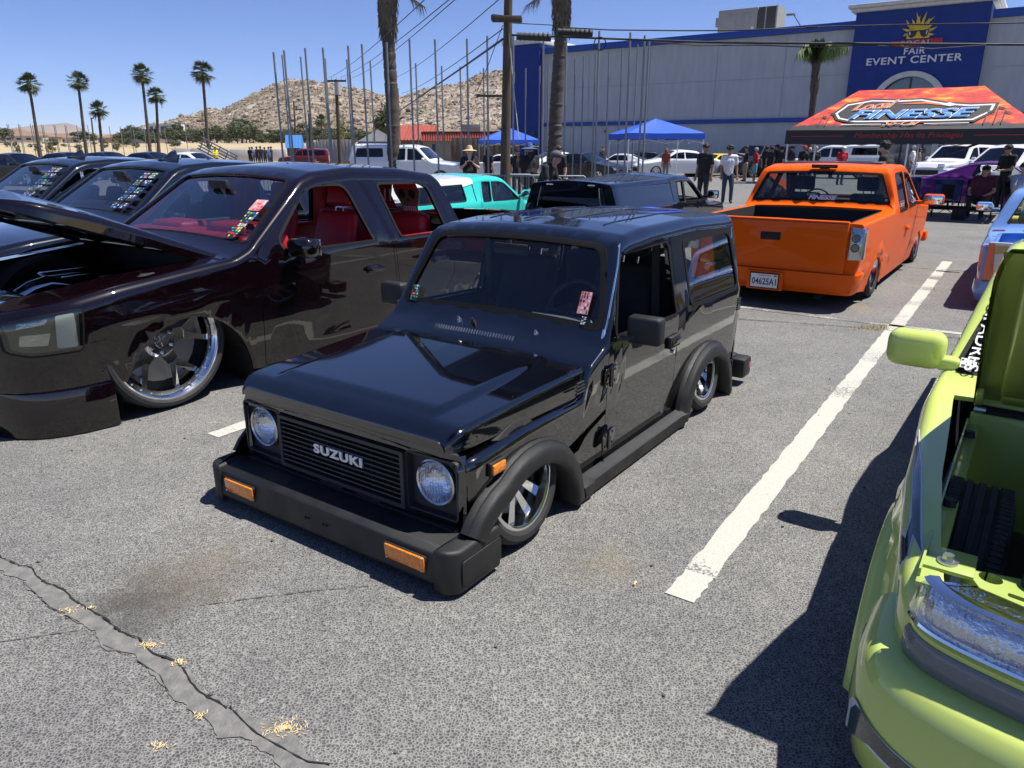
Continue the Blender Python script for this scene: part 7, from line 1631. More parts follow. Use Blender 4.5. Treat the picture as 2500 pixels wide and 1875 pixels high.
for (pts, lb) in (([(1385, 85), (1420, 72), (1440, 95), (1425, 122), (1395, 120), (1382, 100), (1385, 85)], 'coil of spare cable hanging from the bundle'),): wire([zd(690 + 40 * math.cos(t) + 42, 295 + 45 * math.sin(t), 17.4) for t in np.linspace(0, 2 * PI, 16)], .012, lb)
for i, (x, y) in enumerate(((285, 250), (565, 222))):
    p = at(*zd(x, y, 17.7)); b = MB(); b.cyl(p + Vector((-.38, 0, .02)), p + Vector((.38, 0, -.02)), .075, .075, 14, CABLE)
    for k in range(7): b.cyl(p + Vector((-.3 + .1 * k, 0, .01)), p + Vector((-.28 + .1 * k, 0, .01)), .085, .085, 14, CABLE)
    tag(b.build('splice_case', CABLE), ('black cable splice case hanging left of the palm' if i == 0 else 'black ribbed cable splice case right of the palm'), 'cable box')
def timber(pxt, pyt, pxb, Y, arms, label, r0=.15, tr=None):
    t = at(pxt, pyt, Y); bb = at(pxb, 372, Y); bb.z = 0 if Y < 95 else ground_z(bb.x, Y); e = empty('timber_pole', label, 'utility pole', bb); h = t.z - bb.z; dx = t.x - bb.x
    b = MB(); b.tube([(dx * k / 6, 0, h * k / 6) for k in range(7)], [r0 * (1 - .05 * k) for k in range(7)], 10, WOOD); b.build('pole', WOOD, e, 40)
    for (a0, a1, py) in arms:
        p, q = at(a0, py, Y), at(a1, py, Y); b = MB(); b.box(((p.x + q.x) / 2 - bb.x, -.15, p.z - bb.z), (q.x - p.x, .12, .14), WOOD); b.build('crossarm', WOOD, e)
        for k in range(5): x = p.x + (q.x - p.x) * k / 4 - bb.x; MB().cyl((x, -.15, p.z - bb.z + .07), (x, -.15, p.z - bb.z + .28), .04, .03, 6, GREYP).build('insulator', GREYP, e)
    if tr: p = at(*tr, Y); MB().cyl((p.x - bb.x + .1, -.25, p.z - bb.z - .45), (p.x - bb.x + .1, -.25, p.z - bb.z + .45), .24, .24, 14, GREYP).build('transformer', GREYP, e)
timber(820, 194, 829, 62, ((800, 846, 198),), 'timber power pole with loaded crossarm and transformer on the lot edge', .17, (823, 217)); timber(717, 247, 723, 95, ((722, 740, 268),), 'dark timber pole in front of the hill foot', .13); timber(970, 215, 975, 60, (), 'rust brown post behind the thick left palm', .13); timber(755, 277, 757, 72, (), 'pale square post beside the red wagon', .16)
timber(223, 288, 232, 130, ((222, 230, 289),), 'leaning lamp post standing between the palms of the field', .16)

# ------------------------------------------------------------------ canopies
LEG = mat('white_canopy_leg', (.68, .68, .68), .4, .3); BLUEF = mat('blue_canopy_fabric', (.015, .085, .50), .7, var=.08, vscale=2, bump=.15, bscale=6); GREYF = mat('grey_canopy_fabric', (.10, .105, .12), .8, var=.1)
def canopy(label, cpos, rot, w, d, ze, zp, fab, val=.25, ridge=0.0, group=None, legm=None, name='pop_up_canopy'):
    e = empty(name, label, 'canopy', cpos, rot, group); legm = legm or LEG; hw, hd, hr = w / 2, d / 2, ridge / 2     # w along y, d along x
    C_ = [(hd, -hw), (hd, hw), (-hd, hw), (-hd, -hw)]; pk = [(0, -hr), (0, hr), (0, hr), (0, -hr)]
    for i in range(4):
        a, c = C_[i], C_[(i + 1) % 4]; p0, p1 = pk[i], pk[(i + 1) % 4]; V = []; F = []; nu, nv = 12, 8
        for v in range(nv + 1):
            f = v / nv
            for u in range(nu + 1):
                g = u / nu; x = (a[0] + (c[0] - a[0]) * g) * (1 - f) + (p0[0] + (p1[0] - p0[0]) * g) * f; y = (a[1] + (c[1] - a[1]) * g) * (1 - f) + (p0[1] + (p1[1] - p0[1]) * g) * f
                V.append((x, y, ze + (zp - ze) * f - .06 * math.sin(PI * f) * math.sin(PI * g) - .015 * math.sin(PI * g) * (1 - f) + .006 * math.sin(13 * g + 7 * f)))
        for v in range(nv):
            for u in range(nu): F.append((v * (nu + 1) + u, v * (nu + 1) + u + 1, (v + 1) * (nu + 1) + u + 1, (v + 1) * (nu + 1) + u))
        b = MB(); b.add(V, F, fab); b.build('roof_panel', fab, e, 60)
        V = []; F = []
        for u in range(nu + 1):
            g = u / nu; x, y = a[0] + (c[0] - a[0]) * g, a[1] + (c[1] - a[1]) * g; z = ze - .015 * math.sin(PI * g); V += [(x * 1.003, y * 1.003, z), (x * 1.006, y * 1.006, z - val - .01 * math.sin(PI * g * 3))]
        for u in range(nu): F.append((2 * u, 2 * u + 2, 2 * u + 3, 2 * u + 1))
        b = MB(); b.add(V, F, fab); b.build('valance', fab, e, 60)
        b = MB(); b.cyl((a[0] * .98, a[1] * .98, 0), (a[0] * .98, a[1] * .98, ze - .02), .022, None, 8, legm); b.box((a[0] * .98, a[1] * .98, .01), (.1, .1, .02), legm); b.build('leg', legm, e)
        b = MB(); n = max(1, int(math.hypot(a[0] - c[0], a[1] - c[1]) / 1.5))
        for k in range(n):
            p = Vector((a[0], a[1], 0)).lerp(Vector((c[0], c[1], 0)), k / n) * .975; q = Vector((a[0], a[1], 0)).lerp(Vector((c[0], c[1], 0)), (k + 1) / n) * .975; m_ = (p + q) / 2
            for A, B_ in ((p, q), (q, p)): b.cyl((A.x, A.y, ze - .08), (B_.x, B_.y, ze - .38), .012, None, 6, legm)
        b.build('truss', legm, e)
    return e
p = at(1601, 291, 31.5); canopy('blue pop-up canopy before the grey hall wall', (p.x, p.y, 0), R(-35 + 42), 3.05, 3.05, 2.22, 2.80, BLUEF, .22, group=None)
p = at(1240, 330, 46); canopy('blue pop-up canopy partly behind the utility pole', (p.x, p.y, 0), R(8), 3.2, 3.2, 2.1, 2.82, BLUEF, .2)
p = at(922, 321, 75); canopy('dark grey peaked canopy behind the white topper truck', (p.x, p.y, 0), R(10), 3.8, 3.8, 2.2, 3.3, GREYF, .4)
def fire_mat():
    m = mat('printed_flame_fabric', (.6, .05, .02), .65); N, K = nodes_of(m); b = N['Principled BSDF']; t = N.new('ShaderNodeTexCoord'); mp = N.new('ShaderNodeMapping'); mp.inputs['Scale'].default_value = (2.4, 1.0, 2.4); K.new(t.outputs['Object'], mp.inputs[0])
    n = N.new('ShaderNodeTexNoise'); n.inputs['Scale'].default_value = 2.0; n.inputs['Detail'].default_value = 8; n.inputs['Roughness'].default_value = .62; n.inputs['Distortion'].default_value = .8; K.new(mp.outputs[0], n.inputs['Vector'])
    r = N.new('ShaderNodeValToRGB'); e = r.color_ramp.elements; e[0].position = .36; e[0].color = (.38, .014, .02, 1); e[1].position = .72; e[1].color = (.80, .42, .03, 1); e.new(.5).color = (.62, .035, .02, 1); e.new(.6).color = (.74, .14, .015, 1); K.new(n.outputs['Fac'], r.inputs[0])
    sp = N.new('ShaderNodeSeparateXYZ'); K.new(t.outputs['Object'], sp.inputs[0]); n2 = N.new('ShaderNodeTexNoise'); n2.inputs['Scale'].default_value = 5; n2.inputs['Detail'].default_value = 6; K.new(t.outputs['Object'], n2.inputs['Vector'])
    ad = N.new('ShaderNodeMath'); ad.operation = 'MULTIPLY_ADD'; K.new(n2.outputs['Fac'], ad.inputs[0]); ad.inputs[1].default_value = -.22; K.new(sp.outputs['Z'], ad.inputs[2])
    mr = N.new('ShaderNodeMapRange'); mr.inputs['From Min'].default_value = 2.12; mr.inputs['From Max'].default_value = 2.19; K.new(ad.outputs[0], mr.inputs[0]); mx = N.new('ShaderNodeMix'); mx.data_type = 'RGBA'; mx.inputs[6].default_value = (.02, .02, .024, 1); K.new(mr.outputs[0], mx.inputs[0]); K.new(r.outputs[0], mx.inputs[7]); K.new(mx.outputs[2], b.inputs['Base Color']); return m
def finesse():
    FM = fire_mat(); w, d, ze, zp = 5.6, 3.0, 2.13, 3.14
    e = canopy('red flame printed club canopy with blue FINESSE lettering', L(-19.1, -.68), ROT_NEAR, w, d, ze, zp, FM, .34, 2.87, legm=LEG)
    up = Vector((-d / 2, 0, zp - ze)).normalized(); nn = Vector((zp - ze, 0, d / 2)).normalized()
    def sl(y, t, k=.02): return Vector((d / 2, y, ze)) + up * t + nn * (k - .055 * math.sin(PI * min(1, max(0, t / 1.81))) * math.sin(PI * min(1, max(0, (y + 2.8) / 5.6))))
    pr = empty_part('printed_logo', e)
    def slv(u, v, k): return np.array([tuple(sl(float(a), float(c), k)) for a, c in zip(u, v)])
    def flat(poly, mm, k): obj('print', sheet(poly, [], lambda u, v: slv(u, v, k), rng(-2.7, 2.7, .1), rng(.05, 1.75, .1), step=.1), mm, pr)
    BK, WT, OR = mat('logo_black', (.02, .02, .022), .6), mat('logo_white', (.72, .72, .74), .6), mat('logo_orange', (.72, .16, .04), .6)
    S_ = 1.0
    outl = [(-1.62, .52), (-1.75, .75), (-1.55, 1.15), (-1.0, 1.32), (-.35, 1.28), (.15, 1.30), (.75, 1.10), (1.25, 1.0), (1.75, 1.0), (1.72, .72), (1.40, .36), (-1.2, .36)]
    flat(inset(outl, -.09), BK, .022); flat(inset(outl, -.02), WT, .026); flat(inset(outl, .035), BK, .030)
    bl = mat('logo_chrome_blue', (.03, .17, .55), .4); N, K = nodes_of(bl); t = N.new('ShaderNodeTexCoord'); sp = N.new('ShaderNodeSeparateXYZ'); K.new(t.outputs['Object'], sp.inputs[0]); mr = N.new('ShaderNodeMapRange'); mr.inputs['From Min'].default_value = 2.37; mr.inputs['From Max'].default_value = 2.68; K.new(sp.outputs['Z'], mr.inputs[0])
    rp = N.new('ShaderNodeValToRGB'); q = rp.color_ramp.elements; q[0].color = (.02, .10, .50, 1); q[1].color = (.45, .62, .78, 1); q[1].position = 1; q.new(.45).color = (.12, .38, .72, 1); q.new(.55).color = (.03, .14, .50, 1); K.new(mr.outputs[0], rp.inputs[0]); K.new(rp.outputs[0], N['Principled BSDF'].inputs['Base Color'])
    def txt(body, y, t_, size, width, m, shear=.3, bold=0.0, k=.036, tilt=0.0, spacing=1.0):
        me = text_mesh(body, size, bold=bold, shear=shear, spacing=spacing); xs = [v.co.x for v in me.vertices]; kk = width / (max(xs) - min(xs)); c = (max(xs) + min(xs)) / 2
        warp(me, lambda p: sl(y + (p.x - c) * kk, t_ + p.y + (p.x - c) * kk * tilt, k)); obj('lettering', me, m, pr)
    txt('FINESSE', .05, .62, .56, 2.85, WT, .35, .024, .060); txt('FINESSE', .05, .62, .56, 2.82, bl, .35, .010, .072)
    txt('Local', -.88, 1.06, .44, 1.05, WT, .5, .018, .048, .14); txt('Local', -.88, 1.06, .44, 1.02, OR, .5, .006, .056, .14)
    flat([(-.40, 1.13), (.3, 1.20), (.75, 1.02), (1.1, .98), (.75, 1.0), (.28, 1.12)], OR, .042); flat([(.62, 1.06), (.8, 1.13), (1.0, 1.02), (.82, .97)], WT, .044)
    txt('So-Cal', -.1, .23, .26, .85, WT, .6, .006, .036); txt('So-Cal', -.1, .235, .25, .82, OR, .6, .001, .040)
    flat([(-1.5, .20), (-.55, .20), (-.55, .225), (-1.5, .225)], WT, .03); flat([(.4, .20), (1.35, .20), (1.35, .225), (.4, .225)], WT, .03)
    rr = random.Random(6)
    for (y0, h) in ((-2.05, .55), (-1.88, .7), (1.65, .65), (1.85, .8), (2.0, .6)):
        flat([(y0 - .012, .15), (y0 + .012, .15), (y0 + .02, h), (y0, h)], BK, .026)
        for k in range(8): a = R(-20 + 220 * k / 7); flat([(y0, h), (y0 + .10 * math.cos(a + .25), h + .09 * math.sin(a + .25)), (y0 + .2 * math.cos(a), h + .15 * math.sin(a) - .03)], BK, .028)
    RDT = mat('valance_red_print', (.42, .035, .03), .6)
    place_text('lettering', 'Membership Has Its Privileges', RDT, e, (d / 2 * 1.006 + .012, .1, ze - .145), (0, 1, 0), (0, 0, 1), .175, width=2.4, shear=.3)
    for a, c in ((-2.65, -1.35), (1.5, 2.65)): b = MB(); b.box((d / 2 * 1.006 + .008, (a + c) / 2, ze - .15), (.004, c - a, .018), RDT); b.build('valance_stripe', RDT, e)
    b = MB(); b.cyl((d / 2 * .98, .15, 0), (d / 2 * .98, .15, ze), .022, None, 8, LEG); b.build('leg', LEG, e); b = MB(); b.cyl((-d / 2 * .98, .0, 0), (-d / 2 * .98, .0, ze), .022, None, 8, LEG); b.build('leg', LEG, e)
    b = MB(); b.cyl((1.2, 1.0, 1.55), (-.2, 2.3, 2.1), .03, None, 8, mat('purple_pole', (.05, .04, .09), .5)); b.build('awning_bar', None, e)
finesse()
# ------------------------------------------------------------------ people
SKINS = [mat('skin_%d' % i, c, .55) for i, c in enumerate(((.42, .25, .17), (.30, .165, .10), (.50, .32, .23), (.22, .12, .075)))]
def cloth(n, c): return mat('cloth_' + n, c, .9, var=.2, vscale=9, bump=.3, bscale=40)
CL = dict(black=cloth('black', (.014, .014, .016)), white=cloth('white', (.70, .71, .74)), jeans=cloth('jeans', (.035, .06, .10)), red=cloth('red', (.42, .012, .025)), teal=cloth('teal', (.16, .40, .42)), khaki=cloth('khaki', (.30, .25, .18)), grey=cloth('grey', (.11, .11, .12)), maroon=cloth('maroon', (.075, .014, .028)), sky=cloth('sky', (.22, .27, .38)), plaid=cloth('plaid', (.20, .19, .19)), rust=cloth('rust', (.25, .055, .03)), dark=cloth('dark', (.025, .027, .032)), hivis=cloth('hivis', (.65, .62, .03)), blue=cloth('blue', (.03, .14, .42)))
HAIRM = dict(black=mat('hair_black', (.012, .01, .009), .6, bump=.6, bscale=60), brown=mat('hair_brown', (.06, .032, .018), .6, bump=.6, bscale=60), red=mat('hair_red', (.24, .05, .02), .6, bump=.6, bscale=60), grey=mat('hair_grey', (.34, .34, .34), .7, bump=.6, bscale=60))
STRAW = mat('straw_hat', (.55, .45, .28), .85, bump=.5, bscale=80); EYE = mat('eye_dark', (.01, .008, .008), .3)
HAND = {}
def hand_mesh(sk):
    if sk.name in HAND: return HAND[sk.name]
    b = MB(); b.box((0, 0, -.045), (.03, .075, .085), sk, bev=.012, seg=2)
    for k, (y, l) in enumerate(((-.03, .06), (-.01, .075), (.01, .07), (.028, .055))):
        b.tube([(0, y, -.082), (.006, y, -.082 - l * .55), (.022, y * .95, -.082 - l)], [.0095, .0085, .0065], 6, sk)
    b.tube([(.006, -.034, -.03), (.016, -.06, -.055), (.024, -.066, -.09)], [.012, .010, .0075], 6, sk)
    HAND[sk.name] = b.mesh('hand', sk, 60); return HAND[sk.name]
POSES = {
 'stand': dict(),
 'relaxed': dict(eR=(-.02, -.135, .63), wR=(.05, -.125, .475), eL=(-.015, .14, .63), wL=(.03, .15, .47), kL=(.035, .07, .28), aL=(.02, .075, .045)),
 'walk': dict(kR=(.07, -.055, .29), aR=(.06, -.055, .055), kL=(-.01, .055, .28), aL=(-.11, .055, .07), eR=(-.06, -.12, .64), wR=(-.03, -.12, .48), eL=(.05, .125, .64), wL=(.12, .11, .5)),
 'phone': dict(eR=(.05, -.155, .66), wR=(.17, -.06, .74), eL=(.05, .155, .66), wL=(.17, .06, .74), hd=(.012, 0, 0)),
 'point': dict(eR=(.02, -.15, .66), wR=(.16, -.14, .70), eL=(.12, .13, .76), wL=(.26, .11, .79)),
 'look_down': dict(hd=(.035, 0, -.012), eR=(.03, -.135, .64), wR=(.15, -.05, .62), eL=(.03, .135, .64), wL=(.15, .05, .62)),
 'bend': dict(ch=(.10, 0, .73), nk=(.16, 0, .82), hd=(.20, 0, -.03), sR=(.12, -.105, .79), sL=(.12, .105, .79), eR=(.16, -.13, .62), wR=(.24, -.08, .52), eL=(.16, .13, .62), wL=(.24, .08, .52)),
}
SIT = dict(pv=(0, 0, .285), ch=(-.045, 0, .50), nk=(-.05, 0, .60), hz=.685, sR=(-.05, -.115, .57), sL=(-.05, .115, .57), hR=(0, -.06, .275), hL=(0, .06, .275), kR=(.235, -.09, .295), kL=(.235, .09, .295), aR=(.20, -.085, .05), aL=(.22, .09, .05), eR=(.02, -.16, .40), wR=(.17, -.11, .36), eL=(.02, .16, .40), wL=(.17, .11, .36))
def person(label, loc, rot, H, shirt, legs, skin=0, hair='black', pose='stand', shorts=False, hat=None, beard=None, build=1.0, extra=None, long_sleeve=False, shoe='dark', group=None, hairlen='short', detail=.021):
    e = empty('person', label, 'person', loc, rot, group); J = dict(pv=(0, 0, .525), ch=(.0, 0, .745), nk=(-.005, 0, .845), hd=(0, 0, 0), sR=(0, -.108, .812), sL=(0, .108, .812), eR=(-.015, -.135, .635), wR=(.02, -.14, .475), eL=(-.015, .135, .635), wL=(.02, .14, .475), hR=(0, -.052, .505), hL=(0, .052, .505), kR=(.012, -.058, .28), kL=(.012, .058, .28), aR=(-.008, -.06, .042), aL=(-.008, .06, .042), hz=.932)
    J.update(SIT if pose == 'sit' else POSES[pose])
    v = {k: Vector(q) * H for k, q in J.items() if isinstance(q, tuple)}; hz = J['hz'] * H; hd = Vector((v['nk'].x + .012 * H, v['nk'].y, hz)) + v['hd'] if pose not in ('bend',) else v['nk'] + Vector((.05, 0, .075)) * H + Vector((0, 0, 0))
    seg = []; bw = build
    def S_(a, c, ra, rc, tg): seg.append((Vector(a), Vector(c), ra * H, rc * H, tg))
    up = (v['ch'] - v['pv']).normalized()
    S_(v['pv'] + Vector((0, -.022 * H * bw, 0)), v['ch'] + Vector((0, -.045 * H * bw, 0)), .06 * bw, .062 * bw, 'torso'); S_(v['pv'] + Vector((0, .022 * H * bw, 0)), v['ch'] + Vector((0, .045 * H * bw, 0)), .06 * bw, .062 * bw, 'torso'); S_(v['pv'] + up * .05 * H + Vector((.012 * H * bw, 0, 0)), v['ch'], .062 * bw, .062 * bw, 'torso')
    if bw > 1.2: S_(v['pv'] + up * .06 * H + Vector((.05 * H * (bw - 1), -.03 * H, 0)), v['pv'] + up * .08 * H + Vector((.05 * H * (bw - 1), .03 * H, 0)), .07 * bw, .07 * bw, 'torso')
    S_(v['sR'], v['sL'], .044, .044, 'torso'); S_(v['ch'], v['nk'], .05, .032, 'torso'); S_(v['nk'] - up * .015 * H, hd - Vector((0, 0, .03 * H)), .031, .031, 'head'); S_(hd + Vector((-.006, 0, .012)) * H, hd + Vector((.008, 0, -.022)) * H, .053, .042, 'head'); S_(hd + Vector((.045, 0, -.008)) * H, hd + Vector((.056, 0, -.014)) * H, .010, .008, 'head')
    for s_ in ('R', 'L'):
        y = -1 if s_ == 'R' else 1
        S_(hd + Vector((-.004, y * .052, -.004)) * H, hd + Vector((-.006, y * .055, -.016)) * H, .010, .008, 'head')
        m_ = v['s' + s_].lerp(v['e' + s_], .62); S_(v['s' + s_], m_, .039 * (.8 + .2 * bw), .037 * (.8 + .2 * bw), 'uarm'); S_(m_, v['e' + s_], .027 * (.8 + .2 * bw), .025, 'elbow'); S_(v['e' + s_], v['w' + s_], .025, .017, 'farm')
        S_(v['h' + s_], v['k' + s_], .055 * (.7 + .3 * bw), .041, 'thigh'); S_(v['k' + s_], v['a' + s_], .038, .027 if shorts else .033, 'calf'); a = v['a' + s_]; S_(a + Vector((-.008, 0, -.02)) * H, a + Vector((.085, y * .01, -.024)) * H, .023, .018, 'foot')
    b = MB()
    for a, c, ra, rc, tg in seg: b.cyl(a, c, ra, rc, 10); b.sphere(a, ra, None, 10, 6); b.sphere(c, rc, None, 10, 6)
    me = b.mesh('body', SKINS[skin], 0); o = bpy.data.objects.new('body', me); COL.objects.link(o)
    md = o.modifiers.new('r', 'REMESH'); md.mode = 'VOXEL'; md.voxel_size = detail; sm = o.modifiers.new('s', 'SMOOTH'); sm.factor = .5; sm.iterations = 2
    bpy.context.view_layer.update(); m2 = bpy.data.meshes.new_from_object(o.evaluated_get(bpy.context.evaluated_depsgraph_get())); bpy.data.objects.remove(o); bpy.data.meshes.remove(me)
    m2.materials.clear(); sh, lg = CL[shirt], CL[legs]; pal = [SKINS[skin], sh, lg, CL[shoe]]
    for q in pal: m2.materials.append(q)
    n = len(m2.polygons); cen = np.zeros(n * 3); m2.polygons.foreach_get('center', cen); cen = cen.reshape(-1, 3); best = np.full(n, 9e9); tag_i = np.zeros(n, int)
    mp = {'torso': 1, 'head': 0, 'uarm': 1, 'elbow': 1 if long_sleeve else 0, 'farm': 1 if long_sleeve else 0, 'thigh': 2, 'calf': 0 if shorts else 2, 'foot': 3}
    for a, c, ra, rc, tg in seg:
        A, D_ = np.array(a), np.array(c - a); t = np.clip(((cen - A) @ D_) / max(1e-9, D_ @ D_), 0, 1); dd = np.linalg.norm(cen - A - t[:, None] * D_, axis=1) / (ra + (rc - ra) * t); k = dd < best; best[k] = dd[k]; tag_i[k] = mp[tg]
    wz = v['pv'].z - .01 * H
    if pose != 'sit': tag_i[(cen[:, 2] < wz - .02 * H) & (tag_i == 1) & (np.abs(cen[:, 1]) < .11 * H)] = 2
    m2.polygons.foreach_set('material_index', tag_i.tolist()); m2.polygons.foreach_set('use_smooth', [True] * n); obj('body', m2, None, e)
    for s_ in ('R', 'L'):
        d = (v['w' + s_] - v['e' + s_]).normalized(); h = bpy.data.objects.new('hand', hand_mesh(SKINS[skin])); COL.objects.link(h); h.parent = e; h.location = v['w' + s_]; h.rotation_euler = d.to_track_quat('-Z', 'X').to_euler(); h.scale = (1, 1 if s_ == 'R' else -1, 1)
        p = hd + Vector((.047, -.02 if s_ == 'R' else .02, .006)) * H; MB().sphere(p, .0052 * H, EYE, 8, 5).build('eye', EYE, e)
    b = MB(); b.box(hd + Vector((.046, 0, -.032)) * H, (.006 * H, .024 * H, .005 * H), mat('lip', (.25, .09, .08), .5)); b.build('mouth', None, e)
    if hair:
        hm = HAIRM[hair]; b = MB(); r_ = random.Random(hash(label) % 997); b.sphere(hd + Vector((-.012, 0, .022)) * H, (.060 * H, .058 * H, .052 * H), hm, 14, 8)
        if hairlen == 'curly':
            for k in range(60): d = Vector((r_.gauss(0, 1) - .3, r_.gauss(0, 1), abs(r_.gauss(0, 1)) + .15)).normalized(); b.sphere(hd + Vector((-.012, 0, .022)) * H + d * .06 * H, .017 * H, hm, 6, 4)
        elif hairlen == 'long': b.sphere(hd + Vector((-.035, 0, -.05)) * H, (.045 * H, .062 * H, .10 * H), hm, 12, 8)
        else:
            for k in range(26): d = Vector((r_.gauss(-.2, 1), r_.gauss(0, 1), abs(r_.gauss(0, 1)) + .3)).normalized(); b.sphere(hd + Vector((-.01, 0, .024)) * H + d * .05 * H, (.02 * H, .014 * H, .014 * H), hm, 6, 4)
        b.build('hair', hm, e, 60)
    if beard: bm = HAIRM[beard[0]]; b = MB(); l = beard[1]; b.sphere(hd + Vector((.030, 0, -.045 - l * .4)) * H, (.026 * H, .036 * H, (.03 + l * .5) * H), bm, 12, 8); b.build('beard', bm, e, 60)
    if hat:
        kind, hm = hat; b = MB(); c = hd + Vector((-.004, 0, .030)) * H
        if kind == 'cap': b.sphere(c + Vector((-.004, 0, .006)) * H, (.064 * H, .060 * H, .046 * H), hm, 16, 8); b.box(c + Vector((.075, 0, -.002)) * H, (.065 * H, .085 * H, .006 * H), hm, bev=.002 * H, rot=Matrix.Rotation(.12, 3, 'Y'))
        else:
            b.lathe([(.001, .075 * H), (.040 * H, .070 * H), (.055 * H, .03 * H), (.060 * H, .0)], 18, 'z', c=c, m=hm); P = [(.058 * H, .004 * H), (.09 * H, -.004 * H), (.13 * H, -.012 * H), (.13 * H, -.018 * H), (.058 * H, -.004 * H)]; b.lathe(P, 22, 'z', c=c, m=hm)
        b.build('hat', hm, e, 60)
    return e, v, hd
CAPB, CAPG, CAPR = CL['black'], CL['grey'], CL['red']; HATB = mat('blue_straw_hat', (.06, .12, .26), .8)
def pw(px, py_foot): p = gnd(px, py_foot); return (p.x, p.y, 0)
def pd(px, Y): p = at(px, 360, Y); return (p.x, Y, 0)
def face(px, Y, a=0.0):          # heading that faces the viewer, turned by a
    p = at(px, 360, Y); return math.atan2(-p.y, -p.x) + a
def P_(label, px, Y, a, H, shirt, legs, **k): return person(label, pd(px, Y), face(px, Y, a), H, shirt, legs, **k)
person('young man in baggy black tee and dark trousers standing beside the white tee man', pw(1713, 503), face(1713, 23, -.5), 1.80, 'black', 'dark', skin=1, hair='black', pose='relaxed', build=1.12, detail=.018)
person('curly haired man in white tee and blue jeans looking down', pw(1772, 496), face(1772, 24, .1), 1.74, 'white', 'jeans', skin=1, hair='black', hairlen='curly', pose='relaxed', build=1.0, detail=.018)
e, v, hd = P_('bearded man in straw hat and black tee holding up a phone', 1146, 22.5, 0, 1.70, 'black', 'dark', skin=2, hair='grey', pose='phone', hat=('brim', STRAW), beard=('grey', .07), build=1.35)
MB().box((.215 * 1.7, 0, .745 * 1.7), (.012, .16, .075), BLACK, bev=.004).build('phone', BLACK, e)
P_('bearded man in blue brimmed hat and black shirt behind the shell truck', 1292, 20.5, .25, 1.76, 'black', 'dark', skin=1, hair='black', pose='relaxed', hat=('brim', HATB), beard=('black', .05), build=1.3)
P_('man in a grey baseball cap bending down beside the canopy truck', 1318, 14.6, 1.1, 1.70, 'black', 'dark', skin=0, hair='brown', pose='bend', hat=('cap', CAPG))
P_('dark haired young man in charcoal tee by the right palm trunk', 1364, 21.5, -.7, 1.74, 'black', 'dark', skin=0, hair='black', pose='relaxed', build=1.15)
P_('long haired person in black standing under the far blue canopy', 1192, 30, 2.4, 1.66, 'black', 'black', skin=0, hair='black', hairlen='long')
P_('person in a black cap standing near the hanging cables', 1262, 27, .4, 1.66, 'black', 'dark', skin=1, hair='black', hat=('cap', CAPB))
P_('distant person in black vest beside the white coupe', 1473, 48, .6, 1.72, 'black', 'dark', skin=0, hair='brown')
P_('red haired woman in rust top and checked skirt by the white sedan', 1628, 42, 2.8, 1.62, 'rust', 'plaid', skin=0, hair='red', hairlen='long', build=1.1)
for i, (lb, px, a, H, s, l, k) in enumerate((('man in black shirt and khaki trousers pointing in the crowd', 1824, -1.2, 1.74, 'black', 'khaki', dict(pose='point', hat=('cap', CAPB))), ('man in red tee and teal shorts pointing in the crowd', 1848, 1.8, 1.66, 'red', 'teal', dict(pose='point', shorts=True, hair='grey', build=1.2, shoe='white')), ('stocky man in black tee and black shorts in the crowd', 1874, 2.6, 1.74, 'black', 'dark', dict(shorts=True, hat=('cap', CAPB), build=1.25)), ('man in black cap and dark jacket in the crowd', 1886, 2.9, 1.72, 'dark', 'dark', dict(hat=('cap', CAPG))), ('man in black cap holding a white bottle in the crowd', 1898, -2.0, 1.80, 'black', 'grey', dict(hat=('cap', CAPB), build=1.2)), ('man in a plain black tee beside the red canopy leg', 1910, 2.2, 1.70, 'black', 'dark', dict(build=1.3)), ('bearded man in dark vest under the canopy edge', 1935, -.9, 1.74, 'dark', 'jeans', dict(hat=('cap', CAPB), beard=('black', .03))), ('man in a red cap under the club canopy', 1966, .3, 1.76, 'black', 'dark', dict(hat=('cap', CAPR))), ('bald man in dark tee under the club canopy', 1978, .8, 1.70, 'dark', 'jeans', dict(hair=None)), ('grey haired man in a vest with a back patch', 1992, 3.0, 1.74, 'dark', 'jeans', dict(hair='grey', build=1.25)))): P_(lb, px, 40 - .4 * i, a, H, s, l, skin=i % 3, **k)
P_('man in red shirt and white cap beside the white truck', 2060, 36, .5, 1.74, 'red', 'jeans', skin=0, hat=('cap', CL['white'])); P_('person with blonde hair near the white truck', 2036, 44, 1.0, 1.68, 'khaki', 'jeans', skin=2, hair='brown')
P_('tall man in black tee leaning over under the club canopy', 2168, 15.8, -1.9, 1.84, 'black', 'dark', skin=0, hair='black', pose='look_down', beard=('black', .01), build=1.25)
P_('man in a white tee walking past the hall doors', 2232, 42, 1.4, 1.76, 'white', 'grey', skin=0, hair='grey', pose='walk'); P_('woman in a beige top near the hall doors', 2248, 44, 1.6, 1.64, 'khaki', 'dark', skin=0, hair='black', hairlen='long')
P_('man in black tee and cap standing behind the seated pair', 2468, 21.0, -.8, 1.78, 'black', 'dark', skin=0, hair='brown', pose='look_down', hat=('cap', CAPB))
P_('person in yellow high visibility top beside the ramp trailer', 524, 62, .5, 1.70, 'hivis', 'dark', skin=0, hair='black', pose='look_down')
for i, px in enumerate((609, 615, 626, 635, 645, 655, 661)): P_(('person in a bright blue shirt in the far standing group' if i == 5 else 'person in dark clothes in the far standing group'), px, 74 + (i % 3), 2.5 + .3 * i, 1.66 + .03 * (i % 4), 'blue' if i == 5 else ('sky' if i == 1 else 'black'), 'jeans' if i % 2 else 'dark', skin=i % 2, hair='black', group='far standing group', detail=.03)
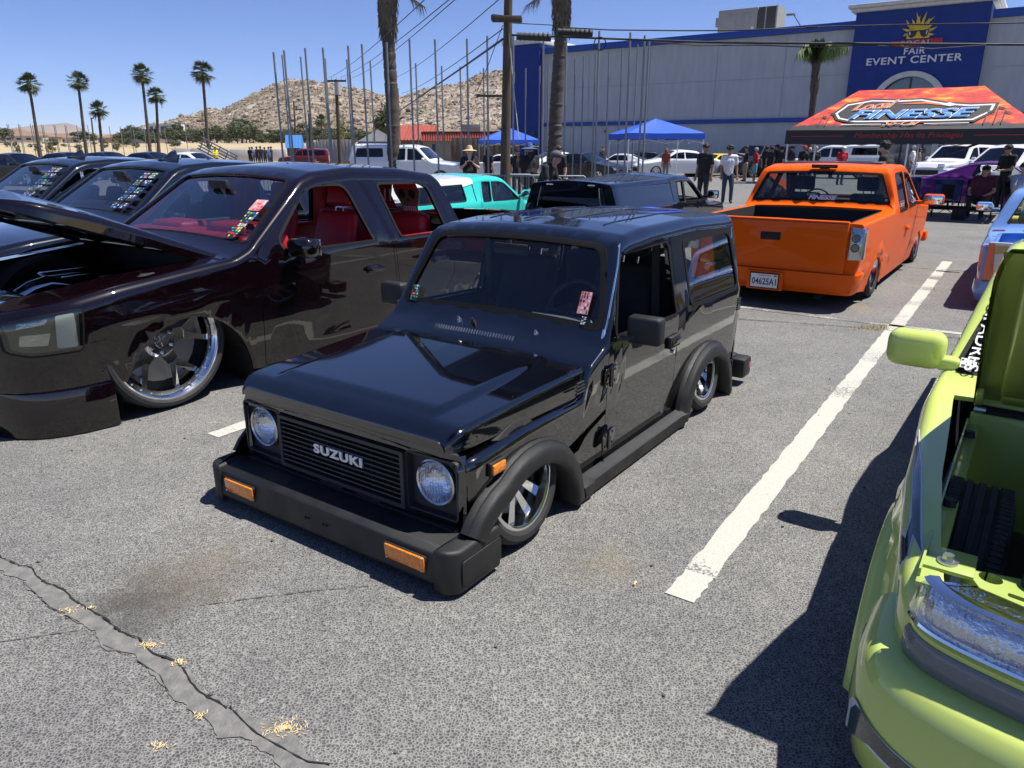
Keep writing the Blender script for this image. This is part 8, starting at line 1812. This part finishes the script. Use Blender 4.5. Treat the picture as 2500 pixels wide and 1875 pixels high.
# ------------------------------------------------------------------ camp chairs and the seated pair
CHB = mat('blue_chair_cloth', (.035, .06, .17), .85, bump=.3, bscale=30)
def camp_chair(label, loc, rot, m, mesh_back=True):
    e = empty('camp_chair', label, 'chair', loc, rot); b = MB()
    V = [(.22, -.27, .43), (.22, .27, .43), (-.2, .25, .38), (-.2, -.25, .38), (0, 0, .36)]; b.add(V, [(0, 1, 4), (1, 2, 4), (2, 3, 4), (3, 0, 4)], m); b.build('seat', m, e, 60)
    b = MB(); bk = lambda y, z: (-.2 - (z - .4) * .22, y, z)
    for y0, y1 in ((-.27, -.13), (.13, .27)): b.add([bk(y0 * .95, .42), bk(y1 * .95, .42), bk(y1 * 1.15, .9), bk(y0 * 1.15, .92)], [(0, 1, 2, 3)], m)
    b.add([bk(-.31, .80), bk(.31, .80), bk(.31, .93), bk(-.31, .93)], [(0, 1, 2, 3)], m); b.build('backrest', m, e, 0)
    b = MB(); b.add([(-.205 - .0, -.13, .45), (-.205, .13, .45), (-.285, .15, .80), (-.285, -.15, .80)], [(0, 1, 2, 3)], BLACK); b.build('mesh_panel', BLACK, e, 0)
    for s_ in (-1, 1):
        for a, c in (((.22, .27 * s_, .43), (-.25, .28 * s_, .02)), ((-.2, .27 * s_, .40), (.26, .29 * s_, .02)), ((-.22, .29 * s_, .05), (-.31, .31 * s_, .92)), ((.22, .28 * s_, .43), (.24, .29 * s_, .60))): MB().cyl(a, c, .010, None, 6, BLACK).build('leg', BLACK, e)
        b = MB(); b.box((.0, .30 * s_, .615), (.46, .05, .015), m, bev=.005); b.build('armrest', m, e)
    for a, c in (((.22, -.27, .43), (.26, .27, .04)), ((.22, .27, .43), (.26, -.27, .04))): MB().cyl(a, c, .009, None, 6, BLACK).build('brace', BLACK, e)
    return e
fc = ROT_NEAR
camp_chair('empty blue camp chair with dark mesh back beside the seated woman', L(-18.55, .42), fc + .15, CHB); c1 = L(-18.35, 1.15); c2 = L(-18.0, 2.0)
camp_chair('dark camp chair under the seated woman in maroon', c1, fc + .1, BLACK); camp_chair('dark camp chair under the seated man in grey blue', c2, fc + .35, BLACK); camp_chair('second blue camp chair beside the purple coupe', L(-19.5, -.35), fc + .9, CHB)
e, v, hd = person('seated woman in maroon printed tee and black cap under the canopy', c1 + LX * .0 + Vector((0, 0, .02)), fc - .15, 1.66, 'maroon', 'black', skin=0, hair='red', hairlen='long', pose='sit', hat=('cap', CAPB), build=1.55, detail=.02); place_text('lettering', 'Membership', mat('tee_print', (.5, .42, .38), .8), e, (.165, 0, .60), (0, 1, 0), (-.2, 0, 1), .05, width=.2)
person('seated man in grey blue tee and khaki shorts under the canopy', c2 + Vector((0, 0, .02)), fc + .75, 1.76, 'sky', 'khaki', skin=0, hair='grey', pose='sit', hat=('cap', CAPB), build=1.4, shorts=True, shoe='white', detail=.02)
b = MB(); b.box((0, 0, .14), (.2, .3, .28), CL['black'], bev=.03); b.tube([(0, -.08, .28), (0, -.06, .40), (0, .06, .40), (0, .08, .28)], .008, 6, CL['black']); o = b.build('tote_bag', CL['black'], None, 50, L(-17.95, .78)); tag(o, 'dark tote bag on the asphalt beside the seated woman', 'bag')

# ------------------------------------------------------------------ distant vehicles
def far_car(kind, label, loc, rot, pm, wheels='plain', gl=None, group=None, s=1.0, name=None):
    gl = gl or glass('far_dark_glass', (.03, .035, .04), 1.1); k = dict(dx=.14, seals=False, wells=True, handles=False, gl=gl, gls=[gl])
    if kind == 'sedan':
        car, B = vehicle(name or 'parked_sedan', label, 'car', loc, rot, pm, [(-2.4, .92), (-2.0, 1.02), (-1.55, 1.06), (-.95, 1.40), (-.2, 1.46), (.25, 1.42), (1.05, 1.0), (1.3, .96), (2.1, .84), (2.4, .62)], [(-2.4, .72), (-2.1, .86), (1.8, .88), (2.2, .80), (2.4, .62)], .2, .92, -2.38, 2.38, arches=[(-1.35, .1, .36, .44), (1.4, .1, .36, .44)], wins=[rpoly([(-.2, .96), (-.2, 1.36), (.22, 1.33), (.92, .98)], .05), rpoly([(-1.22, .98), (-.85, 1.32), (-.26, 1.37), (-.26, .96)], .06)], ws=(.28, 1.02, .93, .95), rwin=(-1.5, -.95, .93, .92), tumble=.42, under=.08, r=.12, crown=.05, **k); ax = (-1.35, 1.4, .32, .75)
    elif kind == 'suv':
        car, B = vehicle(name or 'parked_suv', label, 'suv', loc, rot, pm, [(-2.5, 1.1), (-2.42, 1.6), (-2.25, 1.80), (0, 1.86), (.4, 1.8), (1.0, 1.2), (1.15, 1.14), (2.2, 1.05), (2.45, .8)], [(-2.5, .85), (-2.3, .95), (2.0, .97), (2.45, .75)], .3, 1.1, -2.48, 2.42, arches=[(-1.45, .15, .42, .5), (1.5, .15, .42, .5)], wins=[rpoly([(.05, 1.16), (.05, 1.68), (.38, 1.68), (.86, 1.17)], .05), rpoly([(-.9, 1.16), (-.9, 1.68), (-.03, 1.69), (-.03, 1.16)], .05), rpoly([(-2.2, 1.18), (-2.1, 1.64), (-1.0, 1.67), (-1.0, 1.17)], .07)], ws=(.44, .98, .93, .95), rwin=(-2.44, -2.3, .85, .85), tumble=.3, under=.06, r=.12, crown=.04, **k); ax = (-1.45, 1.5, .38, .82)
    elif kind == 'topper':
        car, B = vehicle(name or 'topper_pickup', label, 'pickup truck', loc, rot, pm, [(-2.7, 1.1), (-2.62, 1.72), (-2.4, 1.86), (-.9, 1.84), (-.6, 1.80), (.2, 1.82), (.55, 1.74), (1.15, 1.2), (1.3, 1.14), (2.4, 1.05), (2.7, .8)], [(-2.7, .84), (-2.5, .9), (2.2, .92), (2.7, .72)], .38, 1.12, -2.68, 2.66, arches=[(-1.6, .2, .44, .52), (1.65, .2, .44, .52)], wins=[rpoly([(.12, 1.16), (.1, 1.64), (.5, 1.62), (1.02, 1.16)], .05), rpoly([(-.7, 1.16), (-.6, 1.64), (.02, 1.65), (.03, 1.16)], .05), rpoly([(-2.35, 1.28), (-2.3, 1.66), (-1.05, 1.66), (-1.0, 1.28)], .08)], ws=(.6, 1.12, .93, .95), rwin=(-2.66, -2.52, .85, .8), tumble=.28, under=.05, r=.10, crown=.04, **k); ax = (-1.6, 1.65, .39, .8)
        for sd in (1, -1): MB().box((-2.66, .82 * sd, .95), (.08, .14, .32), REDL, bev=.02).build('tail_lamp', REDL, car)
    elif kind == 'pickup':
        car, B = vehicle(name or 'lowered_pickup', label, 'pickup truck', loc, rot, pm, [(-2.5, .82), (-.8, .83), (-.72, .9), (-.6, 1.26), (-.45, 1.33), (.2, 1.33), (.4, 1.28), (.95, .88), (1.1, .84), (2.0, .78), (2.35, .6)], [(-2.5, .82), (-2.3, .85), (1.9, .85), (2.35, .72)], .14, .8, -2.46, 2.32, arches=[(-1.5, .02, .38, .42), (1.4, .02, .38, .42)], wins=[rpoly([(-.5, .86), (-.42, 1.25), (.36, 1.23), (.82, .86)], .05)], ws=(.42, .92, .93, .95), rwin=(-.73, -.62, .85, .85), cuts=[(-2.35, -.85, .84, .84)], tumble=.35, under=.05, r=.08, crown=.03, **k); ax = (-1.5, 1.4, .31, .74)
        bed_box(car, -2.34, -.86, .7, .4, .81, BED)
    elif kind == 'coupe':
        car, B = vehicle(name or 'classic_coupe', label, 'car', loc, rot, pm, [(-2.75, .80), (-2.0, .88), (-1.75, .90), (-.75, 1.28), (-.3, 1.34), (.2, 1.32), (.85, .92), (1.0, .90), (2.4, .84), (2.65, .7)], [(-2.75, .84), (-2.5, .93), (2.3, .94), (2.65, .86)], .18, .86, -2.72, 2.62, arches=[(-1.5, .05, .36, .4), (1.55, .05, .38, .42)], wins=[rpoly([(-.65, .92), (-.55, 1.24), (.2, 1.24), (.7, .92)], .04)], ws=(.24, .82, .93, .95), rwin=(-1.7, -.8, .88, .84), tumble=.4, under=.05, r=.06, crown=.03, **k); ax = (-1.5, 1.55, .32, .8)
    for sd in (1, -1):
        for x in ax[:2]: wheel(car, x, ax[3] * sd, ax[2], ax[2] * .66, .22, wheels, CHROME, detail=0)
        mirror_part(car, pm, {'sedan': .75, 'suv': .75, 'topper': .9, 'pickup': .7, 'coupe': .6}[kind], .86 if kind != 'suv' else .95, {'sedan': .98, 'suv': 1.2, 'topper': 1.2, 'pickup': .9, 'coupe': .93}[kind], sd, (.1, .18, .13), .04)
        fx = {'sedan': 2.28, 'suv': 2.36, 'topper': 2.58, 'pickup': 2.25, 'coupe': 2.6}[kind]; b = MB(); b.box((fx, .62 * sd, .66 if kind not in ('suv', 'topper') else .92), (.14, .28, .13), REFL, bev=.03); b.build('headlight', REFL, car)
    b = MB(); b.box((0, 0, .28), (3.9, 1.4, .16), BLACK); b.build('underbody', BLACK, car)
    b = MB(); x = {'sedan': 2.36, 'suv': 2.42, 'topper': 2.64, 'pickup': 2.3, 'coupe': 2.62}[kind]; b.box((x, 0, .42 if kind not in ('suv', 'topper') else .6), (.1, 1.3, .22), TRIM if kind != 'coupe' else CHROME, bev=.03); b.build('front_bumper', None, car)
    car.scale = (s, s, s); return car, B
DKP = paint('dark_grey_paint', (.012, .013, .016), rough=.3); DBP = paint('dark_blue_paint', (.01, .016, .035), rough=.3); REDP = paint('maroon_paint', (.16, .008, .012), rough=.3); YEL = paint('yellow_paint', (.72, .52, .01), rough=.3); PUR = paint('purple_paint', (.10, .02, .20), flake=(.4, .1, .5), rough=.3)
def pr(px, Y): p = at(px, 370, Y); return (p.x, Y, 0)
for i, (px, Y, pm, lb, rt) in enumerate(((38, 36, DKP, 'dark sedan in the far left row, nearest the raised black bonnet', 0), (170, 42, DKP, 'charcoal sedan behind the shark fin aerial', 0), (262, 46, DBP, 'dark blue sedan parked beside the charcoal sedan', 0), (372, 45, DBP, 'dark sedan parked before the palm pair', 0), (470, 43, WH, 'white sedan at the end of the far left row', 0))): far_car('sedan', lb, pr(px, Y), R(-18), pm, group=None)
far_car('suv', 'maroon red wagon parked by the blue roofed kiosk', pr(742, 66), R(186), REDP, s=.86)
far_car('topper', 'white pickup with a white topper beside the dark grey canopy', pr(1005, 34.5), R(-14), WH, s=1.0)
far_car('coupe', 'white classic coupe behind the nearer steel poles', pr(1515, 47), R(160), WH, wheels='five'); far_car('sedan', 'white sedan facing left in front of the hall wall', pr(1650, 46), R(190), WH, wheels='five', s=1.08); far_car('sedan', 'black sedan behind the white classic coupe', pr(1562, 55), R(185), DKP)
far_car('sedan', 'white sedan behind the right palm trunk', pr(1370, 46), R(20), WH); far_car('coupe', 'white coupe behind the utility pole with its door open', pr(1225, 44), R(170), WH, wheels='five'); far_car('sedan', 'dark green sedan right of the thick palm trunk', pr(1430, 40), R(-40), DKP)
far_car('pickup', 'yellow lowered pickup behind the white tee man', pr(1752, 48), R(205), YEL, wheels='five', gl=glass('far_clear_glass', (.25, .28, .28), 1.0)); far_car('suv', 'dark pickup nose with chrome grille behind the crowd', pr(1850, 46), R(215), DKP, wheels='five')
far_car('topper', 'white pickup parked behind the people in the canopy shade', pr(2040, 44), R(-35 + 180), WH); far_car('suv', 'white large wagon behind the purple coupe', pr(2345, 36), R(-150), WH); far_car('topper', 'white pickup at the right end beside the man in black', pr(2490, 26), R(-160), WH)
car, B = far_car('coupe', 'purple flake custom coupe with its door open behind the camp chairs', L(-22.4, 1.3), ROT_NEAR + PI / 2, PUR, wheels='five', gl=GLASS, s=1.0)
b = MB(); b.box((0, 0, 0), (1.15, .08, .62), PUR, bev=.03); dd = b.build('open_door', PUR, car, 50); dd.location = (.55, -1.28, .52); dd.rotation_euler = (0, 0, R(62))
PINK = mat('pink_stripe', (.5, .12, .4), .3, coat=1); b = MB(); b.box((0, -.045, .2), (1.1, .006, .05), PINK); b.box((0, -.045, .08), (1.0, .006, .025), mat('pale_stripe', (.5, .5, .6), .3, coat=1)); s_ = b.build('door_stripe', None, dd)
for y in (.4, -.4): seat(car, -.2, y, .3, CHB, .5, .5)

# ------------------------------------------------------------------ far buildings and yard things
TILE = mat('red_roof_tile', (.33, .07, .05), .75, var=.25, vscale=6); TAN = mat('tan_stucco', (.38, .30, .20), .9, var=.1); ROOFB = mat('brown_tile_roof', (.20, .13, .09), .9, var=.2)
def house(name, label, cpos, rot, w, d, h, rh, wall, roofm, hip=True, wins=2, ribs=False):
    e = empty(name, label, 'building', cpos, rot); b = MB(); b.box((0, 0, h / 2), (d, w, h), wall); b.build('wall', wall, e); o = .35; hw, hd = w / 2 + o, d / 2 + o; rl = max(.2, hw - hd) if hip else hw
    b = MB(); V = [(hd, -hw, h), (hd, hw, h), (-hd, hw, h), (-hd, -hw, h), (0, -rl, h + rh), (0, rl, h + rh)]; b.add(V, [(0, 1, 5, 4), (2, 3, 4, 5), (1, 2, 5), (3, 0, 4), (0, 3, 2, 1)], roofm); rf = b.build('roof', roofm, e, 0)
    if ribs:
        b = MB(); n = int(2 * hw / .38)
        for k in range(n + 1):
            y = -hw + 2 * hw * k / n; f = 1 if abs(y) < rl else max(0, (hw - abs(y)) / max(.01, hw - rl))
            for s_ in (1, -1):
                if f > .05: b.cyl((hd * s_, y, h + .04), (hd * s_ * (1 - f), y, h + .04 + rh * f), .075, None, 6, roofm)
        r2 = b.build('tile_rows', roofm, rf, 60); stuff(r2)
    for k in range(wins):
        y = -w / 2 + w * (k + .5) / wins; g = MB(); g.box((d / 2 + .02, y, h * .55), (.06, min(1.2, w / wins * .5), h * .35), mat('house_window', (.05, .06, .07), .1), bev=.01); wn = g.build('window', None, e); g = MB(); g.box((d / 2 + .04, y, h * .36), (.1, min(1.4, w / wins * .6), .08), wall); g.build('sill', wall, wn)
    return e
p = at(1018, 352, 95); house('ticket_building', 'small building with steep red tile gable roof', (p.x, 95, 0), R(-100), 4.2, 4.2, 2.45, 1.75, mat('brown_wall', (.2, .13, .09), .9), TILE, False, 1, True)
def mansard():
    Y = 88; p = at(1138, 352, Y); e = empty('tiled_shop', 'tan stucco shop with red tile mansard edge left of the hall', 'building', (p.x, Y, 0), R(-95)); w, d, h = 8.4, 6, 2.3
    b = MB(); b.box((0, 0, h / 2 + .4), (d, w, h + .8), TAN); b.build('wall', TAN, e)
    b = MB(); n = 34
    V = [(d / 2 + .5, -w / 2 - .3, h), (d / 2 + .5, w / 2 + .3, h), (d / 2 + .1, w / 2 + .2, h + .95), (d / 2 + .1, -w / 2 - .2, h + .95)]; b.add(V, [(0, 1, 2, 3)], TILE); b.box((d / 2, 0, h + .96), (.5, w + .4, .08), TILE); mr = b.build('mansard', TILE, e, 0)
    b = MB()
    for k in range(n): y = -w / 2 - .25 + (w + .5) * k / (n - 1); b.cyl((d / 2 + .52, y, h), (d / 2 + .12, y, h + .95), .06, None, 6, TILE)
    r2 = b.build('tile_rows', TILE, mr, 60); stuff(r2)
    b = MB(); V = [(d / 2 + .4, -w / 2 - .31, h), (-d / 2, -w / 2 - .31, h), (-d / 2, -w / 2 - .25, h + .9), (d / 2 + .1, -w / 2 - .25, h + .9)]; b.add(V, [(0, 1, 2, 3)], mat('brown_wall', (.2, .13, .09), .9)); b.build('side_fascia', None, e, 0)
    for k in range(4): y = -w / 2 + w * (k + .5) / 4; g = MB(); g.box((d / 2 + .03, y, 1.3), (.08, .35 if k < 2 else 1.0, 1.3), mat('house_window', (.05, .06, .07), .1), bev=.01); g.build('window', None, e)
    for k in range(5): g = MB(); g.box((d / 2 + .05, -w / 2 + w * k / 4, 1.25), (.12, .22, 2.5), TAN, bev=.02); g.build('pilaster', TAN, e)
    b = MB(); b.box((0, .6, h + 1.3), (1.2, 2.2, 1.0), STEEL, bev=.03); b.build('roof_unit', STEEL, e)
mansard()
for i, (px, py, Y, w, d, h, rh, lb) in enumerate(((40, 333, 240, 15, 10, 2.4, 1.8, 'brown roofed house at the left end behind the field'), (95, 335, 280, 13, 9, 2.4, 1.8, 'tan house with orange tile roof behind the field shrubs'), (150, 338, 330, 18, 10, 2.6, 1.8, 'long pale house behind the round dark tree'), (290, 340, 330, 14, 9, 2.6, 1.5, 'grey roofed house right of the lamp post'), (62, 342, 215, 9, 7, 1.9, 1.2, 'small tan house with brown roof at the field edge'))):
    p = at(px, 360, Y); house('house', lb, (p.x, Y, ground_z(p.x, Y)), R(-90 + 8 * i), w, d, h, rh, TAN if i % 2 else mat('pale_wall', (.5, .45, .38), .9), ROOFB, True, 4)
def office():
    Y = 300; p = at(405, 352, Y); e = empty('white_office', 'white flat roofed office block at the foot of the hill', 'building', (p.x, Y, ground_z(p.x, Y)), R(-90)); WS = mat('white_stucco', (.66, .66, .64), .8); b = MB(); b.box((0, 1, 3.6), (8, 11, 7.2), WS); b.build('wall', WS, e); b = MB(); b.box((0, -8, 2.8), (8, 14, 5.2), mat('grey_wall', (.25, .26, .28), .8)); b.build('wing', None, e)
    for k in range(5): g = MB(); g.box((4.05, -2.8 + 2 * k, 4.6), (.1, 1.1, 3.4), mat('house_window', (.05, .06, .07), .1)); g.build('window', None, e)
    for k in range(5): g = MB(); g.box((4.05, -14 + 2.7 * k, 3.4), (.1, 2.0, 1.2), mat('house_window', (.05, .06, .07), .1)); g.build('window', None, e)
office()
def kiosk():
    Y = 85; p = at(720, 360, Y); e = empty('blue_roof_kiosk', 'brown kiosk with a bright blue metal roof', 'kiosk', (p.x, Y, 0), R(-80)); e.scale = (.7, .62, .75); b = MB(); b.box((0, 0, 1.1), (2.4, 2.4, 2.2), mat('brown_block', (.14, .10, .085), .9, var=.2)); b.build('wall', None, e); RB = mat('blue_metal_roof', (.06, .22, .55), .4, .3)
    b = MB(); b.add([(1.7, -1.5, 2.1), (1.7, 1.5, 2.1), (.2, 1.4, 3.9), (.2, -1.4, 3.9), (-1.5, 1.5, 2.2), (-1.5, -1.5, 2.2)], [(0, 1, 2, 3), (2, 4, 5, 3), (1, 4, 2), (0, 3, 5)], RB); rf = b.build('roof', RB, e, 0)
    for k in range(6): b = MB(); y = -1.4 + 2.8 * k / 5; b.cyl((1.7, y * 1.05, 2.14), (.2, y, 3.94), .03, None, 5, RB); b.build('roof_seam', RB, rf)
kiosk()
# portable fence sheets, screens and barriers in the yard
FEN = mat('weathered_fence', (.28, .27, .25), .8, var=.15, vscale=3)
for i, (px, Y, w, h, m_, lb) in enumerate(((790, 80, 3.6, 2.2, FEN, 'grey corrugated screen panel behind the maroon wagon'), (820, 79, 3.4, 2.4, FEN, 'grey screen panel beside the loaded timber pole'), (1185, 52, 4.6, 2.3, mat('brown_screen', (.12, .085, .06), .9, var=.2), 'brown timber screen behind the far blue canopy'))):
    p = at(px, 370, Y); e = empty('screen_fence', lb, 'fence', (p.x, Y, 0), R(-95)); n = int(w / .35)
    for k in range(n): b = MB(); b.box((0, -w / 2 + w * (k + .5) / n, h / 2), (.05 + .03 * (k % 2), w / n * .97, h), m_, bev=.008); b.build('panel', m_, e)
def barrier(label, x, y, rot, red=False):
    e = empty('crowd_barrier', label, 'barrier', (x, y, 0), rot, 'crowd barriers behind the trucks'); b = MB(); b.tube([(0, -1.1, .15), (0, -1.1, 1.0), (0, -1.0, 1.08), (0, 1.0, 1.08), (0, 1.1, 1.0), (0, 1.1, .15)], .019, 8, STEEL); b.cyl((0, -1.1, .2), (0, 1.1, .2), .015, None, 8, STEEL); b.build('frame', STEEL, e, 60)
    for k in range(15): MB().cyl((0, -.98 + .14 * k, .2), (0, -.98 + .14 * k, 1.08), .008, None, 6, STEEL).build('bar', STEEL, e)
    for s_ in (-1, 1): b = MB(); b.box((0, .8 * s_, .03), (.6, .05, .03), STEEL); b.box((0, .8 * s_, .12), (.03, .03, .18), STEEL); b.build('foot', STEEL, e)
    return e
for k in range(4):
    p = L(-7.6, -8.6 - 2.3 * k); barrier('galvanised crowd barrier with vertical bars behind the black trucks', p.x, p.y, ROT_NEAR)
for k in range(3):
    p = at(1195 + 62 * k, 440, 18.6 - .5 * k); barrier('galvanised crowd barrier with vertical bars behind the black trucks', p.x, p.y, R(-100))
def cone(x, y, label):
    b = MB(); OR = mat('cone_orange', (.65, .09, .02), .5); b.box((0, 0, .02), (.34, .34, .04), OR, bev=.01); b.lathe([(.14, .04), (.10, .25), (.095, .28), (.03, .7), (.001, .72)], 16, 'z', m=OR); b.lathe([(.101, .28), (.078, .42)], 16, 'z', m=WHITE); o = b.build('traffic_cone', OR, None, 40, (x, y, 0)); tag(o, label, 'traffic cone')
p = at(770, 380, 64); cone(p.x, p.y, 'orange traffic cone at the nose of the maroon wagon')
def trailer():
    p = at(535, 372, 68); e = empty('ramp_trailer', 'utility trailer with its slatted ramp tilted up', 'trailer', (p.x, p.y, 0), R(0)); W2 = mat('weathered_grey_timber', (.24, .22, .2), .9); rr = Matrix.Rotation(R(28), 3, 'Y')
    for k in range(5): b = MB(); b.box(rr @ Vector((0, 0, .25 * k)) + Vector((0, -.9, .8)), (3.4, .06, .1), W2, rot=rr); b.build('rail', W2, e)
    for k in range(5): b = MB(); b.box(rr @ Vector((-1.5 + .75 * k, 0, .5)) + Vector((0, -.86, .8)), (.07, .07, 1.15), W2, rot=rr); b.build('stake', W2, e)
    b = MB(); b.box((0, 0, .8), (3.4, 1.7, .1), W2, rot=rr); b.build('deck', W2, e)
    for y in (-.8, .8): wheel(e, .3, y, .34, .2, .2, 'plain', STEEL, detail=0)
trailer()
p = at(870, 372, 50); b = MB(); b.box((0, 0, .35), (.5, 2.6, .7), WHITE, bev=.03); o = b.build('white_barrier', WHITE, None, 40, (p.x, p.y, 0)); tag(o, 'low white block barrier near the loaded timber pole', 'barrier')
# low white wall line at the foot of the field
WLL = mat('white_block_wall', (.55, .54, .52), .9, var=.15, vscale=.6)
for i, (x0, x1, Y, h) in enumerate(((560, 700, 96, 1.1), (700, 900, 100, 1.6), (420, 560, 112, 1.2))):
    a, c = at(x0, 370, Y), at(x1, 370, Y); e = empty('block_wall', ('low pale block wall behind the far standing group', 'pale yard wall behind the maroon wagon', 'low pale wall behind the yellow vest worker')[i], 'wall', ((a.x + c.x) / 2, Y, 0)); n = max(3, int((c.x - a.x) / 2.2)); w = (c.x - a.x) / n
    for k in range(n): b = MB(); b.box((-(c.x - a.x) / 2 + w * (k + .5), 0, h / 2 + .15), (w * .98, .25, h + .3), WLL, bev=.02); b.build('panel', WLL, e)

# ------------------------------------------------------------------ the dry, slightly dusty air
def haze():
    m = bpy.data.materials.new('thin_haze'); m.use_nodes = True; N, K = nodes_of(m); N.remove(N['Principled BSDF']); v = N.new('ShaderNodeVolumePrincipled'); v.inputs['Color'].default_value = (.80, .86, 1.0, 1); v.inputs['Density'].default_value = .000032; v.inputs['Anisotropy'].default_value = .2; K.new(v.outputs[0], N['Material Output'].inputs['Volume'])
    b = MB(); b.box((0, 3200, 220), (10400, 8000, 450), m); o = b.build('haze', m, smooth=0); o['kind'] = 'stuff'; o['label'] = 'thin pale haze filling the air over the whole place'; o['category'] = 'haze'
haze()
